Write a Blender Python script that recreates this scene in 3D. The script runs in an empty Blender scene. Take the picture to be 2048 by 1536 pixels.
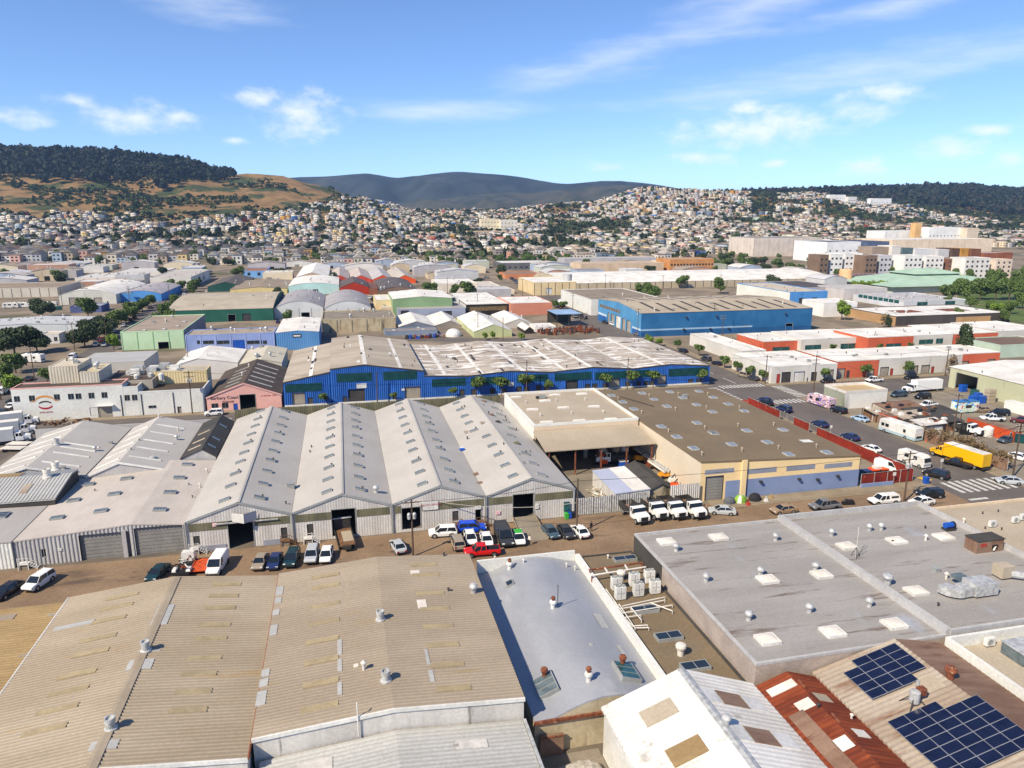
import bpy, math, random
import numpy as np
from mathutils import Vector, Matrix

scene = bpy.context.scene
R = math.radians
random.seed(7)

# ------------------------------------------------------------------ camera
CAM_H = 50.0
FOC, CX, CY, YH = 1450.0, 1024.0, 768.0, 433.0          # focal length in photo pixels, horizon row
PITCH = math.atan((CY - YH) / FOC)
YAW = R(13.13)                                           # clockwise from the street grid (+Y runs up the street)
cam_data = bpy.data.cameras.new('camera')
cam_data.sensor_width = 36
cam_data.lens = 36 * FOC / 2048
cam_data.clip_start = 1
cam_data.clip_end = 30000
cam = bpy.data.objects.new('camera', cam_data)
cam.location = (0, 0, CAM_H)
cam.rotation_euler = (R(90) - PITCH, 0, -YAW)
scene.collection.objects.link(cam)
scene.camera = cam

# ------------------------------------------------------------------ sun, sky, exposure
SUN_EL, SUN_DIR = R(43), R(33)                           # shadows fall toward +X, turned 33 degrees to +Y
sun_data = bpy.data.lights.new('sun', 'SUN')
sun_data.energy = 5.0
sun_data.angle = R(0.5)
sun_data.color = (1.0, 0.88, 0.68)
sun = bpy.data.objects.new('sun', sun_data)
d = Vector((math.cos(SUN_DIR) * math.cos(SUN_EL), math.sin(SUN_DIR) * math.cos(SUN_EL), -math.sin(SUN_EL)))
sun.rotation_euler = d.to_track_quat('-Z', 'Y').to_euler()
sun.location = (-300, -160, 400)
scene.collection.objects.link(sun)

world = bpy.data.worlds.new('World')
scene.world = world
world.use_nodes = True
wn, wl = world.node_tree.nodes, world.node_tree.links
wn.clear()
w_out = wn.new('ShaderNodeOutputWorld')
w_bg = wn.new('ShaderNodeBackground')
sky = wn.new('ShaderNodeTexSky')
sky.sky_type = 'NISHITA'
sky.sun_disc = False
sky.sun_elevation = SUN_EL
sky.sun_rotation = math.atan2(-d.x, -d.y)
sky.altitude = 50
sky.air_density = 0.75
sky.dust_density = 0.0
sky.ozone_density = 2.2
w_bg.inputs['Strength'].default_value = 0.102

def wmath(op, a, b=None, c=None, clamp=False):
    n = wn.new('ShaderNodeMath'); n.operation = op; n.use_clamp = clamp
    for i, q in enumerate((a, b, c)):
        if q is None: continue
        if isinstance(q, (int, float)): n.inputs[i].default_value = q
        else: wl.new(q, n.inputs[i])
    return n.outputs[0]

# clouds: soft cumulus banks low over the hills and thin cirrus higher up, laid in azimuth / elevation
tc = wn.new('ShaderNodeTexCoord')
sp = wn.new('ShaderNodeSeparateXYZ'); wl.new(tc.outputs['Generated'], sp.inputs[0])
az = wmath('ARCTAN2', sp.outputs[0], sp.outputs[1])
el = wmath('ARCSINE', sp.outputs[2])
cb = wn.new('ShaderNodeCombineXYZ'); wl.new(az, cb.inputs[0]); wl.new(el, cb.inputs[1])
def wnoise(scale, sx, sy, detail=6, rough=.55, rot=0, off=0):
    mp = wn.new('ShaderNodeMapping'); mp.inputs['Scale'].default_value = (sx, sy, 1)
    mp.inputs['Rotation'].default_value = (0, 0, rot); mp.inputs['Location'].default_value = (off, off, off)
    wl.new(cb.outputs[0], mp.inputs[0])
    n = wn.new('ShaderNodeTexNoise'); n.inputs['Scale'].default_value = scale
    n.inputs['Detail'].default_value = detail; n.inputs['Roughness'].default_value = rough
    wl.new(mp.outputs[0], n.inputs['Vector'])
    return n.outputs['Fac']
n_cu = wnoise(26, 1, 1.7, 8, .6)
n_ci = wnoise(7, 1, 5.5, 7, .62, rot=R(-14), off=3)
def blob(px, py, rx, ry, rot=0):
    a0 = YAW + math.atan((px - CX) / 1488); e0 = math.atan((YH - py) / 1488)
    da, de = wmath('SUBTRACT', az, a0), wmath('SUBTRACT', el, e0)
    c, s = math.cos(rot), math.sin(rot)
    u = wmath('ADD', wmath('MULTIPLY', da, c), wmath('MULTIPLY', de, s))
    v = wmath('SUBTRACT', wmath('MULTIPLY', de, c), wmath('MULTIPLY', da, s))
    u = wmath('DIVIDE', u, rx / 1488); v = wmath('DIVIDE', v, ry / 1488)
    q = wmath('SQRT', wmath('ADD', wmath('MULTIPLY', u, u), wmath('MULTIPLY', v, v)))
    return wmath('SUBTRACT', 1.0, q)
def maxof(l):
    a = l[0]
    for b in l[1:]: a = wmath('MAXIMUM', a, b)
    return a
cum = maxof([blob(1470, 275, 190, 62), blob(1560, 262, 160, 45), blob(1480, 238, 60, 34), blob(1760, 225, 95, 32), blob(1690, 250, 110, 36),
             blob(620, 245, 120, 60), blob(535, 222, 70, 26), blob(610, 275, 110, 34), blob(290, 265, 150, 40), blob(190, 245, 60, 22),
             blob(375, 260, 60, 22), blob(20, 275, 110, 26), blob(1885, 322, 80, 34), blob(1715, 348, 70, 26), blob(2010, 340, 60, 26),
             blob(1960, 295, 60, 16), blob(2050, 285, 60, 28), blob(1220, 340, 70, 18), blob(1400, 325, 110, 20), blob(480, 297, 50, 12), blob(1545, 337, 40, 12),
             blob(-260, 250, 200, 60), blob(2350, 260, 220, 70), blob(5, 76, 45, 16)])
cum = wmath('ADD', cum, wmath('MULTIPLY', wmath('SUBTRACT', n_cu, 0.52), 2.0))
mr = wn.new('ShaderNodeMapRange'); mr.interpolation_type = 'SMOOTHSTEP'
mr.inputs['From Min'].default_value = 0.12; mr.inputs['From Max'].default_value = 1.25; wl.new(cum, mr.inputs['Value'])
cir = maxof([blob(1180, 150, 330, 42, R(14)), blob(1480, 65, 420, 55, R(16)), blob(880, 232, 260, 34, R(3)), blob(400, 60, 200, 44, R(-6)),
             blob(180, 10, 260, 50), blob(1950, 170, 260, 36, R(8)), blob(1750, 85, 260, 26, R(6)), blob(1650, 190, 420, 50, R(6))])
cir = wmath('ADD', cir, wmath('MULTIPLY', wmath('SUBTRACT', n_ci, 0.55), 2.2))
mr2 = wn.new('ShaderNodeMapRange'); mr2.interpolation_type = 'SMOOTHSTEP'
mr2.inputs['From Min'].default_value = -0.15; mr2.inputs['From Max'].default_value = 1.5; mr2.inputs['To Max'].default_value = 0.5
wl.new(cir, mr2.inputs['Value'])
cmask = wmath('MAXIMUM', wmath('MULTIPLY', mr.outputs[0], 0.8), mr2.outputs[0], clamp=True)
tint = wn.new('ShaderNodeMixRGB'); tint.blend_type = 'MULTIPLY'; tint.inputs[0].default_value = 1
tint.inputs[2].default_value = (.93, 1.09, 1.34, 1)
wl.new(sky.outputs[0], tint.inputs[1])
cmix = wn.new('ShaderNodeMixRGB'); cmix.inputs[2].default_value = (8.4, 8.7, 9.0, 1)
wl.new(cmask, cmix.inputs[0]); wl.new(tint.outputs[0], cmix.inputs[1])
wl.new(cmix.outputs[0], w_bg.inputs['Color']); wl.new(w_bg.outputs[0], w_out.inputs[0])

vs = scene.view_settings
vs.view_transform = 'Standard'
vs.look = 'None'
vs.exposure = 0.42
vs.gamma = 1.0
vs.use_curve_mapping = False
scene.cycles.max_bounces = 5
scene.cycles.diffuse_bounces = 3
scene.cycles.glossy_bounces = 2
scene.cycles.transmission_bounces = 2
scene.cycles.volume_bounces = 1
scene.cycles.transparent_max_bounces = 6

# ------------------------------------------------------------------ surveying: photo pixel -> place on a known plane
cp, spn, cyw, syw = math.cos(PITCH), math.sin(PITCH), math.cos(YAW), math.sin(YAW)
def ray(x, y):
    r = (x - CX) / FOC; u = -(y - CY) / FOC
    f = cp + u * spn
    return f * syw + r * cyw, f * cyw - r * syw, -spn + u * cp
def W(x, y, z=0.0):
    a = ray(x, y); t = (z - CAM_H) / a[2]
    return a[0] * t, a[1] * t
def WY(x, y, Y):
    a = ray(x, y); t = Y / a[1]
    return a[0] * t, CAM_H + a[2] * t
def WX(x, y, X):
    a = ray(x, y); t = X / a[0]
    return a[1] * t, CAM_H + a[2] * t

# ------------------------------------------------------------------ materials
def S(r, g, b, k=1.0):
    f = lambda c: ((c / 255) / 12.92 if c <= 10 else ((c / 255 + .055) / 1.055) ** 2.4) * k
    return (f(r), f(g), f(b), 1)
MATS = {}
def M(name, c1, c2=None, rough=.85, scale=.35, stretch=(1, 1, 1), detail=5, lo=.35, hi=.65, fine=.10, bump=0, bscale=6,
      metal=0, patch=None, patch2=None, tiles=None, wave=None, objcol=False, local=False, spec=.35):
    """procedural paint: two tones mixed by noise, fine grain, up to two kinds of patches (stains / repairs), optional sheet joints or ribs"""
    m = bpy.data.materials.new(name); m.use_nodes = True
    n, l = m.node_tree.nodes, m.node_tree.links
    b = n['Principled BSDF']
    b.inputs['Roughness'].default_value = rough; b.inputs['Metallic'].default_value = metal
    b.inputs['Specular IOR Level'].default_value = spec
    if local:
        t = n.new('ShaderNodeTexCoord'); pos = t.outputs['Object']
    else:
        t = n.new('ShaderNodeNewGeometry'); pos = t.outputs['Position']
    def noise(sc, st, det=5, ro=.55, off=0):
        mp = n.new('ShaderNodeMapping'); mp.inputs['Scale'].default_value = st; mp.inputs['Location'].default_value = (off, off, off)
        l.new(pos, mp.inputs[0])
        q = n.new('ShaderNodeTexNoise'); q.inputs['Scale'].default_value = sc; q.inputs['Detail'].default_value = det; q.inputs['Roughness'].default_value = ro
        l.new(mp.outputs[0], q.inputs['Vector']); return q.outputs['Fac']
    def rng(v, a, b_, c=0, d_=1):
        q = n.new('ShaderNodeMapRange'); q.interpolation_type = 'SMOOTHSTEP'
        for k, z in zip(('From Min', 'From Max', 'To Min', 'To Max'), (a, b_, c, d_)): q.inputs[k].default_value = z
        l.new(v, q.inputs['Value']); return q.outputs[0]
    def mix(f, a, b_, mode='MIX'):
        q = n.new('ShaderNodeMixRGB'); q.blend_type = mode
        for i, z in enumerate((f, a, b_)):
            if isinstance(z, (int, float)): q.inputs[i].default_value = z
            elif isinstance(z, tuple): q.inputs[i].default_value = z
            else: l.new(z, q.inputs[i])
        return q.outputs[0]
    base = c1
    if objcol:
        oi = n.new('ShaderNodeObjectInfo'); base = oi.outputs['Color']
    if c2 is None and not objcol: c2 = tuple(x * .82 for x in c1[:3]) + (1,)
    if c2 is not None: col = mix(rng(noise(scale, stretch, detail), lo, hi), base, c2)
    else: col = base
    if patch:
        pc, psc, pst, pth, psoft = patch
        col = mix(rng(noise(psc, pst, 4, .6, 17), pth, pth + psoft), col, pc)
    if patch2:
        pc, psc, pst, pth, psoft = patch2
        col = mix(rng(noise(psc, pst, 4, .6, 43), pth, pth + psoft), col, pc)
    if tiles:
        tw, th_, mort, dark, ax = tiles[:5]
        mp = n.new('ShaderNodeMapping')
        l.new(pos, mp.inputs[0])
        if ax == 'xz': mp.inputs['Rotation'].default_value = (R(-90), 0, 0)
        if ax == 'yz': mp.inputs['Rotation'].default_value = (R(-90), 0, R(-90))
        if ax == 'yx': mp.inputs['Rotation'].default_value = (0, 0, R(90))
        q = n.new('ShaderNodeTexBrick'); q.inputs['Scale'].default_value = 1
        q.inputs['Brick Width'].default_value = tw; q.inputs['Row Height'].default_value = th_
        q.inputs['Mortar Size'].default_value = mort; q.inputs['Mortar Smooth'].default_value = .3
        v = tiles[5] if len(tiles) > 5 else .06
        q.inputs['Color1'].default_value = (1, 1, 1, 1); q.inputs['Color2'].default_value = (1 - v, 1 - v, 1 - v, 1)
        q.inputs['Mortar'].default_value = (dark, dark, dark, 1)
        l.new(mp.outputs[0], q.inputs['Vector'])
        col = mix(1.0, col, q.outputs['Color'], 'MULTIPLY')
    if fine:
        f = rng(noise(3.1, (1, 1, 1), 3, .6, 5), .25, .75, 1 - fine, 1 + fine)
        cbn = n.new('ShaderNodeCombineXYZ')
        for i in range(3): l.new(f, cbn.inputs[i])
        col = mix(1.0, col, cbn.outputs[0], 'MULTIPLY')
    if isinstance(col, tuple): b.inputs['Base Color'].default_value = col
    else: l.new(col, b.inputs['Base Color'])
    if bump or wave:
        bp = n.new('ShaderNodeBump'); bp.inputs['Strength'].default_value = bump or .6; bp.inputs['Distance'].default_value = .05
        if wave:
            q = n.new('ShaderNodeTexWave'); q.bands_direction = wave[0]; q.inputs['Scale'].default_value = wave[1]
            l.new(pos, q.inputs['Vector']); l.new(q.outputs['Fac'], bp.inputs['Height'])
        else: l.new(noise(bscale, (1, 1, 1), 3), bp.inputs['Height'])
        l.new(bp.outputs[0], b.inputs['Normal'])
    MATS[name] = m
    return m
def G(v, k=1.0): return S(v, v, v, k)

M('white_metal', S(232, 230, 224, 0.86), S(210, 208, 202, 0.86), rough=.6)
M('white_roof', S(240, 236, 228, 0.86), S(222, 216, 206, 0.82), rough=.7, scale=.15, patch=(S(176, 168, 158, .80), .25, (1, 1, 1), .62, .12))
M('white_wall', S(214, 214, 208, 1.00), S(204, 203, 197, 1.00), scale=.2, patch=(S(196, 190, 182), .5, (1, 1, .12), .62, .15))
M('grey_membrane', S(206, 200, 194, 0.62), S(192, 186, 180, 0.62), scale=.12, stretch=(1, .15, 1), tiles=(3.0, 1.0, .018, .86, 'yx', .05), fine=.05,
  patch=(S(168, 158, 150, .66), .5, (1, .18, 1), .66, .12))
M('tan_membrane', S(206, 196, 186, 0.82), S(196, 186, 176, 0.82), scale=.15, tiles=(3.0, 1.0, .02, .85, 'yx', .06), fine=.06)
M('tan_corr', S(212, 195, 170, 0.54), S(194, 176, 150, 0.54), scale=.11, stretch=(.5, 1.6, 1), rough=.65, fine=.08, patch=(S(206, 170, 112, .50), .16, (.4, 2.2, 1), .58, .2))
M('grey_tan_corr', S(204, 187, 164, 0.55), S(188, 171, 149, 0.55), scale=.1, stretch=(.5, 1.6, 1), rough=.65, fine=.08, patch=(S(196, 172, 128, .50), .2, (.4, 3, 1), .62, .15))
M('ochre_corr', S(214, 182, 128, .51), S(192, 160, 112, .50), scale=.2, stretch=(.5, 2, 1), rough=.7)
M('white_corr', S(214, 213, 208, 0.64), S(202, 200, 194, 0.64), scale=.12, stretch=(.4, 2, 1), rough=.6, patch=(S(206, 198, 178, .66), .25, (.5, 1.5, 1), .68, .15))
M('silver_coat', S(192, 194, 200, 0.60), S(180, 182, 188, 0.60), rough=.45, scale=.22, stretch=(1, .5, 1), spec=.6, fine=.05, patch=(S(222, 222, 222, .66), .12, (1, .6, 1), .6, .2), patch2=(S(160, 158, 160, .66), .7, (.4, 1.4, 1), .66, .1))
M('olive_roof', S(148, 129, 101, 0.65), S(138, 120, 94, 0.65), scale=.1, fine=.12, bump=.1, patch=(S(146, 136, 118, .53), .12, (1, 1, 1), .6, .2))
M('stained_roof', S(180, 175, 170, 0.72), S(168, 163, 158, 0.72), scale=.14, stretch=(.35, 1.6, 1), tiles=(9.0, .95, .02, .85, 'xy', .05), fine=.07,
  patch=(S(142, 127, 116, .62), .4, (.3, 2.0, 1), .57, .14), patch2=(S(200, 204, 214, .58), .16, (1, .6, 1), .6, .15))
M('tan_flat', S(208, 193, 170, 0.66), S(196, 180, 156, 0.66), scale=.12, patch=(S(184, 166, 138, .72), .4, (1, 1, 1), .64, .15))
M('rust', S(156, 74, 40, .64), S(122, 54, 30, .64), scale=.3, stretch=(.6, 2.6, 1), patch=(S(190, 104, 60, .64), .5, (.4, 3, 1), .58, .15), patch2=(S(84, 42, 30, .80), .6, (.5, 2, 1), .66, .1))
M('rusty_tan', S(206, 192, 174, .64), S(186, 166, 146, .62), scale=.16, stretch=(.4, 1.8, 1), patch=(S(150, 104, 78, .58), .28, (.4, 2.4, 1), .56, .18))
M('rusty_brown', S(172, 140, 118, .60), S(142, 108, 88, .60), scale=.25, stretch=(.4, 2.6, 1), patch=(S(128, 82, 62, .60), .4, (.4, 2.5, 1), .56, .16))
M('weathered', S(202, 190, 174, 0.74), S(180, 166, 150, 0.74), scale=.12, stretch=(.35, 1.6, 1), fine=.12,
  patch=(S(240, 235, 228, .78), .26, (.45, 1.3, 1), .52, .05), patch2=(S(128, 98, 80, .54), .35, (.4, 2.2, 1), .58, .08))
M('weathered_tan', S(200, 187, 168, 0.74), S(178, 164, 146, 0.74), scale=.12, stretch=(.35, 1.6, 1), fine=.1,
  patch=(S(232, 226, 216, .57), .2, (.45, 1.3, 1), .64, .06), patch2=(S(140, 122, 104, .53), .3, (.3, 2.2, 1), .6, .12))
M('gable_roof', S(216, 210, 202, 0.66), S(206, 200, 192, 0.66), scale=.1, tiles=(.95, 9.0, .02, .9, 'xy', .03), fine=.05, patch=(S(170, 164, 158, .62), .3, (1, .5, 1), .7, .1))
M('galv_wall', S(190, 186, 180, 1.15), S(170, 166, 161, 1.15), scale=.5, stretch=(1, 1, .12), patch=(S(132, 128, 122, .85), .6, (1, 1, .1), .62, .1))
M('grey_wall', S(178, 176, 174, 1.00), S(166, 164, 163, 1.00), scale=.5, stretch=(1, 1, .15))
M('olive_band', S(122, 118, 92, .85), S(100, 98, 78, .85), scale=.6, stretch=(1, 1, .1))
M('lavender_base', S(160, 162, 176, .85))
M('dark_roof', S(98, 94, 88, .51), S(84, 80, 76, .51), scale=.2, fine=.1)
M('brown_roof', S(118, 102, 88, .49), S(100, 86, 74, .49), scale=.25, fine=.1)
M('cream_wall', S(247, 231, 205, 0.68), S(242, 224, 196, 0.68), scale=.15, fine=.04, patch=(S(222, 198, 160), .35, (1, 1, .15), .68, .15))
M('yellow_wall', S(234, 207, 157, 1.00), S(228, 200, 150, 1.00), scale=.15, fine=.04)
M('blue_band', S(126, 142, 178, 1.00), S(118, 134, 170, 1.00), scale=.25, fine=.06)
M('grey_stripe', S(150, 156, 172, .85))
M('beige_wall', S(216, 196, 168, 0.95), S(206, 186, 160, 0.95), scale=.2)
M('blue_corr', S(44, 98, 176, 1.00), S(34, 84, 158, 1.00), scale=.4, stretch=(1, 1, .2), rough=.55, patch=(S(60, 120, 220, .85), .3, (1, 1, .3), .62, .12))
M('green_panel', S(20, 76, 78, .8), S(14, 62, 66, .8), scale=.5, rough=.5)
M('pink_wall', S(222, 172, 162, 1.00), S(212, 162, 152, 1.00), scale=.25, fine=.05)
M('brick_pink', S(190, 176, 166, .86), S(172, 158, 150, .86), scale=.4, tiles=(.42, .21, .012, .8, 'yz', .12))
M('brick_tan', S(190, 174, 160, .86), S(174, 158, 146, .86), scale=.4, tiles=(.42, .21, .012, .8, 'xz', .12))
M('stained_conc', S(196, 182, 152, .86), S(176, 160, 130, .86), scale=.3, patch=(S(92, 84, 66, .85), .55, (1, 1, .18), .56, .16))
M('concrete', S(178, 166, 148, .55), S(160, 148, 130, .55), scale=.2, patch=(S(120, 110, 98, .66), .35, (1, 1, 1), .64, .12))
M('asphalt', S(128, 119, 112, 0.64), S(116, 108, 102, 0.64), scale=.12, fine=.12, patch=(S(140, 130, 120, .62), .08, (1, .4, 1), .6, .2), patch2=(S(78, 74, 72, .62), .3, (1, 1, 1), .68, .06))
M('dirt_street', S(166, 139, 110, 0.66), S(148, 122, 96, 0.66), scale=.13, fine=.14, bump=.2, patch=(S(112, 94, 78, .66), .16, (.35, 1.6, 1), .56, .14), patch2=(S(86, 72, 62, .66), .45, (.5, 1.4, 1), .66, .06))
M('sidewalk', S(188, 170, 142, .58), S(172, 154, 128, .58), scale=.3, tiles=(1.5, 1.5, .02, .8, 'xy', .05))
M('industrial_ground', S(160, 146, 128, .53), S(134, 122, 108, .53), scale=.06, fine=.12, patch=(S(110, 102, 94, .62), .05, (1, 1, 1), .56, .15))
M('line_paint', S(236, 234, 228, .70), S(206, 202, 194, .69), scale=1.5, patch=(S(130, 122, 114, .80), 1.6, (1, 1, 1), .62, .06))
M('yellow_paint', S(240, 190, 40, .85))
M('red_paint', S(170, 62, 50, .85), fine=.15)
M('black_dark', S(22, 22, 24), fine=0)
M('glass_dark', S(38, 48, 58), rough=.12, fine=0, spec=.6)
M('skylight_glass', S(120, 134, 138, .70), S(96, 110, 114, .70), rough=.25, spec=.6, scale=1.2)
M('skylight_blue', S(134, 156, 178, .60), S(110, 130, 150, .60), rough=.22, spec=.6, scale=1.2)
M('skylight_white', S(250, 240, 226, .77), S(240, 228, 212, .77), rough=.5, scale=.8)
M('teal_glass', S(40, 92, 92), S(26, 70, 72), rough=.2, spec=.6, scale=1)
M('frame_grey', S(150, 152, 150), rough=.5)
M('galv', S(196, 196, 194), S(164, 164, 162), rough=.5, metal=.25, scale=2)
M('pale_pipe', S(214, 208, 198))
M('rusty_metal', S(134, 78, 50), S(96, 52, 38), scale=2.5, patch=(S(196, 160, 130), 3, (1, 1, 1), .6, .1))
M('dark_metal', S(58, 56, 54), rough=.6)
M('rollup', S(136, 134, 130), S(124, 122, 118), scale=.5, stretch=(1, 1, .3))
M('rollup_tan', S(160, 152, 140), S(146, 138, 126), scale=.5)
M('rollup_dark', S(70, 68, 68), S(60, 58, 58))
M('wood', S(126, 92, 62), S(100, 72, 50), scale=2, stretch=(1, 1, .2))
M('pole_wood', S(96, 78, 64), S(76, 62, 52), scale=2, stretch=(1, 1, .1))
M('wire', S(48, 46, 46), fine=0)
M('wire_pale', S(176, 170, 160), fine=0)
M('paint', (1, 1, 1, 1), objcol=True, rough=.32, fine=0, spec=.55)
M('matte_paint', (1, 1, 1, 1), objcol=True, rough=.8, fine=.08)
M('object_wall', (1, 1, 1, 1), objcol=True, rough=.85, fine=.08)
M('car_glass', S(30, 36, 42), rough=.08, fine=0, spec=.7)
M('tyre', S(34, 33, 33), fine=0, rough=.9)
M('rim', S(178, 180, 182), rough=.35, metal=.6, fine=0)
M('plastic_black', S(32, 32, 34), fine=0, rough=.6)
M('headlamp', S(230, 232, 232), rough=.15, fine=0)
M('tail_lamp', S(150, 24, 22), rough=.2, fine=0)
M('solar_cell', S(20, 26, 50), S(15, 20, 42), rough=.12, spec=.8, scale=.7, fine=.04, tiles=(.165, .165, .012, 2.2, 'xy', .1))
M('solar_frame', S(150, 152, 158), rough=.4)
M('bark', S(96, 82, 68), S(70, 58, 48), scale=3, local=True)
def leafmat(name, a, b, c=None):
    m = M(name, a, b, rough=.7, scale=.9, fine=.25, local=True, lo=.4, hi=.6, patch=(c, 1.6, (1, 1, 1), .6, .1) if c else None)
    return m
leafmat('leaf_mid', S(96, 116, 54), S(66, 86, 40), S(124, 138, 70))
leafmat('leaf_dark', S(66, 80, 46), S(46, 58, 36), S(86, 98, 56))
leafmat('leaf_bright', S(122, 146, 48), S(86, 112, 36), S(150, 170, 66))
leafmat('leaf_dry', S(128, 106, 72), S(98, 80, 56), S(150, 128, 90))

# ------------------------------------------------------------------ mesh helpers
COL = scene.collection
OFF = {}
class MB:
    def __init__(s): s.v = []; s.f = []
    def poly(s, *p):
        i = len(s.v); s.v += [tuple(q) for q in p]; s.f.append(tuple(range(i, i + len(p))))
    def box(s, x0, x1, y0, y1, z0, z1):
        i = len(s.v)
        s.v += [(x0, y0, z0), (x1, y0, z0), (x1, y1, z0), (x0, y1, z0), (x0, y0, z1), (x1, y0, z1), (x1, y1, z1), (x0, y1, z1)]
        s.f += [tuple(i + k for k in q) for q in ((0, 3, 2, 1), (4, 5, 6, 7), (0, 1, 5, 4), (1, 2, 6, 5), (2, 3, 7, 6), (3, 0, 4, 7))]
        return s
    def frustum(s, a, b, z0, z1):
        """a, b = (x0, x1, y0, y1) rectangles at z0 and z1"""
        i = len(s.v)
        for (x0, x1, y0, y1), z in ((a, z0), (b, z1)): s.v += [(x0, y0, z), (x1, y0, z), (x1, y1, z), (x0, y1, z)]
        s.f += [tuple(i + k for k in q) for q in ((0, 3, 2, 1), (4, 5, 6, 7), (0, 1, 5, 4), (1, 2, 6, 5), (2, 3, 7, 6), (3, 0, 4, 7))]
        return s
    def tube(s, p, q, r, r2=None, n=8, cap=True):
        p, q = Vector(p), Vector(q); a = (q - p).normalized()
        u = a.orthogonal().normalized(); w = a.cross(u); r2 = r if r2 is None else r2
        i = len(s.v)
        for c, rr in ((p, r), (q, r2)):
            for k in range(n):
                t = 2 * math.pi * k / n; s.v.append(tuple(c + (u * math.cos(t) + w * math.sin(t)) * rr))
        for k in range(n): s.f.append((i + k, i + (k + 1) % n, i + n + (k + 1) % n, i + n + k))
        if cap: s.f.append(tuple(i + k for k in range(n))[::-1]); s.f.append(tuple(i + n + k for k in range(n)))
        return s
    def lathe(s, prof, c=(0, 0, 0), n=12):
        i = len(s.v)
        for r, z in prof:
            for k in range(n):
                t = 2 * math.pi * k / n; s.v.append((c[0] + r * math.cos(t), c[1] + r * math.sin(t), c[2] + z))
        for j in range(len(prof) - 1):
            for k in range(n): s.f.append((i + j * n + k, i + j * n + (k + 1) % n, i + (j + 1) * n + (k + 1) % n, i + (j + 1) * n + k))
        s.f.append(tuple(i + (len(prof) - 1) * n + k for k in range(n)))
        return s
    def loft(s, rings):
        i = len(s.v); n = len(rings[0])
        for r in rings: s.v += [tuple(q) for q in r]
        for j in range(len(rings) - 1):
            for k in range(n): s.f.append((i + j * n + k, i + j * n + (k + 1) % n, i + (j + 1) * n + (k + 1) % n, i + (j + 1) * n + k))
        s.f.append(tuple(i + k for k in range(n))[::-1]); s.f.append(tuple(i + (len(rings) - 1) * n + k for k in range(n)))
        return s
    def mesh(s, name, mat, off=(0, 0, 0)):
        me = bpy.data.meshes.new(name)
        v = [(a - off[0], b - off[1], c - off[2]) for a, b, c in s.v] if any(off) else s.v
        me.from_pydata(v, [], s.f)
        if mat: me.materials.append(MATS[mat] if isinstance(mat, str) else mat)
        return me
    def build(s, name, mat, parent=None):
        """world coordinates in; a part keeps its thing's origin"""
        return ob(name, s.mesh(name, mat, OFF.get(parent.name, (0, 0, 0)) if parent else (0, 0, 0)), parent)
def ob(name, data, parent=None, loc=(0, 0, 0), rot=(0, 0, 0), scale=None):
    o = bpy.data.objects.new(name, data); COL.objects.link(o)
    if parent: o.parent = parent; OFF[o.name] = OFF.get(parent.name, (0, 0, 0))
    o.location = loc; o.rotation_euler = rot
    if scale: o.scale = scale if isinstance(scale, (tuple, list)) else (scale,) * 3
    return o
def soften(o):
    import bmesh
    b = bmesh.new(); b.from_mesh(o.data); bmesh.ops.remove_doubles(b, verts=b.verts, dist=.002); bmesh.ops.recalc_face_normals(b, faces=b.faces); b.to_mesh(o.data); b.free()
    for p in o.data.polygons: p.use_smooth = True
    o.data.set_sharp_from_angle(angle=R(35))
def tag(o, label=None, cat=None, group=None, kind=None):
    for k, v in (('label', label), ('category', cat), ('group', group), ('kind', kind)):
        if v: o[k] = v
    return o
def thing(name, label, cat, loc=(0, 0, 0), rz=0, group=None, scale=None):
    o = bpy.data.objects.new(name, None); COL.objects.link(o); o.empty_display_size = .5
    o.location = loc; o.rotation_euler = (0, 0, rz)
    if scale: o.scale = (scale,) * 3
    if not rz: OFF[o.name] = tuple(loc)
    return tag(o, label, cat, group)
PROTO = {}
def proto(key, fn):
    if key not in PROTO: PROTO[key] = fn()
    return PROTO[key]

# ------------------------------------------------------------------ walls, roofs, buildings
def wall(mb, p0, p1, prof, holes=(), rib=0, amp=.05, z0=0.0):
    """vertical wall from p0 to p1 (seen from its right-hand side outward), top profile [(u, z)], rectangular holes, optional ribs"""
    p0, p1 = Vector(p0), Vector(p1); L = (p1 - p0).length; t = (p1 - p0) / L; nrm = Vector((t.y, -t.x))
    us = {0.0, L}
    for u, z in prof: us.add(min(max(u, 0), L))
    for h in holes: us.add(max(h[0], 0)); us.add(min(h[1], L))
    if rib:
        k = 0
        while k * rib < L:
            for q in (0, .3, .5, .8): 
                if (k + q) * rib < L: us.add((k + q) * rib)
            k += 1
    us = sorted(us)
    def off(u):
        if not rib: return 0
        q = (u / rib) % 1
        return amp * (0 if q <= .3 else (q - .3) / .2 if q < .5 else 1 if q <= .8 else (1 - q) / .2)
    def top(u):
        for (a, za), (b, zb) in zip(prof, prof[1:]):
            if a - 1e-6 <= u <= b + 1e-6: return za + (zb - za) * (u - a) / max(b - a, 1e-9)
        return prof[-1][1]
    def P(u, z):
        q = p0 + t * u + nrm * off(u); return (q.x, q.y, z)
    for a, b in zip(us, us[1:]):
        if b - a < 1e-5: continue
        m = (a + b) / 2; z = z0
        for h in sorted((h for h in holes if h[0] < m < h[1]), key=lambda h: h[2]):
            if h[2] > z + 1e-4: mb.poly(P(a, z), P(b, z), P(b, h[2]), P(a, h[2]))
            z = h[3]
        ta, tb = top(a + 1e-5), top(b - 1e-5)
        if max(ta, tb) > z: mb.poly(P(a, z), P(b, z), P(b, max(tb, z)), P(a, max(ta, z)))
def flat(h): return [(0, h), (1, h)]
def gable(h, r, m=.5): return [(0, h), (m, r), (1, h)]
def arch(h, r, n=12, p=.85): return [(k / n, h + (r - h) * math.sin(math.pi * k / n) ** p) for k in range(n + 1)]
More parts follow.
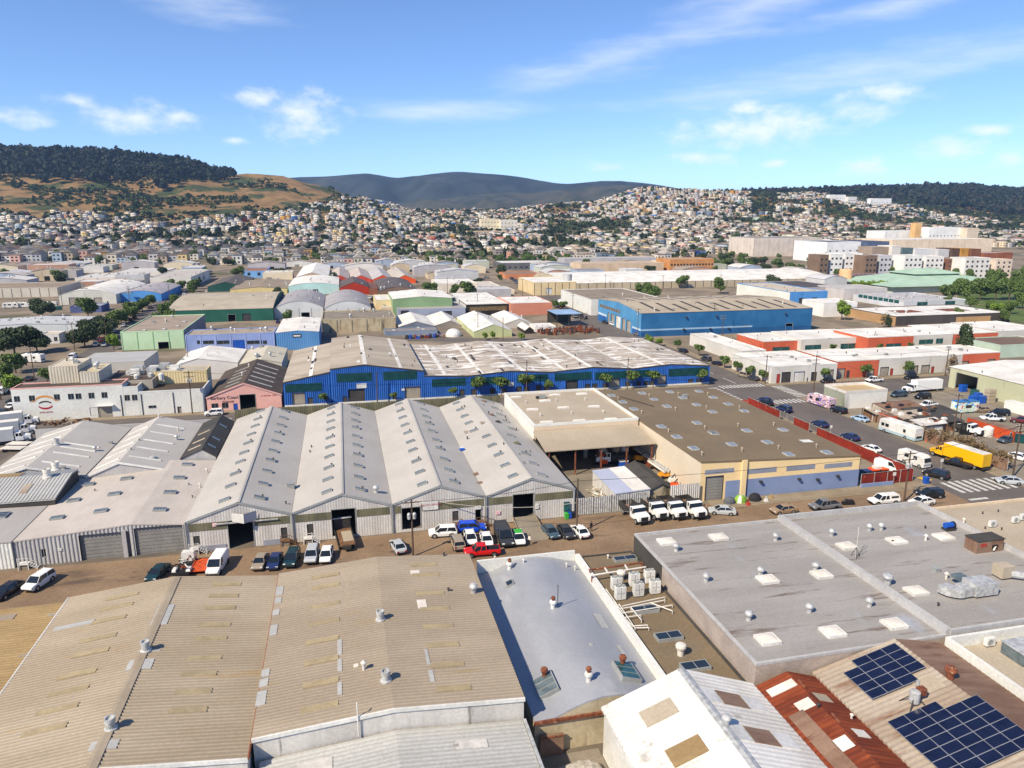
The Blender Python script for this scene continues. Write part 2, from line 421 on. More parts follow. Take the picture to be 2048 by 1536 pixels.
def roofmesh(mb, prof, a0, a1, axis, rib=0, amp=.05, th=.18):
    P = (lambda u, a, z: (u, a, z)) if axis == 'Y' else (lambda u, a, z: (a, u, z))
    av = [a0, a1]; of = [0, 0]
    if rib:
        av, of = [], []
        k = 0
        while a0 + k * rib < a1:
            for q, o_ in ((0, 0), (.3, 0), (.5, 1), (.8, 1)):
                if a0 + (k + q) * rib < a1: av.append(a0 + (k + q) * rib); of.append(o_ * amp)
            k += 1
        av.append(a1); of.append(0)
    for (u, z), (u2, z2) in zip(prof, prof[1:]):
        for (a, o1), (b, o2) in zip(zip(av, of), zip(av[1:], of[1:])):
            mb.poly(P(u, a, z + o1), P(u2, a, z2 + o1), P(u2, b, z2 + o2), P(u, b, z + o2))
        mb.poly(P(u, a0, z - th), P(u2, a0, z2 - th), P(u2, a1, z2 - th), P(u, a1, z - th))
        for a in (a0, a1): mb.poly(P(u, a, z), P(u2, a, z2), P(u2, a, z2 - th), P(u, a, z - th))
    for u, z in (prof[0], prof[-1]): mb.poly(P(u, a0, z), P(u, a1, z), P(u, a1, z - th), P(u, a0, z - th))

class Bld:
    def __init__(s, name, label, cat, x0, x1, y0, y1, prof, axis='Y', wall_m='grey_wall', roof_m='grey_membrane', parapet=0, par_m=None,
                 openings=(), ribs=0, rrib=0, oh=.25, group=None, th=.18, faces=None, z0=0.0, amp=.05, ramp=.05, trim=None):
        s.x0, s.x1, s.y0, s.y1, s.axis, s.z0 = x0, x1, y0, y1, axis, z0
        s.root = thing(name, label, cat, ((x0 + x1) / 2, y0, z0), group=group)
        if isinstance(prof, (int, float)): prof = flat(prof)
        a, b = (x0, x1) if axis == 'Y' else (y0, y1)
        s.prof = [(a + (b - a) * t, z) for t, z in prof]
        s.h = prof[0][1]
        if parapet: oh = 0; th = min(th, .08)
        holes = {k: [] for k in 'SNWE'}; fills = []
        for q in openings:
            face, r, kind = q[0], q[1], q[2]
            u0, u1, za, zb = s.frect(face, r) if len(q) < 4 else r
            if za < .35 + z0: za = z0
            lu = {'S': lambda u: u - x0, 'N': lambda u: x1 - u, 'W': lambda u: y1 - u, 'E': lambda u: u - y0}[face]
            h = sorted((lu(u0), lu(u1))); holes[face].append((h[0], h[1], za, zb)); fills.append((face, u0, u1, za, zb, kind))
        pr = [(u - s.prof[0][0], z - (th if not parapet else 0)) for u, z in s.prof]
        L = b - a
        rev = [(L - u, z) for u, z in pr[::-1]]
        zl, zr = pr[0][1], pr[-1][1]
        if axis == 'Y': tops = {'S': pr, 'N': rev, 'W': [(0, zl), (y1 - y0, zl)], 'E': [(0, zr), (y1 - y0, zr)]}
        else: tops = {'E': pr, 'W': rev, 'S': [(0, zl), (x1 - x0, zl)], 'N': [(0, zr), (x1 - x0, zr)]}
        ends = {'S': ((x0, y0), (x1, y0)), 'E': ((x1, y0), (x1, y1)), 'N': ((x1, y1), (x0, y1)), 'W': ((x0, y1), (x0, y0))}
        faces = faces or {}
        grp = {}
        for k in 'SENW': grp.setdefault(faces.get(k, wall_m), []).append(k)
        for m, ks in grp.items():
            mb = MB()
            for k in ks: wall(mb, *ends[k], tops[k], holes[k], ribs if (not isinstance(ribs, dict)) else ribs.get(k, 0), amp, z0)
            mb.build('wall', m, s.root)
        mb = MB()
        p = list(s.prof)
        if oh:
            def ext(p_, q_):
                dx = p_[0] - q_[0]; k = oh / abs(dx); return (p_[0] + dx * k, p_[1] + (p_[1] - q_[1]) * k * .999)
            p = [ext(p[0], p[1])] + p[1:-1] + [ext(p[-1], p[-2])]
            if len(s.prof) == 2: p = [ext(s.prof[0], s.prof[1]), ext(s.prof[1], s.prof[0])]
        ra, rb = (y0, y1) if axis == 'Y' else (x0, x1)
        ins = .02 if parapet else 0
        roofmesh(mb, p, ra - oh + ins, rb + oh - ins, axis, rrib, ramp, th)
        s.roof = mb.build('roof', roof_m, s.root)
        if parapet:
            mb = MB(); t = .28; zt = max(z for _, z in s.prof) + parapet
            za = s.h
            mb.box(x0 - .03, x1 + .03, y0 - .03, y0 + t, za, zt); mb.box(x0 - .03, x1 + .03, y1 - t, y1 + .03, za, zt)
            mb.box(x0 - .03, x0 + t, y0 + t, y1 - t, za, zt); mb.box(x1 - t, x1 + .03, y0 + t, y1 - t, za, zt)
            mb.build('parapet', par_m or wall_m, s.root)
        if trim:
            mb = MB()
            q = [(u, z) for u, z in p]
            for (u, z), (u2, z2) in zip(q, q[1:]):
                if axis == 'Y': 
                    for yy in (y0 - oh - .04,): mb.poly((u, yy, z + .05), (u2, yy, z2 + .05), (u2, yy, z2 - .3), (u, yy, z - .3)); mb.poly((u, yy, z + .05), (u2, yy, z2 + .05), (u2, yy + .15, z2 + .07), (u, yy + .15, z + .07))
            if mb.v: mb.build('fascia', trim, s.root)
        for f in fills: s.fill(*f)
    def frect(s, face, r):
        x0, yt, x1, yb = r
        fn = (lambda x, y: WY(x, y, s.y0 if face == 'S' else s.y1)) if face in 'SN' else (lambda x, y: WX(x, y, s.x0 if face == 'W' else s.x1))
        a, b, c, d_ = fn(x0, yt), fn(x1, yt), fn(x1, yb), fn(x0, yb)
        m = (x0 + x1) / 2
        return (a[0] + d_[0]) / 2, (b[0] + c[0]) / 2, (c[1] + d_[1]) / 2, (a[1] + b[1]) / 2
    def slab(s, face, u0, u1, za, zb, proud, depth, mb=None):
        """box on a face from 'proud' outside to 'depth' inside"""
        mb = mb or MB(); u0, u1 = min(u0, u1), max(u0, u1)
        if face == 'S': mb.box(u0, u1, s.y0 - proud, s.y0 + depth, za, zb)
        if face == 'N': mb.box(u0, u1, s.y1 - depth, s.y1 + proud, za, zb)
        if face == 'W': mb.box(s.x0 - proud, s.x0 + depth, u0, u1, za, zb)
        if face == 'E': mb.box(s.x1 - depth, s.x1 + proud, u0, u1, za, zb)
        return mb
    def fill(s, face, u0, u1, za, zb, kind):
        u0, u1 = min(u0, u1), max(u0, u1)
        if kind == 'open':
            mb = MB()
            s.slab(face, u0 - .12, u0, za, zb + .12, .06, .2, mb); s.slab(face, u1, u1 + .12, za, zb + .12, .06, .2, mb); s.slab(face, u0, u1, zb, zb + .12, .06, .2, mb)
            mb.build('door_frame', 'frame_grey', s.root); return
        if kind.startswith('roll'):
            mb = MB(); z = za; k = 0
            while z < zb - .01:
                z2 = min(z + .28, zb); s.slab(face, u0, u1, z, z2, -.30 + (.03 if k % 2 else 0), .34, mb); z = z2; k += 1
            mb.build('roller_door', {'roll': 'rollup', 'rollt': 'rollup_tan', 'rolld': 'rollup_dark', 'rollw': 'white_metal'}[kind], s.root); return
        if kind == 'door':
            o = s.slab(face, u0, u1, za, zb, -.1, .16).build('door', 'rollup_dark', s.root); return
        if kind.startswith('win'):
            o = s.slab(face, u0, u1, za, zb, -.12, .16).build('window', {'win': 'glass_dark', 'wint': 'teal_glass'}[kind], s.root)
            mb = MB(); t = .07
            s.slab(face, u0, u1, za - t, za, .05, .12, mb); s.slab(face, (u0 + u1) / 2 - .03, (u0 + u1) / 2 + .03, za, zb, -.05, .1, mb)
            mb.build('frame', 'frame_grey', o); return
        s.slab(face, u0, u1, za, zb, -.1, .16).build('door', kind, s.root)
    def panel(s, face, r, name, mat, proud=.05, depth=-.004, uv=False, parent=None):
        u0, u1, za, zb = r if uv else s.frect(face, r)
        return s.slab(face, u0, u1, za, zb, proud, depth).build(name, mat, parent or s.root)
    def z(s, x, y):
        u = x if s.axis == 'Y' else y
        for (a, za), (b, zb) in zip(s.prof, s.prof[1:]):
            if a <= u <= b: return za + (zb - za) * (u - a) / (b - a)
        return s.prof[0][1] if u < s.prof[0][0] else s.prof[-1][1]
    def slope(s, x, y):
        u = x if s.axis == 'Y' else y
        for (a, za), (b, zb) in zip(s.prof, s.prof[1:]):
            if a <= u <= b: return math.atan2(zb - za, b - a)
        return 0
    def at(s, px, py):
        z = s.h
        for _ in range(12):
            x, y = W(px, py, z); z = .5 * z + .5 * s.z(x, y)
        return x, y, s.z(x, y)
    def put(s, x, y, dz=0): 
        o = s.root.location; return (x - o.x, y - o.y, s.z(x, y) + dz - o.z)
    def skylight(s, x, y, w=1.0, l=2.2, kind='skylight_glass', hgt=.28, dome=False, frame='frame_grey', bars=2):
        key = ('sky', w, l, kind, hgt, dome, frame)
        def mk():
            a = MB(); t = .1
            a.box(-w / 2, w / 2, -l / 2, -l / 2 + t, -.1, hgt); a.box(-w / 2, w / 2, l / 2 - t, l / 2, -.1, hgt)
            a.box(-w / 2, -w / 2 + t, -l / 2 + t, l / 2 - t, -.1, hgt); a.box(w / 2 - t, w / 2, -l / 2 + t, l / 2 - t, -.1, hgt)
            for k in range(1, bars + 1 if not dome else 1):
                if w > l: a.box(-w / 2 + w * k / (bars + 1) - .03, -w / 2 + w * k / (bars + 1) + .03, -l / 2 + t, l / 2 - t, hgt - .06, hgt + .01)
                else: a.box(-w / 2 + t, w / 2 - t, -l / 2 + l * k / (bars + 1) - .03, -l / 2 + l * k / (bars + 1) + .03, hgt - .06, hgt + .01)
            b = MB()
            if dome:
                n = 6; rows = []
                for j in range(n + 1):
                    rows.append([(-w / 2 + t + (w - 2 * t) * i / n, -l / 2 + t + (l - 2 * t) * j / n, hgt - .03 + .16 * (math.sin(math.pi * i / n) * math.sin(math.pi * j / n)) ** .5) for i in range(n + 1)])
                for j in range(n):
                    for i in range(n): b.poly(rows[j][i], rows[j][i + 1], rows[j + 1][i + 1], rows[j + 1][i])
            else: b.box(-w / 2 + t, w / 2 - t, -l / 2 + t, l / 2 - t, hgt - .08, hgt - .03)
            return a.mesh('skylight', frame), b.mesh('pane', kind)
        a, b = proto(key, mk)
        sl = s.slope(x, y)
        o = ob('skylight', a, s.root, s.put(x, y), (0, -sl, 0) if s.axis == 'Y' else (sl, 0, 0))
        ob('pane', b, o)
        return o
    def vent(s, x, y, kind='pipe', sc=1.0, mat=None):
        o = ob({'turbine': 'turbine_vent'}.get(kind, 'roof_vent'), vent_mesh(kind, mat), s.root, s.put(x, y), scale=sc)
        return o
def vent_mesh(kind, mat=None):
    def mk():
        a = MB()
        if kind == 'pipe': a.lathe([(.16, -.3), (.16, .75), (.3, .75), (.3, .85), (.05, 1.05), (.01, 1.06)], n=10); m = 'pale_pipe'
        elif kind == 'turbine': a.lathe([(.3, -.4), (.3, .45), (.34, .5), (.5, .75), (.5, .95), (.34, 1.2), (.05, 1.28)], n=14); m = 'galv'
        elif kind == 'mushroom': a.lathe([(.42, -.5), (.42, .9), (.62, .95), (.7, 1.25), (.62, 1.5), (.3, 1.62), (.02, 1.64)], n=16); m = 'galv'
        elif kind == 'drum': a.lathe([(.75, -.6), (.75, .2), (.55, .3), (.55, 1.0), (.62, 1.05), (.62, 1.55), (.45, 1.55), (.42, 1.3), (.02, 1.3)], n=18); m = 'galv'
        elif kind == 'ball': a.lathe([(.25, -.4), (.25, .5), (.34, .62), (.42, .85), (.34, 1.08), (.12, 1.2), (.01, 1.22)], n=14); m = 'rusty_metal'
        elif kind == 'box': a.box(-.4, .4, -.35, .35, -.3, .55); a.box(-.45, .45, -.4, .4, .5, .58); m = 'frame_grey'
        elif kind == 'cap': a.lathe([(.1, -.2), (.1, .4), (.2, .42), (.02, .55)], n=8); m = 'dark_metal'
        return a.mesh('vent', mat or m)
    return proto(('vent', kind, mat), mk)
# ------------------------------------------------------------------ terrain: flat industrial plain, hills beyond
TF = [0, 640, 850, 1000, 1200, 1400, 1600, 1800, 2000, 2400, 3000, 3800, 14000]
TC = [-700, 0, 200, 350, 450, 560, 640, 720, 850, 1000, 1150, 1300, 1450, 1600, 1750, 1900, 2100, 2700]
TY = {  # photo row of the ground by forward distance (columns TC)
 1000: [487, 487, 489, 491, 492, 493, 494, 496, 498, 500, 500, 499, 500, 501, 502, 503, 503, 503],
 1200: [452, 453, 455, 457, 458, 460, 462, 467, 473, 476, 475, 472, 474, 476, 478, 480, 482, 482],
 1400: [405, 410, 418, 420, 422, 428, 434, 444, 457, 460, 458, 455, 458, 462, 464, 466, 469, 470],
 1600: [372, 376, 386, 396, 402, 408, 416, 425, 444, 448, 445, 437, 441, 446, 451, 455, 459, 460],
 1800: [338, 342, 350, 358, 372, 378, 392, 410, 434, 437, 430, 408, 412, 426, 434, 441, 448, 450],
 2000: [316, 316, 320, 332, 353, 354, 372, 402, 425, 425, 414, 382, 390, 406, 418, 427, 437, 440],
 2400: [322, 320, 326, 340, 366, 378, 400, 420, 430, 427, 413, 395, 392, 390, 395, 402, 413, 420],
 3000: [360, 360, 360, 370, 385, 400, 415, 430, 442, 440, 425, 410, 402, 394, 383, 380, 390, 395],
 3800: [420, 420, 420, 420, 425, 430, 435, 440, 446, 446, 442, 436, 430, 424, 420, 418, 422, 425]}
TZ = np.zeros((len(TF), len(TC)))
for i, f in enumerate(TF):
    if f in TY: TZ[i] = [CAM_H - (y - YH) * f / 1488 for y in TY[f]]
TZ[2] = [7, 7, 6, 5, 5, 4, 4, 3, 2, 1, 1, 1, 1, 1, 1, 1, 1, 1]
TZ[12] = 30
def tz(x, y):
    x = np.asarray(x, float); y = np.asarray(y, float)
    f = x * syw + y * cyw; r = x * cyw - y * syw
    c = np.where(f > 50, 1024 + 1488 * r / np.maximum(f, 50), np.where(r > 0, 2700, -700))
    i = np.clip(np.searchsorted(TF, f) - 1, 0, len(TF) - 2); j = np.clip(np.searchsorted(TC, c) - 1, 0, len(TC) - 2)
    TFa, TCa = np.array(TF, float), np.array(TC, float)
    a = np.clip((f - TFa[i]) / (TFa[i + 1] - TFa[i]), 0, 1); b = np.clip((c - TCa[j]) / (TCa[j + 1] - TCa[j]), 0, 1)
    a = a * a * (3 - 2 * a) * .4 + a * .6; b = b * b * (3 - 2 * b)
    z = TZ[i, j] * (1 - a) * (1 - b) + TZ[i + 1, j] * a * (1 - b) + TZ[i, j + 1] * (1 - a) * b + TZ[i + 1, j + 1] * a * b
    k = np.clip((f - 1150) / 500, 0, 1)
    bumps = 6 * np.sin(x / 47 + .7 * np.sin(y / 61)) * np.sin(y / 53 + 1.3 * np.sin(x / 83)) + 3 * np.sin(x / 19 + y / 29) * np.sin(y / 23 - x / 31)
    return z + bumps * k * .6

def npmesh(name, V, F, mats, midx=None, cols=None, smooth=False):
    """fast mesh from arrays: V (n,3), F (m,4) quads or list"""
    me = bpy.data.meshes.new(name); V = np.asarray(V, np.float32); F = np.asarray(F, np.int32)
    n, k = F.shape
    me.vertices.add(len(V)); me.vertices.foreach_set('co', V.ravel())
    me.loops.add(n * k); me.loops.foreach_set('vertex_index', F.ravel())
    me.polygons.add(n); me.polygons.foreach_set('loop_start', np.arange(0, n * k, k, dtype=np.int32)); me.polygons.foreach_set('loop_total', np.full(n, k, np.int32))
    for m in mats: me.materials.append(MATS[m])
    if midx is not None: me.polygons.foreach_set('material_index', np.asarray(midx, np.int32))
    if cols is not None:
        a = me.attributes.new('tone', 'FLOAT_COLOR', 'FACE'); c = np.ones((n, 4), np.float32); c[:, :3] = cols; a.data.foreach_set('color', c.ravel())
    me.update()
    if smooth: me.polygons.foreach_set('use_smooth', np.ones(n, bool))
    me.validate()
    return me

def terrain_material():
    """dry grass, scrub and bare soil by noise and by height; yards and pavement on the plain"""
    m = bpy.data.materials.new('terrain'); m.use_nodes = True; n, l = m.node_tree.nodes, m.node_tree.links
    b = n['Principled BSDF']; b.inputs['Roughness'].default_value = .95; b.inputs['Specular IOR Level'].default_value = .1
    g = n.new('ShaderNodeNewGeometry'); sx = n.new('ShaderNodeSeparateXYZ'); l.new(g.outputs['Position'], sx.inputs[0])
    def noise(sc, det=6, off=0):
        mp = n.new('ShaderNodeMapping'); mp.inputs['Location'].default_value = (off, off, 0); l.new(g.outputs['Position'], mp.inputs[0])
        q = n.new('ShaderNodeTexNoise'); q.inputs['Scale'].default_value = sc; q.inputs['Detail'].default_value = det; q.inputs['Roughness'].default_value = .6
        l.new(mp.outputs[0], q.inputs['Vector']); return q.outputs['Fac']
    def rng(v, a, c):
        q = n.new('ShaderNodeMapRange'); q.interpolation_type = 'SMOOTHSTEP'; q.inputs['From Min'].default_value = a; q.inputs['From Max'].default_value = c
        l.new(v, q.inputs['Value']); return q.outputs[0]
    def mix(f, a, c):
        q = n.new('ShaderNodeMixRGB')
        for i, z in enumerate((f, a, c)):
            if isinstance(z, tuple): q.inputs[i].default_value = z
            else: l.new(z, q.inputs[i])
        return q.outputs[0]
    plain = mix(rng(noise(.05), .4, .6), S(166, 150, 130, .7), S(136, 124, 110, .7))
    plain = mix(rng(noise(.02, 5, 90), .55, .66), plain, S(104, 102, 78, .8))
    dry = mix(rng(noise(.03), .35, .65), S(176, 142, 96, .62), S(150, 118, 80, .62))
    scrub = mix(rng(noise(.05, 6, 30), .4, .62), S(92, 100, 62, .6), S(70, 82, 52, .6))
    hill = mix(rng(noise(.011, 6, 400), .51, .58), dry, scrub)
    low = rng(sx.outputs[2], 20, 60)
    l.new(mix(low, plain, hill), b.inputs['Base Color'])
    MATS['terrain'] = m
terrain_material()

fv = np.concatenate([[-400, -150, 0, 60], np.arange(120, 640, 40), np.arange(640, 2500, 18), np.arange(2500, 4000, 60), [4400, 5200, 6500, 9000, 14000]])
cv = np.concatenate([np.arange(-3600, -700, 200), np.arange(-700, 2750, 24), np.arange(2800, 5700, 200)])
FF, CC = np.meshgrid(fv, cv, indexing='ij')
RR = (CC - 1024) / 1488 * np.maximum(np.abs(FF), 300)
GX, GY = FF * syw + RR * cyw, FF * cyw - RR * syw
GZ = tz(GX, GY); GZ[FF < 640] = 0
V = np.stack([GX, GY, GZ], -1).reshape(-1, 3)
nr, nc = FF.shape
ii, jj = np.meshgrid(np.arange(nr - 1), np.arange(nc - 1), indexing='ij')
q0 = (ii * nc + jj).ravel()
F = np.stack([q0, q0 + 1, q0 + nc + 1, q0 + nc], -1)
g = ob('ground', npmesh('ground', V, F, ['terrain'], smooth=True)); tag(g, kind='structure')

def sheet(name, pts, z, mat, label=None):
    m = MB(); m.poly(*[(x, y, z) for x, y in pts]); return tag(m.build(name, mat), kind='structure')
def rect(name, x0, x1, y0, y1, z, mat): return sheet(name, [(x0, y0), (x1, y0), (x1, y1), (x0, y1)], z, mat)

rect('yard_ground', -120, 107.5, 20, 260, .004, 'industrial_ground')
rect('street', -150, 108, 88.2, 110.2, .008, 'dirt_street')
rect('cross_street', -150, 108, 176, 194.5, .012, 'asphalt')
def strip(name, pts, hw, z, mat):
    m = MB(); a = []
    for i, (x, y) in enumerate(pts):
        p, q = pts[max(i - 1, 0)], pts[min(i + 1, len(pts) - 1)]; t = Vector((q[0] - p[0], q[1] - p[1])).normalized()
        a.append(((x - t.y * hw, y + t.x * hw), (x + t.y * hw, y - t.x * hw)))
    for (l0, r0), (l1, r1) in zip(a, a[1:]): m.poly((*l0, z), (*r0, z), (*r1, z), (*l1, z))
    return tag(m.build(name, mat), kind='structure')
AV = [(116, 20), (116, 200), (115.5, 280), (120, 340), (130, 440), (136, 520), (158, 760)]
strip('avenue', AV, 8.0, .016, 'asphalt')
strip('side_street', [(-92, 120), (-92, 235), (-90, 300), (-97, 400), (-104, 500), (-120, 640)], 6.5, .012, 'asphalt')
rect('cross_street', 124.2, 330, 176, 190.5, .012, 'asphalt')
strip('cross_street', [(-90, 330), (60, 292), (112, 280)], 4.5, .010, 'asphalt')
strip('cross_street', [(150, 262), (260, 262)], 4, .010, 'asphalt')
rect('yard_ground', 128, 190, 100, 174, .004, 'concrete')
rect('yard_ground', 92.8, 107.2, 111.4, 170, .012, 'concrete')
rect('yard_ground', 37.2, 60.4, 111.4, 130, .012, 'concrete')
rect('yard_ground', 15.5, 21.8, 40, 56.8, .012, 'concrete')
# pavements with kerbs
def pavement(x0, x1, y0, y1, h=.13): return tag(MB().box(x0, x1, y0, y1, 0, h).build('pavement', 'sidewalk'), kind='structure')
pavement(62, 107.6, 107.6, 111.3); pavement(105.4, 108, 111.8, 170); pavement(124.2, 127.6, 96, 172); pavement(124.2, 250, 190.6, 193.6)
pavement(-70, 107, 194.6, 197.2); pavement(124.2, 127, 194, 276); pavement(103.5, 107, 199, 258); pavement(128, 180, 172.4, 175.6)
pavement(-85, -82.5, 200, 300); pavement(-85, -40, 172.5, 175.8)
# painted crossings: each bar its own strip
CROSS = []
def zebra(x0, x1, y0, y1, n, along, label):
    t = thing('crosswalk', label, 'crosswalk', ((x0 + x1) / 2, y0, .02), group='zebra crossings at the avenue corners')
    for k in range(n):
        m = MB()
        if along == 'Y': w = (x1 - x0) / (2 * n - 1); m.box(x0 + 2 * k * w, x0 + (2 * k + 1) * w, y0, y1, .019, .024)
        else: w = (y1 - y0) / (2 * n - 1); m.box(x0, x1, y0 + 2 * k * w, y0 + (2 * k + 1) * w, .019, .024)
        m.build('stripe', 'line_paint', t)
zebra(110.2, 122.8, 104.2, 109.8, 8, 'Y', 'zebra crossing beside the parked grey sedan at the near corner')
zebra(109.2, 123.2, 190.4, 194.0, 12, 'Y', 'zebra crossing below the blue warehouse corner')
zebra(104.8, 107.8, 176.6, 192.0, 9, 'X', 'zebra crossing beyond the olive roof, left of the junction')
zebra(109.0, 123.4, 170.6, 174.6, 11, 'Y', 'zebra crossing in front of the mural bus')
zebra(124.6, 128.4, 176.6, 190.0, 9, 'X', 'zebra crossing below the white and orange workshops')
def marks(name, label, boxes, mat):
    for i, (x0, x1, y0, y1) in enumerate(boxes):
        o = MB().box(x0, x1, y0, y1, .02, .026).build(name, mat); tag(o, kind='structure')
marks('road_marking', '', [(108.6, 112.6, 100.8, 101.5), (112.0, 114.6, 98.6, 99.4), (113.0, 115.6, 96.6, 97.4), (116.2, 116.5, 196, 204), (116.2, 116.5, 210, 222), (116.2, 116.5, 120, 122)], 'line_paint')
marks('kerb_ramp', '', [(108.2, 110.0, 111.2, 113.2)], 'yellow_paint')
marks('kerb_ramp', '', [(124.6, 127.0, 191.2, 192.4), (128.0, 130.0, 191.0, 192.2)], 'yellow_paint')
marks('road_marking', '', [(107.2, 108.6, 172.5, 177.0)], 'red_paint')
# ------------------------------------------------------------------ foreground roofs (south side of the street)
def patches(b, name, mat, rects, th=.03):
    """flat sheets laid on a roof, given by photo corners"""
    for r in rects:
        x0, y0, z0 = b.at(r[0], r[1]); x1, y1, z1 = b.at(r[2], r[3])
        xa, xb, ya, yb = min(x0, x1), max(x0, x1), min(y0, y1), max(y0, y1)
        us = sorted({xa, xb} | {u for u, _ in b.prof if xa < u < xb}) if b.axis == 'Y' else [xa, xb]
        m = MB()
        for p, q in zip(us, us[1:]):
            e = 1e-4
            zs = [b.z(p + e, ya), b.z(q - e, ya), b.z(q - e, yb), b.z(p + e, yb)]
            k = .06 + th
            m.poly((p, ya, zs[0] + k), (q, ya, zs[1] + k), (q, yb, zs[2] + k), (p, yb, zs[3] + k))
            m.poly((p, ya, zs[0]), (q, ya, zs[1]), (q, ya, zs[1] + k), (p, ya, zs[0] + k))
        m.build(name, mat, b.root)

M('faded_panel', S(210, 190, 150, .58), S(196, 176, 140, .56), scale=.6)
def quadpatch(b, name, mat, x0, x1, y0, y1, k=.1):
    m = MB(); zs = [b.z(x, y) + k for x, y in ((x0, y0), (x1, y0), (x1, y1), (x0, y1))]
    m.poly((x0, y0, zs[0]), (x1, y0, zs[1]), (x1, y1, zs[2]), (x0, y1, zs[3])); m.poly((x0, y0, zs[0]), (x1, y0, zs[1]), (x1, y0, zs[1] - k), (x0, y0, zs[0] - k)); m.build(name, mat, b.root)
f1 = Bld('warehouse', 'low ochre corrugated roof at the left edge by the street', 'warehouse', -62, -33.6, 52, 88.2, [(0, 5.0), (1, 5.2)], wall_m='galv_wall', roof_m='ochre_corr', rrib=.5)
patches(f1, 'roof_sheet', 'tan_corr', [(0, 1232, 25, 1240), (98, 1228, 110, 1232), (40, 1310, 52, 1314)])
f2 = Bld('warehouse', 'tan corrugated gable roof with two drum vents on its ridge', 'warehouse', -33.3, -9.75, 55.5, 87.8, gable(6.0, 7.3), wall_m='galv_wall', roof_m='tan_corr', rrib=.46, ramp=.07, oh=.1, trim='white_metal')
def strips(b, mat, pts, wx, wy=.75):
    for px, py in pts:
        x, y, z = b.at(px, py); quadpatch(b, 'translucent_panel', mat, x - wx / 2, x + wx / 2, y - wy / 2, y + wy / 2, .1)
strips(f2, 'faded_panel', [(245, 1193), (233, 1215), (218, 1240), (197, 1277), (181, 1306), (154, 1349), (137, 1383), (114, 1420), (89, 1461)], 3.5)
strips(f2, 'faded_panel', [(454, 1169), (448, 1192), (441, 1216), (430, 1250), (422, 1277), (409, 1317), (398, 1349), (387, 1384), (376, 1421)], 3.2)
patches(f2, 'repair_sheet', 'white_corr', [(110, 1256, 186, 1247), (300, 1252, 350, 1210), (250, 1343, 310, 1318), (275, 1306, 322, 1300), (175, 1505, 240, 1480)])
m = MB()
m.poly((-21.5, 55.4, 7.4), (-20.9, 55.4, 7.36), (-20.9, 87.7, 7.36), (-21.5, 87.7, 7.4)); m.poly((-21.5, 55.4, 7.4), (-21.8, 55.4, 7.36), (-21.8, 87.7, 7.36), (-21.5, 87.7, 7.4))
m.build('ridge_cap', 'tan_corr', f2.root)
for px, py in ((292, 1302), (222, 1458)):
    x, y, z = f2.at(px, py); f2.vent(x, y, 'drum', .72)
o = MB().tube((-9.6, 55.4, 6.05), (-9.6, 87.9, 6.05), .1).build('gutter', 'rusty_metal', f2.root)
o = MB().tube((-33.45, 55.4, 5.95), (-33.45, 87.9, 5.95), .12).build('gutter', 'white_metal', f2.root)

f3 = Bld('warehouse', 'wide pale tan corrugated roof with rows of faded skylight strips', 'warehouse', -9.45, 14.5, 57.3, 87.6, [(0, 6.4), (.5, 7.3), (1, 6.4)], wall_m='galv_wall', roof_m='grey_tan_corr', rrib=.46, ramp=.07, oh=.1, trim='white_metal')
strips(f3, 'faded_panel', [(651, 1152), (651, 1173), (650, 1211), (648, 1245), (645, 1281), (643, 1322), (642, 1366), (639, 1415), (847, 1130), (852, 1150), (860, 1187), (870, 1218), (876, 1253), (886, 1290), (895, 1330), (907, 1377)], 3.3, .8)
patches(f3, 'repair_sheet', 'white_corr', [(553, 1175, 565, 1190), (550, 1197, 562, 1206), (546, 1221, 558, 1230), (541, 1252, 553, 1270), (524, 1341, 538, 1352), (520, 1360, 535, 1373), (515, 1385, 530, 1410), (675, 1281, 684, 1310), (675, 1320, 684, 1343), (675, 1366, 684, 1390), (848, 1300, 861, 1330), (856, 1342, 870, 1364)])
patches(f3, 'repair_sheet', 'skylight_white', [(820, 1142, 840, 1149), (833, 1201, 855, 1217), (707, 1330, 717, 1334)])
for px, py, k in ((761, 1240, 'drum'), (772, 1362, 'drum')):
    x, y, z = f3.at(px, py); f3.vent(x, y, k, .72)
for px, py, k in ((728, 1340, 'pipe'), (947, 1186, 'turbine'), (897, 1183, 'cap'), (888, 1112, 'cap')):
    x, y, z = f3.at(px, py); f3.vent(x, y, k)
wb = MB().tube((-.6, 57.1, 5.2), (-.6, 57.1, 8.6), .06).build('vent_pipe', 'white_metal', f3.root)
f4 = Bld('warehouse', 'white corrugated roof in the bottom left corner', 'warehouse', -33.3, -9.95, 30, 57.0, gable(5.0, 6.3), wall_m='galv_wall', roof_m='white_corr', rrib=.5, ramp=.04, oh=.1)
patches(f4, 'translucent_panel', 'tan_flat', [(365, 1531, 398, 1537)])
f5 = Bld('warehouse', 'white corrugated low gable roof at the bottom between tan roof and yard', 'warehouse', -8.9, 14.2, 30, 56.9, gable(4.3, 5.3), wall_m='galv_wall', roof_m='white_corr', rrib=.5, ramp=.04, oh=.1)
patches(f5, 'translucent_panel', 'galv_wall', [(905, 1484, 977, 1494), (595, 1530, 665, 1540)])
o = MB().box(14.35, 14.6, 30, 56.9, 4.0, 4.5).build('gutter', 'galv', f5.root)

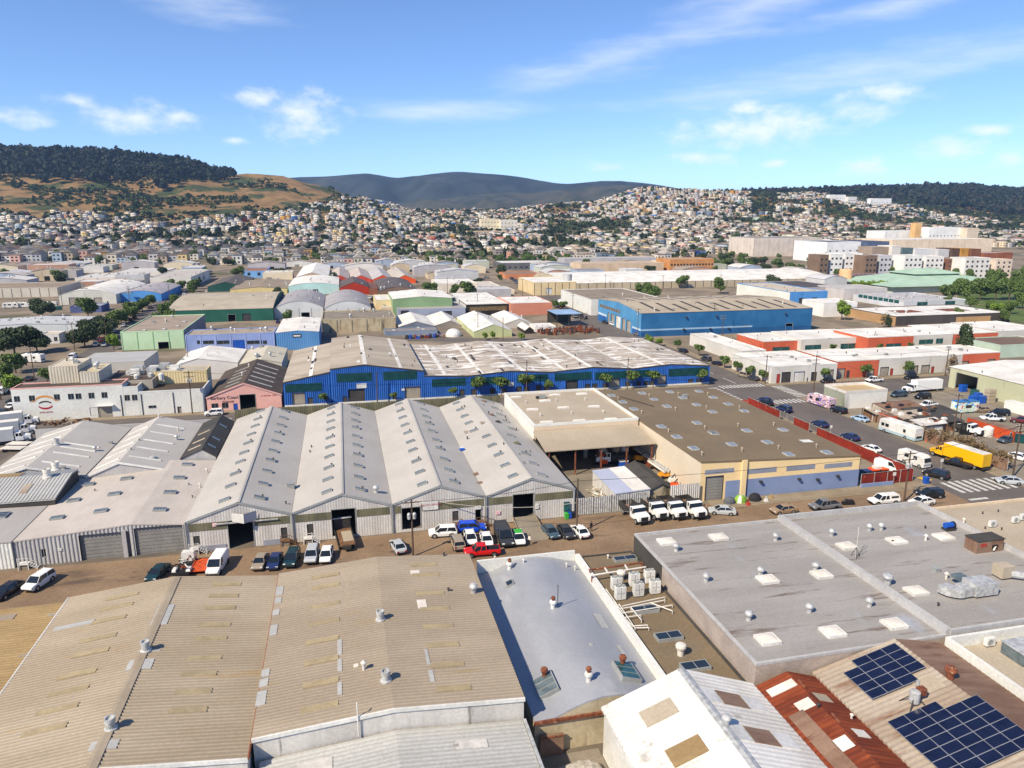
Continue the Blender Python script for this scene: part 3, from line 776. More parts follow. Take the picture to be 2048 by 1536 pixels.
# barrel-vault silver roof
f6 = Bld('workshop', 'silver painted barrel-vault roof between tan sheds and narrow olive roof', 'workshop', 15.6, 29.2, 57.4, 87.2, [(0, 3.6), (.15, 3.7), (.26, 4.35), (.38, 4.9), (.5, 5.2), (.62, 5.15), (.75, 4.8), (.88, 4.25), (1, 3.9)], wall_m='stained_conc', roof_m='silver_coat', oh=0)
soften(f6.roof)
m = MB(); m.box(29.25, 29.85, 57.4, 87.3, 0, 4.9); m.box(15.6, 29.2, 87.25, 87.55, 0, 5.4)
m.build('parapet', 'white_wall', f6.root)
m = MB(); m.box(15.5, 29.2, 57.15, 57.38, 3.3, 3.62); m.build('rusty_coping', 'rusty_metal', f6.root)
patches(f6, 'repair_sheet', 'white_corr', [(1185, 1227, 1218, 1256), (1232, 1291, 1255, 1314), (1177, 1288, 1187, 1292)])
for px, py, k, sc in ((1019, 1138, 'ball', .9), (1106, 1216, 'ball', .9), (1177, 1362, 'ball', 1.0)):
    x, y, z = f6.at(px, py); f6.vent(x, y, 'mushroom', .62, 'white_metal'); o = f6.vent(x, y, 'ball', .72 * sc); o.location.z += .75
x, y, z = f6.at(1108, 1217); f6_m = MB().tube((x + .45, y, z - .2), (x + .45, y, z + 3.0), .045).build('mast', 'dark_metal', f6.root)
x, y, z = f6.at(1020, 1168); f6.skylight(x, y, 1.0, 1.2, 'glass_dark', .25, bars=0)
for px, py, pane2 in ((1093, 1374, 1), (1252, 1347, 1)):
    x, y, z = f6.at(px, py)
    t = f6.skylight(x, y, 2.2, 2.9, 'skylight_glass' if px < 1100 else 'teal_glass', .45, bars=2)
    o = f6.vent(x + .1, y + 1.2, 'ball', .95); o.location.z += .25
for px, py in ((990, 1120), (1047, 1126), (1150, 1140), (1133, 1134)):
    x, y, z = f6.at(px, py); f6.vent(x, y, 'pipe', .6)

# narrow olive roof with plant
f7 = Bld('workshop', 'narrow olive flat roof carrying white cooling units and pipework', 'workshop', 29.95, 37.55, 56.0, 87.4, 4.3, wall_m='stained_conc', roof_m='olive_roof', parapet=.12, par_m='dark_roof')
for px, py, w, l in ((1250, 1120, 3.2, 1.2), (1290, 1222, 3.2, 1.3), (1337, 1276, 3.0, 1.4), (1390, 1336, 3.0, 1.4)):
    x, y, z = f7.at(px, py); f7.skylight(x, y, w, l, 'glass_dark', .4, bars=1)
for px, py in ((1361, 1310), (1242, 1160)):
    x, y, z = f7.at(px, py); f7.vent(x, y, 'mushroom', .85, 'pale_pipe')
for px, py in ((1216, 1117),):
    x, y, z = f7.at(px, py); f7.vent(x, y, 'pipe', .6)
def cooling_unit(x, y, z, label, group, sc=1.0):
    t = thing('cooling_unit', label, 'cooling unit', (x, y, z), group=group)
    me, fan, sl = proto('cool', lambda: (MB().box(-.62, .62, -.4, .4, .08, 1.7).box(-.55, .55, -.35, .35, 0, .08).mesh('casing', 'white_metal'),
        MB().lathe([(.3, 1.69), (.3, 1.8), (.24, 1.8), (.22, 1.72), (.02, 1.72)], n=14).mesh('fan_ring', 'frame_grey'),
        MB().box(-.02, .02, -.41, -.4, .2, 1.6).box(-.5, -.1, -.412, -.4, .9, .94).box(.1, .5, -.412, -.4, .9, .94).mesh('seam', 'dark_metal')))
    ob('casing', me, t); ob('fan_ring', fan, t, (-.31, 0, 0)); ob('fan_ring', fan, t, (.31, 0, 0)); ob('seam', sl, t)
    t.scale = (sc,) * 3
cu = [(1232, 1178, 'back row, left'), (1268, 1170, 'back row, middle'), (1298, 1164, 'back row, right'), (1240, 1197, 'front row, left'), (1276, 1190, 'front row, middle'), (1309, 1185, 'front row, right')]
for px, py, w in cu:
    x, y = W(px, py, 4.4); cooling_unit(x, y, 4.38, f'white twin-fan cooling unit on the olive roof, {w}', 'cooling units on the olive roof')
t = thing('pipe_rack', 'grey pipework rack spreading over the olive roof below the cooling units', 'pipes', (33.5, 68, 4.38))
def pp(px, py, z=4.75): return (*W(px, py, z), z)
for pts in ([(1205, 1180), (1240, 1218), (1330, 1200)], [(1212, 1178), (1246, 1226), (1345, 1210)], [(1222, 1205), (1265, 1252), (1295, 1250)], [(1238, 1208), (1270, 1256), (1298, 1255)], [(1250, 1235), (1282, 1230)], [(1245, 1212), (1330, 1194)], [(1300, 1205), (1345, 1222)], [(1262, 1215), (1283, 1240)]):
    m = MB()
    for a, b_ in zip(pts, pts[1:]): m.tube(pp(*a), pp(*b_), .07, n=6)
    for a in pts: q = pp(*a); m.tube(q, (q[0], q[1], 4.38), .05, n=5)
    m.build('pipe', 'pale_pipe', t)
t = thing('steel_frame', 'rusty white steel frame standing across the olive roof', 'frame', (33.5, 78, 4.38))
for a, b_ in (((1178, 1140), (1285, 1125)), ((1182, 1151), (1292, 1134)), ((1210, 1136), (1216, 1146)), ((1250, 1130), (1256, 1140))):
    MB().tube(pp(*a, 5.3), pp(*b_, 5.3), .13, n=6).build('beam', 'rusty_metal' if a[0] < 1185 and a[1] < 1145 else 'pale_pipe', t)
for a in ((1180, 1140), (1184, 1151), (1284, 1126), (1291, 1135)):
    q = pp(*a, 5.3); MB().box(q[0] - .08, q[0] + .08, q[1] - .08, q[1] + .08, 4.38, 5.3).build('post', 'rusty_metal', t)

# big stained flat roof
f8 = Bld('commercial_building', 'large pale grey stained flat roof with white dome skylights, nearer half', 'building', 37.9, 60.5, 56.4, 87.4, 6.7, wall_m='brick_tan', roof_m='stained_roof', parapet=.28, par_m='grey_wall', faces={'W': 'brick_pink', 'S': 'brick_tan', 'N': 'grey_wall'})
f8.panel('W', (78.2, 87.4, 0, 6.68), 'painted_wall', 'dark_roof', uv=True, proud=.03)
for px, py in ((1333, 1085), (1437, 1076), (1535, 1161), (1643, 1151), (1535, 1281), (1665, 1266), (1788, 1250)):
    x, y, z = f8.at(px, py); f8.skylight(x, y, 2.2, 1.9, 'skylight_white', .3, dome=True, frame='white_metal')
for px, py in ((1352, 1102), (1551, 1081), (1412, 1163), (1630, 1141), (1521, 1150), (1497, 1240), (1618, 1225), (1738, 1213)):
    x, y, z = f8.at(px, py); f8.vent(x, y, 'turbine', .9)
m = MB(); m.box(60.25, 60.85, 56.5, 87.4, 6.6, 7.55); m.build('dividing_parapet', 'grey_wall', f8.root)
f8b = Bld('commercial_building', 'large pale grey stained flat roof with duct box and antenna, farther half', 'building', 60.8, 84.6, 56.4, 87.6, 6.7, wall_m='grey_wall', roof_m='stained_roof', parapet=.75, par_m='grey_wall')
for px, py in ((1693, 1094), (1793, 1083), (1887, 1075), (1832, 1184)):
    x, y, z = f8b.at(px, py); f8b.skylight(x, y, 2.2, 1.9, 'skylight_white', .3, dome=True, frame='white_metal')
for px, py, k in ((1663, 1072, 'turbine'), (1738, 1062, 'turbine'), (1762, 1060, 'turbine'), (1774, 1170, 'mushroom'), (1892, 1158, 'pipe'), (1851, 1081, 'pipe'), (1785, 1086, 'cap'), (1872, 1143, 'box'), (1850, 1057, 'cap'), (1876, 1212, 'cap')):
    x, y, z = f8b.at(px, py); f8b.vent(x, y, k, .9)
def onroof(b, px, py): x, y, z = b.at(px, py); return x, y, z
x, y, z = onroof(f8b, 1711, 1114)
t = thing('antenna', 'thin antenna mast on a small tripod on the stained grey roof', 'antenna', (x, y, z))
MB().tube((x, y, z), (x, y, z + 4.2), .03).build('mast', 'pale_pipe', t)
for a in range(3):
    c, s_ = math.cos(a * 2.1), math.sin(a * 2.1); MB().tube((x + c * .6, y + s_ * .6, z), (x, y, z + 1.4), .035).build('leg', 'dark_metal', t)
MB().tube((x + .3, y, z), (x + 1.6, y + .5, z + 1.3), .03).build('stay', 'dark_metal', t)
x, y, z = onroof(f8b, 1966, 1098)
t = thing('plant_box', 'brown metal plant box with a small red label by the roof edge', 'plant box', (x, y, z))
MB().box(x - 2.1, x + 2.1, y - 1.0, y + 1.0, z, z + 1.7).build('casing', 'rusty_brown', t)
MB().box(x - 2.2, x + 2.2, y - 1.1, y + 1.1, z + 1.7, z + 1.8).build('lid', 'dark_roof', t)
MB().box(x - 1.6, x - .6, y - 1.03, y - 1.005, z + .9, z + 1.35).build('label_plate', 'red_paint', t)
MB().box(x + .3, x + 1.2, y - 1.03, y - 1.005, z + .3, z + 1.0).build('opening', 'black_dark', t)
MB().tube((x + .4, y - 1.2, z + .3), (x + 1.0, y - .9, z + .8), .12).build('duct', 'pale_pipe', t)
x, y, z = onroof(f8b, 1940, 1190)
t = thing('air_handler', 'galvanised air handling unit with curved duct on the grey roof', 'air handler', (x, y, z))
MB().box(x - .2, x + 2.9, y - 1.0, y + 1.2, z + .25, z + 1.7).build('casing', 'galv', t)
MB().box(x - 1.6, x - .2, y - .8, y + .7, z + .3, z + 1.4).build('duct', 'galv', t)
for k in range(5): MB().box(x - .1 + k * .3, x + .1 + k * .3, y + 1.25, y + 2.9, z + .9, z + 1.3).build('louvre', 'skylight_glass', t)
rings = []
for k in range(7):
    a = R(90 * k / 6); cx, cy2 = x - 1.6, y + 1.1; r0, r1 = .7, 2.0
    rings.append([(cx - r0 * math.sin(a), cy2 - r0 * math.cos(a), z + .3), (cx - r1 * math.sin(a), cy2 - r1 * math.cos(a), z + .3), (cx - r1 * math.sin(a), cy2 - r1 * math.cos(a), z + 1.3), (cx - r0 * math.sin(a), cy2 - r0 * math.cos(a), z + 1.3)])
MB().loft(rings).build('elbow', 'galv', t)
x, y, z = onroof(f8b, 2005, 1155)
t = thing('air_handler', 'cream rooftop air unit with a long grey duct at the right edge', 'air handler', (x, y, z))
MB().box(x - .9, x + .9, y - .7, y + .8, z + .25, z + 1.7).build('casing', 'tan_flat', t)
MB().tube((x + .5, y - .5, z + .7), (x + 3.4, y - 2.0, z + .55), .45, n=10).build('duct', 'galv', t)
MB().tube((x + 3.4, y - 2.0, z + .55), (x + 9, y - 2.2, z + .55), .45, n=10).build('duct', 'galv', t)
x, y, z = onroof(f8b, 1897, 1060)
t = thing('blue_compressor', 'small blue compressor with black fan near the roof parapet', 'compressor', (x, y, z))
MB().box(x - .8, x + .8, y - .5, y + .5, z + .1, z + .35).build('base', 'dark_metal', t)
M('blue_paint', S(30, 90, 190, .85), rough=.5)
MB().tube((x - .7, y, z + .75), (x + .5, y, z + .75), .42, n=12).build('tank', 'blue_paint', t)
MB().tube((x + .55, y, z + .75), (x + .75, y, z + .75), .5, n=12).build('fan', 'black_dark', t)

f9 = Bld('commercial_building', 'tan flat roof with white air conditioners at the right edge', 'building', 85.0, 112, 54, 88.0, 5.6, wall_m='beige_wall', roof_m='tan_flat', parapet=.3)
def ac_unit(b, px, py, label):
    x, y, z = b.at(px, py); t = thing('air_conditioner', label, 'air conditioner', (x, y, z), group='white air conditioners on the flat roofs')
    MB().box(x - .55, x + .55, y - .22, y + .22, z + .12, z + 1.0).build('casing', 'white_metal', t)
    MB().box(x - .5, x + .5, y - .2, y + .2, z, z + .12).build('feet', 'dark_metal', t)
    o = ob('fan_grille', proto('grille', lambda: MB().lathe([(.34, 0), (.34, .03), (.3, .03), (.28, .0), (.02, .01)], n=16).mesh('fan', 'frame_grey')), t, (-.12, -.225, .56), (R(90), 0, 0))
ac_unit(f9, 1984, 1054, 'white air conditioner on the tan roof between two small vents')
ac_unit(f9, 2030, 1046, 'white air conditioner on the tan roof at the right edge of the photo')
ac_unit(f9, 2046, 1040, 'white air conditioner cut off by the right edge, behind another')
for px, py, k in ((1965, 1028, 'cap'), (1927, 1046, 'pipe'), (1996, 1024, 'cap'), (1970, 1058, 'cap'), (2003, 1060, 'cap')):
    x, y, z = f9.at(px, py); f9.vent(x, y, k, .8)

# white gable, lower centre
f10 = Bld('warehouse', 'white corrugated gable roof with faded tan skylight panels above the yard', 'warehouse', 21.9, 37.2, 30, 55.8, gable(5.2, 8.0), wall_m='white_metal', roof_m='white_roof', rrib=.6, ramp=.035, oh=.25, openings=[('W', (43.5, 46.5, 0, 3.6), 'open', 1)])
for x0, x1, y0, y1, mt in ((24.2, 27.2, 51.3, 53.3, 'tan_flat'), (24.4, 27.4, 46.2, 48.2, 'ochre_corr'), (31.6, 34.2, 51.2, 53.2, 'rusty_brown'), (31.6, 34.2, 46.2, 48.2, 'rusty_brown')):
    quadpatch(f10, 'translucent_panel', mt, x0, x1, y0, y1)
for x0, x1, y0, y1 in ((30.0, 31.5, 51.2, 53.2), (34.3, 36.2, 51.2, 53.2), (30.0, 31.5, 46.2, 48.2), (34.3, 36.2, 46.2, 48.2)): quadpatch(f10, 'white_sheet', 'white_metal', x0, x1, y0, y1)
m = MB(); 
for sgn in (-1, 1): m.poly((29.55, 29.8, 8.13), (29.55 + sgn * .4, 29.8, 8.02), (29.55 + sgn * .4, 56.0, 8.02), (29.55, 56.0, 8.13))
m.build('ridge_cap', 'galv', f10.root)
f10.vent(29.9, 48.0, 'mushroom', .6)

f11 = Bld('shed', 'rust red corrugated gable shed beside the solar roof', 'shed', 37.6, 44.2, 30, 55.6, gable(5.0, 6.1), wall_m='rust', roof_m='rust', rrib=.55, ramp=.08, oh=.1)
for x0, x1, y0, y1, mt in ((38.0, 40.7, 53.6, 54.6, 'pale_pipe'), (39.1, 40.6, 50.6, 51.8, 'pale_pipe'), (41.4, 43.0, 51.2, 52.4, 'tan_flat'), (39.3, 40.6, 45.2, 46.6, 'white_metal'), (41.8, 43.2, 46.4, 47.4, 'pale_pipe'), (37.9, 39.4, 30.5, 50.8, 'rusty_brown')):
    quadpatch(f11, 'patched_sheet', mt, x0, x1, y0, y1)
for x, y in ((41.1, 53.0), (41.1, 47.9)):
    MB().tube((x, y, f11.z(x, y) + .12), (x + .1, y + 1.2, f11.z(x, y) + .15), .14).build('vent_hood', 'rusty_metal', f11.root)
f11.vent(43.2, 49.0, 'pipe', .6); f11.vent(40.6, 50.3, 'cap')
f12 = Bld('warehouse', 'rust-streaked gable roof carrying two blue solar arrays', 'warehouse', 44.3, 59.2, 30, 56.1, [(0, 5.2), (.62, 7.6), (1, 6.4)], wall_m='brick_tan', roof_m='rusty_tan', rrib=.55, ramp=.06, oh=.1)
quadpatch(f12, 'rusty_roof_half', 'rusty_brown', 53.6, 59.2, 30, 56.1, .07)
quadpatch(f12, 'translucent_panel', 'tan_flat', 50.6, 52.8, 48.6, 50.4)
f12.vent(53.9, 49.4, 'mushroom', .8, 'rusty_metal')
x, y = 49.0, 48.2; z = f12.z(x, y)
t = thing('roof_tank', 'small grey tank on splayed legs between the two solar arrays', 'tank', (x, y, z))
MB().lathe([(.42, .3), (.46, .4), (.46, 1.4), (.2, 1.55)], (x, y, z)).build('tank', 'galv', t)
MB().box(x + .4, x + 1.1, y - .2, y + .4, z + .9, z + 1.6).build('control_box', 'rusty_metal', t)
MB().tube((x + .75, y + .6, z + .2), (x + .75, y + .6, z + 2.0), .16).build('flue', 'galv', t)
for a in range(4):
    c, s_ = math.cos(a * 1.57 + .6), math.sin(a * 1.57 + .6); MB().tube((x + c * 1.2, y + s_ * 1.2, f12.z(x + c * 1.2, y) - .0), (x + c * .3, y + s_ * .3, z + .9), .05).build('leg', 'dark_metal', t)
def solar(label, x0, y0, nx, ny, skip=()):
    w, l = 1.7, 1.03
    sl = f12.slope(x0 + .1, y0); t = thing('solar_array', label, 'solar array', (x0, y0, f12.z(x0, y0) + .2), group='solar arrays on the streaked roof')
    me, fr = proto('panel', lambda: (MB().box(0, w - .03, 0, l - .03, 0, .04).mesh('panel', 'solar_cell'), MB().box(-.02, w - .04, -.02, 0, -.02, .05).box(-.02, w - .04, l - .06, l - .04, -.02, .05).box(-.02, 0, 0, l - .06, -.02, .05).box(w - .06, w - .04, 0, l - .06, -.02, .05).mesh('frame', 'solar_frame')))
    for i in range(nx):
        for j in range(ny):
            if (i, j) in skip: continue
            p = ob('solar_panel', me, t, (i * w * math.cos(sl), j * l, i * w * math.sin(sl) + .12), (0, -sl, 0)); ob('frame', fr, p)
solar('smaller blue solar array of twenty-odd panels high on the streaked roof', 46.3, 50.2, 4, 5, {(3, 0), (0, 4)})
solar('larger blue solar array in the bottom right corner of the photo', 45.6, 40.2, 5, 7, {(4, 6), (3, 6)})
f13 = Bld('commercial_building', 'flat tan roof behind a tall white parapet wall at the right edge', 'building', 59.6, 90, 30, 55.8, 5.9, wall_m='white_wall', roof_m='tan_flat', parapet=1.3, par_m='white_wall')
ac_unit(f13, 1978, 1292, 'white air conditioner on the roof below the stained grey building')
for px, py, k in ((1945, 1284, 'cap'), (2025, 1272, 'cap'), (1995, 1262, 'pipe')):
    x, y, z = f13.at(px, py); f13.vent(x, y, k)
x, y, z = f13.at(2040, 1315)
t = thing('glazed_roof_box', 'glass and metal rooftop box cut off by the right edge', 'roof box', (x, y, z))
MB().box(x - 1.2, x + 2, y - 1.4, y + 1.2, z, z + 1.3).build('casing', 'skylight_glass', t); MB().box(x - 1.3, x + 2.1, y - 1.5, y + 1.3, z + 1.3, z + 1.4).build('lid', 'galv', t)
for k in range(3): MB().tube((61.5 + k * 7, 55.6, 6.9 + .2 * (k % 2)), (66 + k * 7, 55.7, 7.0), .05).build('conduit', 'dark_metal', f13.root)

# little yard below the vault
x, y = W(1160, 1500); t = thing('covered_car', 'small car under a silver-grey tarpaulin in the yard', 'car', (18.9, 53.6, 0))
rings = []
for k, (yy, h_, w_) in enumerate(((-2.1, .75, .75), (-1.9, 1.0, .9), (-1.0, 1.25, .95), (.2, 1.45, .95), (1.0, 1.4, .93), (1.7, 1.0, .9), (2.1, .6, .75))):
    ring = []
    for j in range(14):
        a = math.pi * j / 13; wob = 1 + .05 * math.sin(j * 5 + k * 3)
        ring.append((yy + .06 * math.sin(j * 3), -w_ * math.cos(a) * wob * (1.0 if 0 < j < 13 else 1.08), h_ * math.sin(a) ** .45 * wob if 0 < j < 13 else 0))
    rings.append(ring)
M('tarp', S(186, 178, 164), S(156, 148, 136), rough=.45, scale=1.5, bump=.6, bscale=3, local=True)
o = ob('tarpaulin', MB().loft(rings).mesh('tarp', 'tarp'), t)
t = thing('green_bin', 'bright green bin beside the tarpaulin-covered car', 'bin', (16.6, 53.4, 0))
M('green_paint', S(60, 170, 60), rough=.5)
MB().frustum((16.25, 16.95, 53.1, 53.7), (16.15, 17.05, 53.0, 53.8), 0, 1.05).build('body', 'green_paint', t); MB().box(16.1, 17.1, 52.95, 53.85, 1.05, 1.15).build('lid', 'green_paint', t)
t = thing('blue_drum', 'blue drum with a white top by the shed wall', 'drum', (21.0, 51.2, 0))
MB().lathe([(.3, 0), (.3, .88), (.28, .9)], (21.0, 51.2, 0)).build('body', 'blue_paint', t); MB().lathe([(.27, .9), (.27, .93)], (21.0, 51.2, 0)).build('lid', 'white_metal', t)
t = thing('rusty_gate', 'rusty brown metal sheet leaning at the yard wall', 'sheet', (16.2, 56.9, 0))
MB().box(16.0, 18.3, 56.85, 57.1, 0, 2.2).build('sheet', 'rusty_brown', t); MB().box(15.9, 18.4, 56.78, 56.84, 2.0, 2.15).build('rail', 'rusty_metal', t)
# ------------------------------------------------------------------ second row: four gable warehouses and neighbours
def Z(off, s, pts): return [(off[0] + x / s, off[1] + y / s) for x, y in pts]
XB = [-24.95, -9.45, 6.0, 21.4, 36.85]
za, zb_ = ((350, 780), 4.042), ((800, 780), 4.042)
SKY = [Z(*za, [(690, 175), (670, 237), (648, 295), (618, 362), (592, 432), (560, 510), (530, 585), (490, 680), (452, 778), (403, 895), (885, 172), (870, 228), (852, 288), (832, 352), (812, 420), (790, 495), (770, 572), (742, 660), (712, 762), (680, 875)]),
       Z(*za, [(1262, 150), (1260, 202), (1258, 258), (1258, 318), (1255, 388), (1252, 462), (1247, 542), (1243, 632), (1236, 727), (1230, 828), (1445, 142), (1450, 195), (1452, 250), (1458, 308), (1462, 378), (1467, 450), (1472, 527), (1478, 617), (1483, 710), (1493, 808)]),
       Z(*za, [(1808, 118), (1822, 170), (1840, 225), (1858, 287), (1880, 350), (1903, 422), (1923, 490), (1950, 578), (1980, 668), (2000, 765)]) + Z(*zb_, [(160, 110), (185, 162), (205, 217), (230, 272), (255, 335), (288, 408), (315, 475), (352, 562), (390, 652), (430, 745)]),
       Z(*zb_, [(455, 110), (485, 162), (522, 215), (556, 270), (597, 332), (698, 378), (744, 452), (795, 527), (850, 612), (912, 700), (720, 95), (760, 148), (800, 200), (845, 255), (895, 315), (888, 370), (1005, 515), (1070, 597), (1140, 690)])]
OPEN = [[('S', (457, 1040, 507, 1092), 'open'), ('S', (387, 1072, 400, 1090), 'door'), ('S', (562, 1055, 575, 1078), 'door')],
        [('S', (614, 1048, 627, 1070), 'door'), ('S', (664, 1018, 711, 1070), 'open')],
        [('S', (804, 1015, 841, 1057), 'open'), ('S', (905, 1022, 917, 1041), 'door'), ('S', (951, 1018, 962, 1040), 'open')],
        [('S', (1026, 988, 1067, 1033), 'open')]]
GL = ['grey gable warehouse with skylights and a blank box sign over its open door', 'grey gable warehouse with skylights, flatbed truck backed into its open door',
      'grey gable warehouse with skylights and a white red-lettered sign', 'grey gable warehouse with patched roof, rightmost of the four skylit gables']
GB = []
for i in range(4):
    b = Bld('warehouse', GL[i], 'warehouse', XB[i] + .12, XB[i + 1] - .12, 110.6, 169.4, gable(5.0, 7.5), wall_m='galv_wall', roof_m='gable_roof', openings=OPEN[i], ribs={'S': .42, 'W': 0}, amp=.02, oh=.1, trim='frame_grey', group='four skylit gable warehouses')
    GB.append(b)
    for k, (px, py) in enumerate(SKY[i]):
        x, y, z = b.at(px, py); b.skylight(x, y, 1.75, .95, 'skylight_glass', .32, bars=3)
        if k % 3 == 1: b.vent(x + .5, y + .55, 'cap', 1.1)
    # olive band of old translucent panels under the eave, broken at the doors
    holes = sorted((b.frect('S', q[1])[0], b.frect('S', q[1])[1]) for q in OPEN[i] if q[2] == 'open' and b.frect('S', q[1])[3] > 3.2)
    u = b.x0 + .2
    for h0, h1 in holes + [(b.x1 - .2, 0)]:
        if h0 - u > .5:
            k = 0; n_ = max(1, round((h0 - u) / 1.1)); w = (h0 - u - .15) / n_
            for k in range(n_): b.panel('S', (u + .1 + k * w, u + .07 + (k + 1) * w, 3.35, 4.6), 'translucent_panel', 'olive_band', uv=True, proud=.06 + .004 * (k % 2))
        u = h1 + .15
    MB().tube((b.x0 - .1, 110.42, 0), (b.x0 - .1, 110.42, 5.0), .09).build('downpipe', 'frame_grey', b.root)
    m = MB(); m.poly((b.x0 + 7.6 - .3, 110.4, 7.53), (b.x0 + 7.63, 110.4, 7.6), (b.x0 + 7.63, 169.6, 7.6), (b.x0 + 7.6 - .3, 169.6, 7.53))
    m.poly((b.x0 + 7.63 + .3, 110.4, 7.53), (b.x0 + 7.63, 110.4, 7.6), (b.x0 + 7.63, 169.6, 7.6), (b.x0 + 7.63 + .3, 169.6, 7.53)); m.build('ridge_cap', 'gable_roof', b.root)
for x0, x1 in ((-24.0, -19.4), (-14.0, -10.3)): GB[0].panel('S', (x0, x1, 0, .9), 'base_wall', 'lavender_base', uv=True, proud=.12)
for i, (px, py, k) in enumerate(((582, 975, 'box'), (752, 985, 'turbine'), (572, 1008, 'cap'))):
    b = GB[0] if px < 590 else GB[1]; x, y, z = b.at(px, py); b.vent(x, y, k, 1.5 if k == 'box' else 1)
for px, py in ((623, 895), (620, 905), (585, 905)): x, y, z = GB[1].at(px, py); GB[1].vent(x, y, 'cap')
rs = random.Random(5)
for _ in range(12):
    x, y = rs.uniform(23, 35), rs.uniform(118, 166); GB[3].vent(x, y, 'cap', rs.uniform(.6, 1.2))
for px, py, mt in ((933, 865, 'rusty_tan'), (967, 846, 'rusty_tan'), (922, 897, 'white_metal'), (921, 900, 'blue_paint'), (951, 949, 'rusty_brown'), (958, 967, 'rusty_brown'), (993, 844, 'dark_roof'), (980, 830, 'rusty_brown'), (966, 802, 'rusty_brown'), (1030, 886, 'olive_band')):
    b = GB[3] if px > 930 else GB[2]; x, y, z = b.at(px, py)
    m = MB()
    for k in range(4): m.box(x + rs.uniform(-.7, .4), x + rs.uniform(.3, .9), y + rs.uniform(-.7, 0), y + rs.uniform(.1, .8), z + .04, z + rs.uniform(.08, .2))
    m.build('roof_debris', mt, b.root)
def text(s_, mat, size, loc, rot, parent, align='CENTER', extrude=.01, sx=1):
    c = bpy.data.curves.new('lettering', 'FONT'); c.body = s_; c.size = size; c.align_x = align; c.align_y = 'CENTER'; c.extrude = extrude; c.resolution_u = 2
    tmp = bpy.data.objects.new('lettering', c); COL.objects.link(tmp); bpy.context.view_layer.update()
    me = bpy.data.meshes.new_from_object(tmp.evaluated_get(bpy.context.evaluated_depsgraph_get())); bpy.data.objects.remove(tmp)
    me.materials.clear(); me.materials.append(MATS[mat]); o = bpy.data.objects.new('lettering', me); COL.objects.link(o)
    f = OFF.get(parent.name, (0, 0, 0)); o.parent = parent; o.location = (loc[0] - f[0], loc[1] - f[1], loc[2] - f[2]); o.rotation_euler = rot; o.scale = (sx, 1, 1)
    return o
M('red_ink', S(176, 30, 44)); M('dark_ink', S(46, 40, 42)); M('blue_ink', S(50, 70, 120)); M('orange_ink', S(206, 140, 70)); M('pink_sign', S(236, 190, 196))
def sign(b, face, r, label, lines, board='white_metal'):
    u0, u1, z0, z1 = b.frect(face, r); y = b.y0
    t = thing('sign', label, 'sign', ((u0 + u1) / 2, y - .1, z0))
    MB().box(u0, u1, y - .18, y - .085, z0, z1).build('board', board, t)
    for s_, mt, fz, sz in lines: text(s_, mt, sz * (z1 - z0), ((u0 + u1) / 2, y - .19, z0 + fz * (z1 - z0)), (R(90), 0, 0), t)
sign(GB[2], 'S', (845, 1003, 876, 1019), 'white sign reading M AUTO SERVICE in red letters', [('M AUTO SERVICE', 'red_ink', .62, .32), ('- - - - - - -', 'dark_ink', .28, .2)])
sign(GB[2], 'S', (950, 1011, 962, 1018), 'small pale blue sign above a dark doorway', [('- - -', 'blue_ink', .5, .4)])
sign(GB[0], 'S', (425, 1046, 434, 1052), 'small pink notice left of the big open door', [('- - -', 'red_ink', .5, .4)], 'pink_sign')
sign(GB[3], 'S', (992, 1022, 1000, 1028), 'small pink notice beside the ramp door', [('- - -', 'red_ink', .5, .4)], 'pink_sign')
sign(GB[3], 'S', (1070, 1008, 1077, 1017), 'small white notice right of the ramp door', [('---', 'dark_ink', .6, .3)])
t = thing('box_sign', 'blank white V-shaped box sign above the open warehouse door', 'sign', (-16.2, 110.3, 4.4))
m = MB(); m.poly((-18.2, 110.35, 4.5), (-16.4, 109.5, 4.35), (-16.4, 109.5, 5.9), (-18.2, 110.35, 5.9)); m.build('board', 'white_metal', t)
m = MB(); m.poly((-16.4, 109.5, 4.35), (-14.6, 110.35, 4.6), (-14.6, 110.35, 6.0), (-16.4, 109.5, 5.9)); m.build('board', 'lavender_base', t)
MB().box(-20.8, -11.5, 110.28, 110.5, 4.22, 4.38).build('door_rail', 'galv', GB[0].root)
# wooden stairs at the doors
def stairs(x, y, h, label, mat='white_metal', w=1.3, left=True):
    t = thing('entry_stairs', label, 'stairs', (x, y, 0), group='short entry stairs along the warehouse fronts')
    MB().box(x - w / 2, x + w / 2, y, y + 1.1, h - .1, h).build('landing', mat, t)
    n_ = 4
    for k in range(n_):
        x0 = x + w / 2 + k * .28; MB().box(x0, x0 + .3, y + .05, y + 1.0, h * (n_ - k) / (n_ + 1) - .06, h * (n_ - k) / (n_ + 1)).build('tread', mat, t)
    for px_, pz in ((x - w / 2, h), (x + w / 2, h), (x + w / 2 + n_ * .28, .2)):
        MB().box(px_ - .05, px_ + .05, y - .02, y + .06, 0, pz + 1.0).build('post', mat, t)
    for q in (.5, .95):
        MB().box(x - w / 2, x + w / 2, y - .01, y + .03, h + q - .06, h + q).build('rail', mat, t)
        MB().tube((x + w / 2, y + .01, h + q), (x + w / 2 + n_ * .28, y + .01, .2 + q), .04, n=5).build('rail', mat, t)
    MB().box(x - w / 2 + .1, x + w / 2 - .1, y + .2, y + 1.05, 0, h - .1).build('base', 'concrete', t)
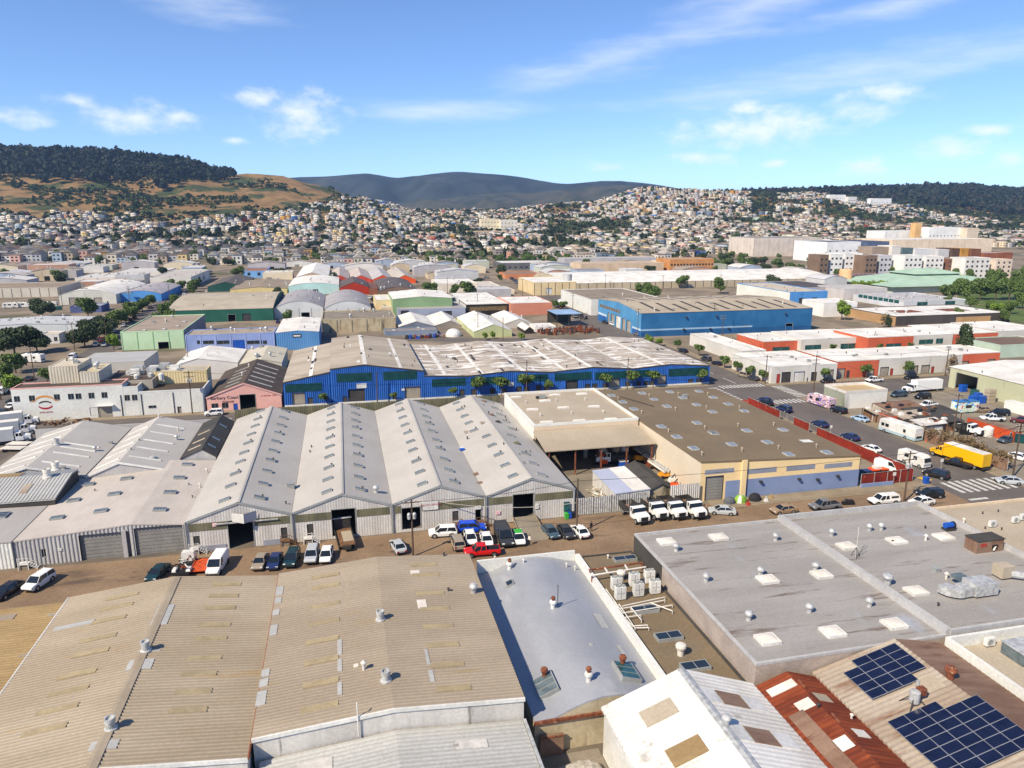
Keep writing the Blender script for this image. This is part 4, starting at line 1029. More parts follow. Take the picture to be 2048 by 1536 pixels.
for px, py, lb, mt in ((392, 1104, 'white wooden entry stairs by the grey downpipe, left gable front', 'white_metal'), (572, 1088, 'brown wooden entry stairs between the first two gable fronts', 'wood'), (617, 1084, 'white slatted entry stairs beside the flatbed truck', 'white_metal'),
                       (912, 1052, 'brown wooden entry stairs behind the white car', 'wood'), (958, 1048, 'brown wooden entry stairs behind the blue car', 'wood')):
    x, y = W(px, py); stairs(x, 109.3, .95, lb, mt)

m1 = Bld('warehouse', 'broad tan-grey low roof warehouse with two wide roller doors', 'warehouse', -48.4, -25.2, 111.3, 141.2, [(0, 4.1), (.68, 5.2), (1, 4.5)], wall_m='grey_wall', roof_m='tan_membrane', ribs={'S': .55, 'W': .55}, amp=.1, oh=.1,
         openings=[('S', (160, 1066, 262, 1119), 'roll'), ('S', (270, 1052, 368, 1108), 'roll'), ('S', (83, 1098, 92, 1114), 'win')])
for px, py in Z((0, 760), 3.414, [(695, 622), (605, 718), (505, 827), (392, 947), (940, 583), (865, 678), (782, 783), (690, 900), (1280, 582), (1225, 672), (1162, 772), (1092, 890)]):
    x, y, z = m1.at(px, py); m1.skylight(x, y, 1.9, 1.2, 'skylight_glass', .35, bars=3)
for px, py, k in ((307, 925, 'mushroom'), (191, 955, 'cap'), (190, 982, 'cap'), (378, 970, 'cap'), (400, 975, 'pipe'), (414, 945, 'pipe'), (385, 995, 'cap')):
    x, y, z = m1.at(px, py); m1.vent(x, y, k, .8)
MB().box(-34.0, -33.4, 111.0, 111.29, 0, 4.3).build('pilaster', 'grey_wall', m1.root)
sign(m1, 'S', (116, 1096, 124, 1101), 'tiny pale plate on the ribbed grey wall', [('---', 'dark_ink', .5, .4)])
x, y = W(50, 1138); stairs(x, 109.9, .9, 'white pipe-railed entry stairs by the white shed')
m0 = Bld('shed', 'white ribbed shed at the left edge beside the ribbed grey wall', 'shed', -66, -48.6, 111.0, 124.6, [(0, 4.6), (1, 4.2)], wall_m='white_wall', roof_m='grey_membrane', ribs={'S': .5}, oh=.1)
x, y, z = m0.at(5, 1032); m0.skylight(x, y, 1.6, 2.2, 'glass_dark', .3)
m2 = Bld('shed', 'cream ribbed roof shed with two big roof vents at the left edge', 'shed', -68, -47.4, 124.9, 136.3, [(0, 5.2), (.75, 6.6), (1, 6.3)], axis='X', wall_m='dark_roof', roof_m='white_corr', rrib=.55, ramp=.09, oh=.1)
x, y, z = m2.at(95, 955); m2.vent(x, y, 'drum', 1.0, 'pale_pipe'); x, y, z = m2.at(112, 940); m2.vent(x, y, 'drum', 1.0, 'pale_pipe')
quadpatch(m2, 'translucent_panel', 'rusty_tan', -53.5, -52.3, 127.4, 130.4, .14); quadpatch(m2, 'rusty_sheet', 'ochre_corr', -66, -55.5, 133.6, 136.0, .14)
m3a = Bld('warehouse', 'white and grey gable shed with light tubes, leftmost behind the tan roof', 'warehouse', -63.5, -46.8, 137.4, 168.0, gable(4.8, 7.0, .46), wall_m='grey_wall', roof_m='gable_roof', oh=.15, trim='white_metal')
m3b = Bld('warehouse', 'white and grey gable shed with light tubes, beside the dark gable', 'warehouse', -46.2, -31.9, 136.6, 168.0, gable(4.8, 7.0, .38), wall_m='grey_wall', roof_m='gable_roof', oh=.15, trim='white_metal')
def tubes(b, xl, xr, ys, mat='white_metal'):
    for y in ys:
        za_, zb2 = b.z(xl, y), b.z(xr, y)
        m = MB(); sl = .15
        m.poly((xl, y - .25, za_ + .02), (xr, y - .25, zb2 + .02), (xr, y - .2, zb2 + sl), (xl, y - .2, za_ + sl)); m.poly((xl, y - .2, za_ + sl), (xr, y - .2, zb2 + sl), (xr, y + .2, zb2 + sl), (xl, y + .2, za_ + sl)); m.poly((xl, y + .25, za_ + .02), (xr, y + .25, zb2 + .02), (xr, y + .2, zb2 + sl), (xl, y + .2, za_ + sl))
        m.build('light_strip', mat, b.root)
tubes(m3a, -62.5, -56.6, (139, 144, 147.5, 152, 157, 163)); tubes(m3a, -54.6, -48.6, (141, 146.5, 150, 152.5))
tubes(m3b, -45.4, -41.4, (139.5, 145, 150, 155.5, 161)); tubes(m3b, -40.0, -34.6, (140.5, 146, 151, 156.5, 162))
for b, x, y, k in ((m3a, -55.4, 150.8, 'drum'), (m3a, -48.8, 150.5, 'turbine'), (m3a, -47.5, 156, 'box'), (m3a, -50.6, 139.0, 'box'), (m3b, -40.6, 167.0, 'pipe'), (m3b, -34.6, 154.0, 'turbine'), (m3b, -35.5, 160.0, 'pipe'), (m3b, -40.5, 144, 'cap'), (m3b, -40.5, 150, 'cap')): b.vent(x, y, k, .8)
m4 = Bld('shed', 'narrow dark grey gable roof shed beside the first skylit gable', 'shed', -31.6, -25.3, 142.0, 167.0, gable(5.2, 6.8, .62), wall_m='grey_wall', roof_m='dark_roof', oh=.12)
tubes(m4, -30.8, -28.4, (145.5, 150, 156), 'tan_flat'); tubes(m4, -27.2, -25.8, (146, 151, 160.5), 'skylight_blue')
fn = thing('perimeter_wall', 'olive corrugated boundary wall behind the skylit gables', 'wall', (6, 171, 0))
for k in range(16):
    m = MB(); wall(m, (-25.4 + k * 3.9, 171.2), (-25.4 + (k + 1) * 3.9 - .05, 171.2), [(0, 6.7), (3.85, 6.7)], rib=.4); m.build('panel', 'olive_band', fn)
    MB().box(-25.5 + k * 3.9, -25.35 + k * 3.9, 171.25, 171.4, 0, 6.8).build('post', 'dark_metal', fn)
m5 = MB(); t = thing('perimeter_wall', 'grey block wall behind the white-striped gable sheds', 'wall', (-50, 169.5, 0)); MB().box(-66, -26, 169.2, 169.5, 0, 5.3).build('wall', 'grey_wall', t)

# beige flat roof and canopy over the truck yard
n1 = Bld('warehouse', 'beige flat-roofed building with dome skylights above the truck yard canopy', 'warehouse', 37.15, 60.2, 139.2, 167.6, 7.6, wall_m='beige_wall', roof_m='tan_flat', parapet=.55, par_m='white_wall', faces={'W': 'white_wall'}, openings=[('S', (37.6, 48, 0, 6.0), 'open', 1), ('S', (49, 59.6, 0, 6.0), 'open', 1)])
for px, py in Z((1000, 540), 4.096, [(130, 1045), (265, 1147), (370, 1075), (450, 1027), (520, 1132), (670, 1018), (770, 1122)]) + Z((800, 780), 4.042, [(1185, 265), (1450, 252), (1705, 240)]):
    x, y, z = n1.at(px, py); n1.skylight(x, y, 2.6, 1.2, 'skylight_white', .3, dome=True, frame='white_metal')
for px, py in Z((1000, 540), 4.096, [(213, 1092), (460, 1077), (698, 1068), (330, 1198), (585, 1182), (845, 1172)]):
    x, y, z = n1.at(px, py); n1.vent(x, y, 'pipe', .7)
x, y, z = n1.at(1085, 797)
t = thing('roof_unit', 'jumbled dark air unit and ladder on the beige roof', 'air unit', (x, y, z))
MB().box(x - .9, x + .7, y - .4, y + .5, z + .1, z + .9).build('casing', 'frame_grey', t); MB().box(x - 1.6, x - .9, y - .3, y + .4, z + .1, z + .6).build('fan_box', 'dark_metal', t); MB().tube((x + .8, y, z), (x + 2.4, y + .8, z + 1.6), .05).build('ladder', 'galv', t)
cn = thing('canopy', 'sloping beige canopy roof over the dark loading bay', 'canopy', (48, 130, 0))
m = MB(); m.poly((36.9, 129.4, 5.5), (60.0, 129.4, 5.5), (60.0, 139.0, 6.7), (36.9, 139.0, 6.7)); m.poly((36.9, 129.4, 5.3), (60.0, 129.4, 5.3), (60.0, 139.0, 6.5), (36.9, 139.0, 6.5)); m.poly((36.9, 129.4, 5.3), (60, 129.4, 5.3), (60, 129.4, 5.5), (36.9, 129.4, 5.5)); m.poly((36.9, 129.4, 5.3), (36.9, 139, 6.5), (36.9, 139, 6.7), (36.9, 129.4, 5.5)); m.build('roof_sheet', 'tan_flat', cn)
for k in range(5): MB().box(37.6 + k * 5.4, 37.85 + k * 5.4, 129.7, 129.95, 0, 5.3).build('post', 'rusty_metal', cn)
m = MB(); m.box(36.95, 37.1, 129.8, 139, 0, 5.2); m.build('side_wall', 'dark_roof', cn)

n2 = Bld('warehouse', 'large olive flat-roofed warehouse with cream walls and blue painted base', 'warehouse', 60.6, 93.3, 111.5, 167.2, [(0, 7.6), (1, 6.3)], wall_m='yellow_wall', roof_m='olive_roof', faces={'W': 'cream_wall'}, oh=.08, th=.3, openings=[('S', (1410, 952, 1446, 1003), 'roll')])
c6, c5, c4 = ((1000, 540), 4.096), ((1400, 840), 3.16), ((1100, 840), 5.12)
for px, py in Z(*c6, [(915, 1032), (1165, 1012), (1390, 1002), (1630, 997), (1005, 1085), (1262, 1063), (1495, 1050), (1745, 1047), (1098, 1143), (1367, 1120), (1610, 1107), (1870, 1102), (1740, 1165), (2000, 1158)]) + Z(*c5, [(85, 85), (295, 70), (525, 65), (200, 157), (425, 143), (335, 235), (560, 220), (800, 208)]) + Z(*c4, [(1140, 72), (1297, 178), (1470, 295), (1645, 410), (1505, 35), (1675, 138)]):
    x, y, z = n2.at(px, py)
    if y < 113: continue
    n2.skylight(x, y, 1.6, 2.0, 'skylight_blue', .25, bars=3, frame='galv')
for px, py in Z(*c6, [(968, 1060), (1222, 1037), (1460, 1025), (1702, 1023), (1160, 1175), (1437, 1148), (1690, 1135), (1960, 1135)]) + Z(*c5, [(30, 55), (240, 40), (465, 35), (265, 197), (495, 182), (735, 173)]) + Z(*c4, [(1213, 125), (1555, 360), (1585, 90)]):
    x, y, z = n2.at(px, py); n2.vent(x, y, 'pipe', .75, 'tan_flat')
x, y, z = n2.at(1612, 882); quadpatch(n2, 'repair_patch', 'white_metal', x - 1.2, x + 1.2, y - .8, y + .8, .05)
x, y, z = n2.at(1370, 795); n2.vent(x, y, 'box', 1.3)
MB().tube((64, 160, n2.z(64, 160) + .1), (68.5, 150, n2.z(68, 150) + .1), .1).build('conduit', 'dark_metal', n2.root)
for r in ((1410, 938, 1468, 947), (1495, 936, 1553, 946), (1573, 930, 1630, 940), (1649, 926, 1704, 935)): n2.panel('S', r, 'painted_stripe', 'grey_stripe', proud=.02)
for u0, u1 in ((65.6, 68.5), (69.6, 93.35)): n2.panel('S', (u0, u1, 0, 3.5), 'painted_base', 'blue_band', uv=True, proud=.02)
MB().box(68.55, 69.5, 111.1, 111.48, 0, 7.25).build('pilaster', 'yellow_wall', n2.root)
for px, py in ((1520, 962), (1597, 957), (1634, 958), (1674, 951)):
    u, z = WY(px, py, 111.5); MB().box(u - .25, u + .25, 110.9, 111.47, z - .15, z + .15).build('wall_lamp', 'dark_metal', n2.root)
MB().box(93.38, 93.5, 111.6, 112.2, 2.5, 5.9).build('cable_run', 'dark_metal', n2.root)

# ------------------------------------------------------------------ third row, north of the cross street
FY = 197.7
def prof_px(pts, x0, x1, Y=FY):
    q = [WY(px, py, Y) for px, py in pts]
    return [(min(max((x - x0) / (x1 - x0), 0), 1), z) for x, z in q]
def bluepart(label, pts, y1, ops, panels, roof_m):
    x0, x1 = WY(*pts[0], FY)[0] + .02, WY(*pts[-1], FY)[0] - .02
    pr = prof_px(pts, x0, x1); pr[0] = (0, pr[0][1]); pr[-1] = (1, pr[-1][1])
    b = Bld('warehouse', label, 'warehouse', x0, x1, FY, y1, pr, wall_m='blue_corr', roof_m=roof_m, ribs={'S': .55, 'W': .55, 'E': .55}, amp=.12, oh=.08, openings=ops, trim='dark_roof', group='sections of the bright blue corrugated warehouse')
    for r in panels:
        u0, u1, z0, z1 = b.frect('S', r); n_ = max(1, round((u1 - u0) / 1.4)); w = (u1 - u0) / n_
        for k in range(n_): b.panel('S', (u0 + k * w + .02, u0 + (k + 1) * w - .02, z0, z1), 'green_panel', 'green_panel', uv=True, proud=.15 + .004 * (k % 2))
    b.panel('S', (x0, x1, 0, .5), 'plinth', 'white_wall', uv=True, proud=.16)
    return b
bA = bluepart('lower left section of the bright blue corrugated warehouse', [(566, 765), (659, 744)], 246, [('S', (584, 785, 610, 809), 'rollt'), ('S', (616, 795, 626, 808), 'door')], [(571, 767, 644, 783)], 'weathered_tan')
bB = bluepart('tall gabled section of the bright blue corrugated warehouse', [(660, 738), (728, 729), (847, 741)], 250, [('S', (697, 778, 730, 804), 'rolld'), ('S', (810, 773, 841, 800), 'rollt'), ('S', (686, 793, 695, 806), 'door'), ('S', (785, 790, 793, 803), 'door')], [(674, 746, 744, 763), (766, 742, 834, 759)], 'weathered_tan')
bC = bluepart('long multi-gabled section of the bright blue corrugated warehouse', [(848, 751), (933, 752), (1021, 741.5), (1102, 744), (1187, 734), (1268, 737), (1342, 728), (1420, 731)], 250,
              [('S', (1132, 756, 1155, 778), 'rolld'), ('S', (1218, 754, 1239, 776), 'rollt'), ('S', (1315, 750, 1332, 768), 'rollt')] + [('S', (x, y, x + 10, y + 13), 'door') for x, y in ((919, 779), (943, 778), (980, 776), (1004, 777), (1033, 773), (1048, 773), (1072, 770), (1088, 773), (1170, 768), (1185, 767), (1206, 767), (1250, 763), (1272, 763), (1287, 762), (1298, 761), (1376, 758), (1392, 757))],
              [(864, 757, 931, 772), (941, 754, 1006, 769), (1034, 749, 1096, 763), (1110, 745, 1183, 760), (1190, 742, 1300, 756), (1337, 736, 1415, 751)], 'weathered')
rs = random.Random(11)
for b, n_ in ((bA, 9), (bB, 16), (bC, 60)):
    for k in range(n_):
        x, y = rs.uniform(b.x0 + 1, b.x1 - 1), rs.uniform(b.y0 + 2, b.y1 - 2)
        if k % 3 == 0: b.vent(x, y, 'cap', rs.uniform(.8, 1.6))
        else:
            w, l = rs.uniform(.25, .5), rs.uniform(.8, 2.6)
            quadpatch(b, 'broken_sheet', rs.choice(['dark_roof', 'dark_metal', 'white_metal', 'white_metal']), x - w, x + w, y - l, y + l, .09)
for x, w in ((-9.5, .5), (5.0, .6), (14.6, .5), (27, .6), (37.5, .5), (49.5, .7), (62, .5), (70, .6), (83, .4), (93, .6)):
    b = bA if x < -4.5 else bB if x < 19.5 else bC
    quadpatch(b, 'white_seam', 'white_roof', x - w, x + w, FY + .3, b.y1 - .5, .07)
sign(bB, 'S', (713, 767, 733, 776), 'small white and red sign over the dark roller door', [('- - -', 'red_ink', .35, .4)])
sign(bC, 'S', (1017, 765, 1027, 772), 'small orange and white sign on the blue front', [('---', 'orange_ink', .5, .5)])
sign(bB, 'S', (803, 777, 809, 781), 'tiny white plate left of the tan roller door', [('-', 'dark_ink', .5, .5)])

pk = Bld('garage', 'pink painted gable garage lettered Barbary Coast Garage', 'garage', *[WY(x, 800, FY)[0] for x in (413, 563)], FY, 232, prof_px([(413, 795), (487, 766), (563, 788)], WY(413, 800, FY)[0], WY(563, 800, FY)[0]), wall_m='pink_wall', roof_m='brown_roof', oh=.15, trim='pink_wall',
         openings=[('S', (480, 789, 511, 818), 'open'), ('S', (423, 807, 437, 817), 'win'), ('S', (444, 806, 457, 816), 'win'), ('S', (467, 807, 476, 822), 'blue_paint')])
tubes(pk, -32.0, -28.2, (202, 207, 212, 217, 222), 'frame_grey'); tubes(pk, -26.0, -20.0, (202.5, 208, 213.5, 219, 225), 'galv')
pk.vent(-28.6, 211, 'pipe'); pk.vent(-28.0, 222, 'pipe')
u, z = WY(440, 799, FY); text('Barbary Coast', 'dark_ink', 1.2, (u + 1.1, FY - .05, z + .4), (R(90), 0, 0), pk.root)
u, z = WY(456, 803, FY); text('GARAGE', 'dark_ink', .75, (u, FY - .05, z - .1), (R(90), 0, 0), pk.root)
u, z = WY(537, 791, FY); text('+1 415 821 1599', 'red_ink', .58, (u, FY - .05, z), (R(90), 0, 0), pk.root)
bwx = [WY(x, 800, FY)[0] for x in (24, 248, 278, 411)]
bw = Bld('factory', 'long white two-storey factory front with painted emblem and square windows', 'factory', bwx[0], bwx[1], FY, 204, 8.3, wall_m='white_wall', roof_m='brown_roof', parapet=.25, par_m='pink_wall',
         openings=[('S', (x, y, x + 12, y + 11), 'win') for x, y in ((28, 792.5), (58, 791), (108, 788.5), (136, 787.5), (151, 787), (177, 785.5), (203, 784.5))] + [('S', (196, 810, 225, 836), 'rollt'), ('S', (180, 815, 195, 832), 'white_metal')])
bw2 = Bld('factory', 'short white factory bay with a pair of square windows', 'factory', bwx[1] + .05, bwx[2], FY, 205, 7.5, wall_m='white_wall', roof_m='brown_roof', parapet=.2, openings=[('S', (249, 790, 260, 801), 'win'), ('S', (264, 789.5, 275, 800.5), 'win')])
bw3 = Bld('factory', 'low blank white factory wall beside the pink garage', 'factory', bwx[2] + .05, bwx[3] - .3, FY, 210.6, 5.9, wall_m='white_wall', roof_m='brown_roof', parapet=.35, openings=[('S', (297, 811, 313, 816), 'win'), ('S', (355, 813, 363, 826), 'rollt')])
for px in (242, 283, 347): u, z = WY(px, 800, FY); MB().box(u - .08, u + .08, FY - .14, FY - .01, 0, 5.6).build('downpipe', 'dark_metal', (bw if px < 245 else bw3).root)
u0, z0 = WY(194, 812, FY); MB().box(u0, u0 + 3.9, FY - 1.0, FY - .02, z0, z0 + .2).build('door_canopy', 'white_metal', bw.root)
# painted emblem: ochre ribbon above, dark arc of letters, red crescent below
def arc(cx, cz, rx, rz, a0, a1, th, mat, n=18):
    m = MB(); pts = [(cx + rx * math.cos(R(a0 + (a1 - a0) * k / n)), cz + rz * math.sin(R(a0 + (a1 - a0) * k / n))) for k in range(n + 1)]
    for (xa, zc), (xb, zd) in zip(pts, pts[1:]): m.poly((xa, FY - .03, zc), (xb, FY - .03, zd), (xb, FY - .03, zd + th), (xa, FY - .03, zc + th)); 
    m.build('emblem', mat, bw.root)
ex, ez = WY(91, 811, FY)
arc(ex, ez + .2, 2.6, 1.9, 40, 140, .5, 'orange_ink'); arc(ex, ez - .1, 1.6, .95, 30, 150, .35, 'dark_ink'); arc(ex, ez + .1, 1.7, 1.1, 205, 335, .45, 'red_ink')
for sx_ in (-1, 1): 
    m = MB(); m.poly((ex + sx_ * 1.9, FY - .032, ez + 1.5), (ex + sx_ * 2.3, FY - .032, ez + 1.0), (ex + sx_ * 3.4, FY - .032, ez + 1.05), (ex + sx_ * 2.6, FY - .032, ez + 1.4)); m.build('emblem', 'orange_ink', bw.root)
text('KALAMA', 'red_ink', .6, (ex, FY - .04, ez - 1.75), (R(90), 0, 0), bw.root, sx=1.3)
# ------------------------------------------------------------------ the blocks beyond: sheds, yards and offices
def paint(r, g, b, kk=1.0):
    k = f'paint_{r}_{g}_{b}_{kk}'
    if k not in MATS:
        d_ = S(max(r - 46, 0), max(g - 44, 0), max(b - 40, 0), .86 * kk)
        M(k, S(r, g, b, .9 * kk), S(max(r - 14, 0), max(g - 14, 0), max(b - 14, 0), .9 * kk), scale=.12, fine=.06, patch=(d_, .22, (1, 1, .25), .62, .14))
    return k
FP = []
def mid(name, label, cat, xl, yt, xr, yb, back, roof='flat', wallc=(210, 208, 204), roofc=(200, 196, 190), peak=None, rise=1.2, ops=(), par=.3, axis='Y', faces=None, group=None, oh=.12, ribs=0, dx=0, trim=None):
    x0, y0 = W(xl, yb)
    h = WY(xl, yt, y0)[1]; x1 = WY(xr, yb, y0)[0]
    hr = WY(peak[0], peak[1], y0)[1] if peak else h + rise
    y1 = W(back[0], back[1], hr if peak else h)[1]
    if y1 < y0 + 5: y1 = y0 + 5
    pr = {'flat': flat(h), 'gable': gable(h, hr, min(max((WY(*peak, y0)[0] - x0) / (x1 - x0), .2), .8) if peak else .5), 'arch': arch(h, hr)}[roof]
    wm = paint(*wallc) if isinstance(wallc, tuple) else wallc; rm = paint(*roofc, .84) if isinstance(roofc, tuple) else roofc
    fc = {k: (paint(*v) if isinstance(v, tuple) else v) for k, v in (faces or {}).items()}
    b = Bld(name, label, cat, x0, x1, y0, y1, pr, axis=axis, wall_m=wm, roof_m=rm, parapet=par if roof == 'flat' else 0, par_m='white_roof' if name == 'workshop' else None, openings=ops, faces=fc, group=group, oh=oh, ribs=ribs, trim=trim)
    if roof == 'arch':
        soften(b.roof)
    FP.append((x0, x1, y0, y1))
    return b
def pilasters(b, face, n, mat, w=.35, proud=.12, z1=None):
    a, c = (b.x0, b.x1) if face in 'SN' else (b.y0, b.y1)
    for k in range(n + 1):
        u = a + (c - a) * k / n; u = min(max(u, a + w / 2), c - w / 2)
        b.slab(face, u - w / 2, u + w / 2, 0, z1 or b.h - .05, proud, -.002).build('pilaster', mat, b.root)
rf = random.Random(3)
def dress(b, nv=6, ns=0, kinds=('cap', 'pipe', 'box', 'turbine'), sky=('skylight_white',)):
    for k in range(nv): b.vent(rf.uniform(b.x0 + 1, b.x1 - 1), rf.uniform(b.y0 + 1, b.y1 - 1), rf.choice(kinds), rf.uniform(.8, 1.5))
    for k in range(ns): b.skylight(rf.uniform(b.x0 + 2, b.x1 - 2), rf.uniform(b.y0 + 2, b.y1 - 2), 1.6, 2.4, rf.choice(sky), .3, bars=1)

b = mid('warehouse', 'mint green flat-roofed warehouse with a dark doorway', 'warehouse', 245, 665, 371, 701, (424, 629), wallc=(196, 222, 184), roofc=(176, 160, 142), faces={'E': (150, 146, 152)}, ops=[('S', (317, 684, 341, 699), 'open')]); pilasters(b, 'S', 4, paint(170, 206, 160)); dress(b, 4, 4)
b = mid('warehouse', 'periwinkle blue low warehouse with narrow window strips', 'warehouse', 373, 672, 551, 703, (560, 655), wallc=(150, 168, 216), roofc=(180, 166, 150), ops=[('S', (x, 681, x + w, 688), 'win') for x, w in ((394, 8), (406, 22), (434, 25), (494, 30), (526, 8))] + [('S', (466, 680, 490, 700), 'blue_paint')]); pilasters(b, 'S', 6, paint(170, 186, 228)); dress(b, 7)
b = mid('warehouse', 'blue ribbed warehouse with bright white low-gabled roof', 'warehouse', 554, 665, 640, 701, (632, 636), roof='gable', rise=.7, wallc=(96, 150, 204), roofc='white_roof', ribs={'S': .8}, ops=[]); b.panel('S', (585, 668, 603, 675), 'sign_board', 'dark_ink'); b.panel('S', (587, 670, 601, 673), 'sign_lettering', 'white_metal', proud=.08); dress(b, 5, kinds=('cap',))
FP.append((-45, -10, 230, 255))
b = mid('warehouse', 'dark green warehouse with a long humped tan roof', 'warehouse', 337, 621, 548, 647, (420, 588), roof='arch', rise=3.2, axis='X', wallc=(38, 98, 84), roofc=(196, 184, 164), ops=[('S', (456, 629, 471, 642), 'open'), ('S', (485, 627, 502, 645), 'rolld')]); dress(b, 8)
b = mid('warehouse', 'cream warehouse with patchy brown double-gabled roof', 'warehouse', 461, 579, 575, 592, (580, 560), roof='gable', rise=1.4, wallc=(226, 206, 148), roofc=(166, 150, 130)); dress(b, 14)
b = mid('shed', 'dark green gable shed behind the cream warehouse', 'shed', 416, 573, 487, 584, (470, 556), roof='gable', rise=3.0, wallc=(34, 84, 78), roofc=(112, 104, 98)); dress(b, 3)
b = mid('warehouse', 'pale aqua warehouse with arched white roof', 'warehouse', 578, 572, 679, 590, (592, 556), roof='arch', rise=2.0, wallc=(192, 228, 224), roofc='white_roof', ops=[('S', (623, 579, 636, 588), 'open')]); dress(b, 5)
b = mid('warehouse', 'tan gable-fronted warehouse with white roof behind the aqua one', 'warehouse', 593, 554, 658, 568, (640, 532), roof='gable', rise=3.5, wallc=(196, 170, 146), roofc='white_roof')
for i, (xl, xr, fc, rc) in enumerate(((660, 700, (206, 82, 66), (206, 192, 184)), (702, 743, (206, 84, 68), (208, 194, 186)), (745, 787, (232, 92, 38), (200, 196, 196)), (789, 832, (234, 96, 40), (204, 194, 182)))):
    b = mid('shed', f'{["first", "second", "third", "fourth"][i]} small gable shed from the left with a {["red", "red", "orange", "orange"][i]} front', 'shed', xl, 559, xr, 567, (xl + 22, 541), roof='gable', rise=3.4, wallc=fc, roofc=rc, group='row of red and orange gabled sheds'); dress(b, 2)
b = mid('warehouse', 'brick red shed under a dark hump roof', 'shed', 680, 575, 738, 590, (692, 562), roof='gable', rise=3.4, wallc=(182, 62, 36), roofc=(112, 98, 94)); dress(b, 4)
b = mid('shed', 'brown shed with rusty patched roof beside the brick red one', 'shed', 739, 578, 756, 590, (742, 565), roof='flat', wallc=(150, 96, 72), roofc=(128, 92, 78))
b = mid('warehouse', 'dark arched roof warehouse with white back slope', 'warehouse', 757, 583, 838, 591, (772, 562), roof='arch', rise=3.0, wallc=(134, 112, 98), roofc=(110, 102, 100)); dress(b, 8)
for i, (xl, xr) in enumerate(((549, 648), (650, 743))):
    b = mid('warehouse', f'{["left", "right"][i]} of the twin pale grey barrel-roofed warehouses', 'warehouse', xl, 617, xr, 638, (xl + 12, 592), roof='arch', rise=3.6, wallc=(214, 216, 216), roofc=(178, 174, 176), ops=[('S', (603, 625, 619, 637), 'open')] if i == 0 else [('S', (678, 624, 692, 633), 'open')], group='twin barrel-roofed warehouses'); pilasters(b, 'S', 4, 'frame_grey', .2); dress(b, 14 if i == 0 else 5, kinds=('cap', 'cap', 'pipe'))
b = mid('warehouse', 'stained concrete flat-roofed warehouse with grimy parapet', 'warehouse', 645, 641, 793, 666, (650, 624), wallc='stained_conc', roofc='concrete', par=.5); pilasters(b, 'S', 5, 'concrete', .4); dress(b, 7)
b = mid('warehouse', 'long building with green front under white low-gabled roof', 'warehouse', 787, 598, 905, 632, (806, 583), roof='gable', rise=1.2, wallc=(136, 164, 124), roofc='white_roof', faces={'E': (210, 206, 200)}); dress(b, 4, kinds=('cap',))
b = mid('office_building', 'low lavender-grey block with terrace in front of the green wall', 'office', 797, 620, 931, 637, (800, 610), wallc=(158, 166, 186), roofc=(184, 178, 172), ops=[('S', (802, 621, 818, 634), 'rolld'), ('S', (887, 622, 904, 634), 'rolld')]); 
b.panel('N', (b.x0 + 14, b.x0 + 34, 5.2, 8.4), 'upper_storey', 'white_wall', uv=True, proud=.3)
for k in range(3): b.panel('N', (b.x0 + 16 + k * 6, b.x0 + 20 + k * 6, 5.8, 7.6), 'window', 'glass_dark', uv=True, proud=-.0, depth=.5)
b = mid('warehouse', 'small cream block with white roof at the end of the green building', 'warehouse', 752, 601, 786, 626, (758, 590), wallc=(228, 208, 164), roofc='white_roof')
b = mid('shed', 'tan annex with a row of dark roof units', 'shed', 762, 616, 797, 630, (766, 609), wallc=(226, 204, 172), roofc=(220, 212, 200)); dress(b, 9, kinds=('box',))
b = mid('warehouse', 'white-roofed warehouse with black and olive front', 'warehouse', 932, 610, 1020, 632, (905, 586), wallc=(48, 46, 42), roofc='white_roof', faces={'W': (214, 210, 204)}, par=.15); b.panel('S', (939, 613, 1013, 621), 'olive_panel', 'leaf_dry'); dress(b, 4, kinds=('cap', 'box'))
b = mid('warehouse', 'salmon pink brick warehouse with white roof by the avenue', 'warehouse', 1021, 607.5, 1104, 631, (1004, 594), wallc=(214, 146, 120), roofc='white_roof', par=.15); dress(b, 4, kinds=('cap',))
b = mid('warehouse', 'tall beige blank-walled building with white roof in the middle', 'warehouse', 876, 568, 954, 586, (862, 559), wallc=(228, 218, 202), roofc='white_roof'); dress(b, 6)
b = mid('warehouse', 'beige building with dark square door near the avenue', 'warehouse', 955, 573, 1000, 588, (946, 564), wallc=(226, 218, 204), roofc=(220, 210, 198), ops=[('S', (984, 581, 995, 588), 'open')])
b = mid('shed', 'low beige shop by the avenue corner', 'shed', 1001, 581, 1029, 588, (990, 574), wallc=(226, 216, 198), roofc=(200, 186, 168))
for i, a in enumerate(((798, 653, 868, 663, (813, 624), (833, 642), (120, 128, 142), 'small white gable shed with slate blue front, first of four'), (866, 652, 925, 656, (886, 622), (902, 640), (150, 142, 134), 'small white gable shed with grey front, second of four'), (948, 663, 1024, 676, (950, 621), (987, 648), (196, 200, 152), 'pale green gable shed with a long white roof'), (1010, 647, 1062, 657, (1012, 620), (1038, 637), (200, 194, 186), 'small white gable shed behind the scrap yard'))):
    b = mid('shed', a[7], 'shed', *a[:4], a[4], roof='gable', peak=a[5], wallc=a[6], roofc='white_roof', group='white gabled sheds behind the blue warehouse'); dress(b, 3, kinds=('cap', 'pipe'))
b = mid('shed', 'low grey shed with two roof hatches behind the blue warehouse', 'shed', 770, 664, 875, 672, (772, 658), wallc=(134, 146, 164), roofc=(160, 152, 146)); dress(b, 3, 2)
b = mid('shed', 'white lean-to with reddish sign by the scrap yard', 'shed', 1070, 655, 1112, 664, (1066, 648), wallc=(238, 234, 226), roofc=(236, 232, 226))
b = mid('shed', 'white folded-roof shelter beside the pale green shed', 'shed', 1050, 660, 1068, 668, (1052, 650), roof='gable', rise=1.5, wallc=(60, 56, 54), roofc='white_roof')
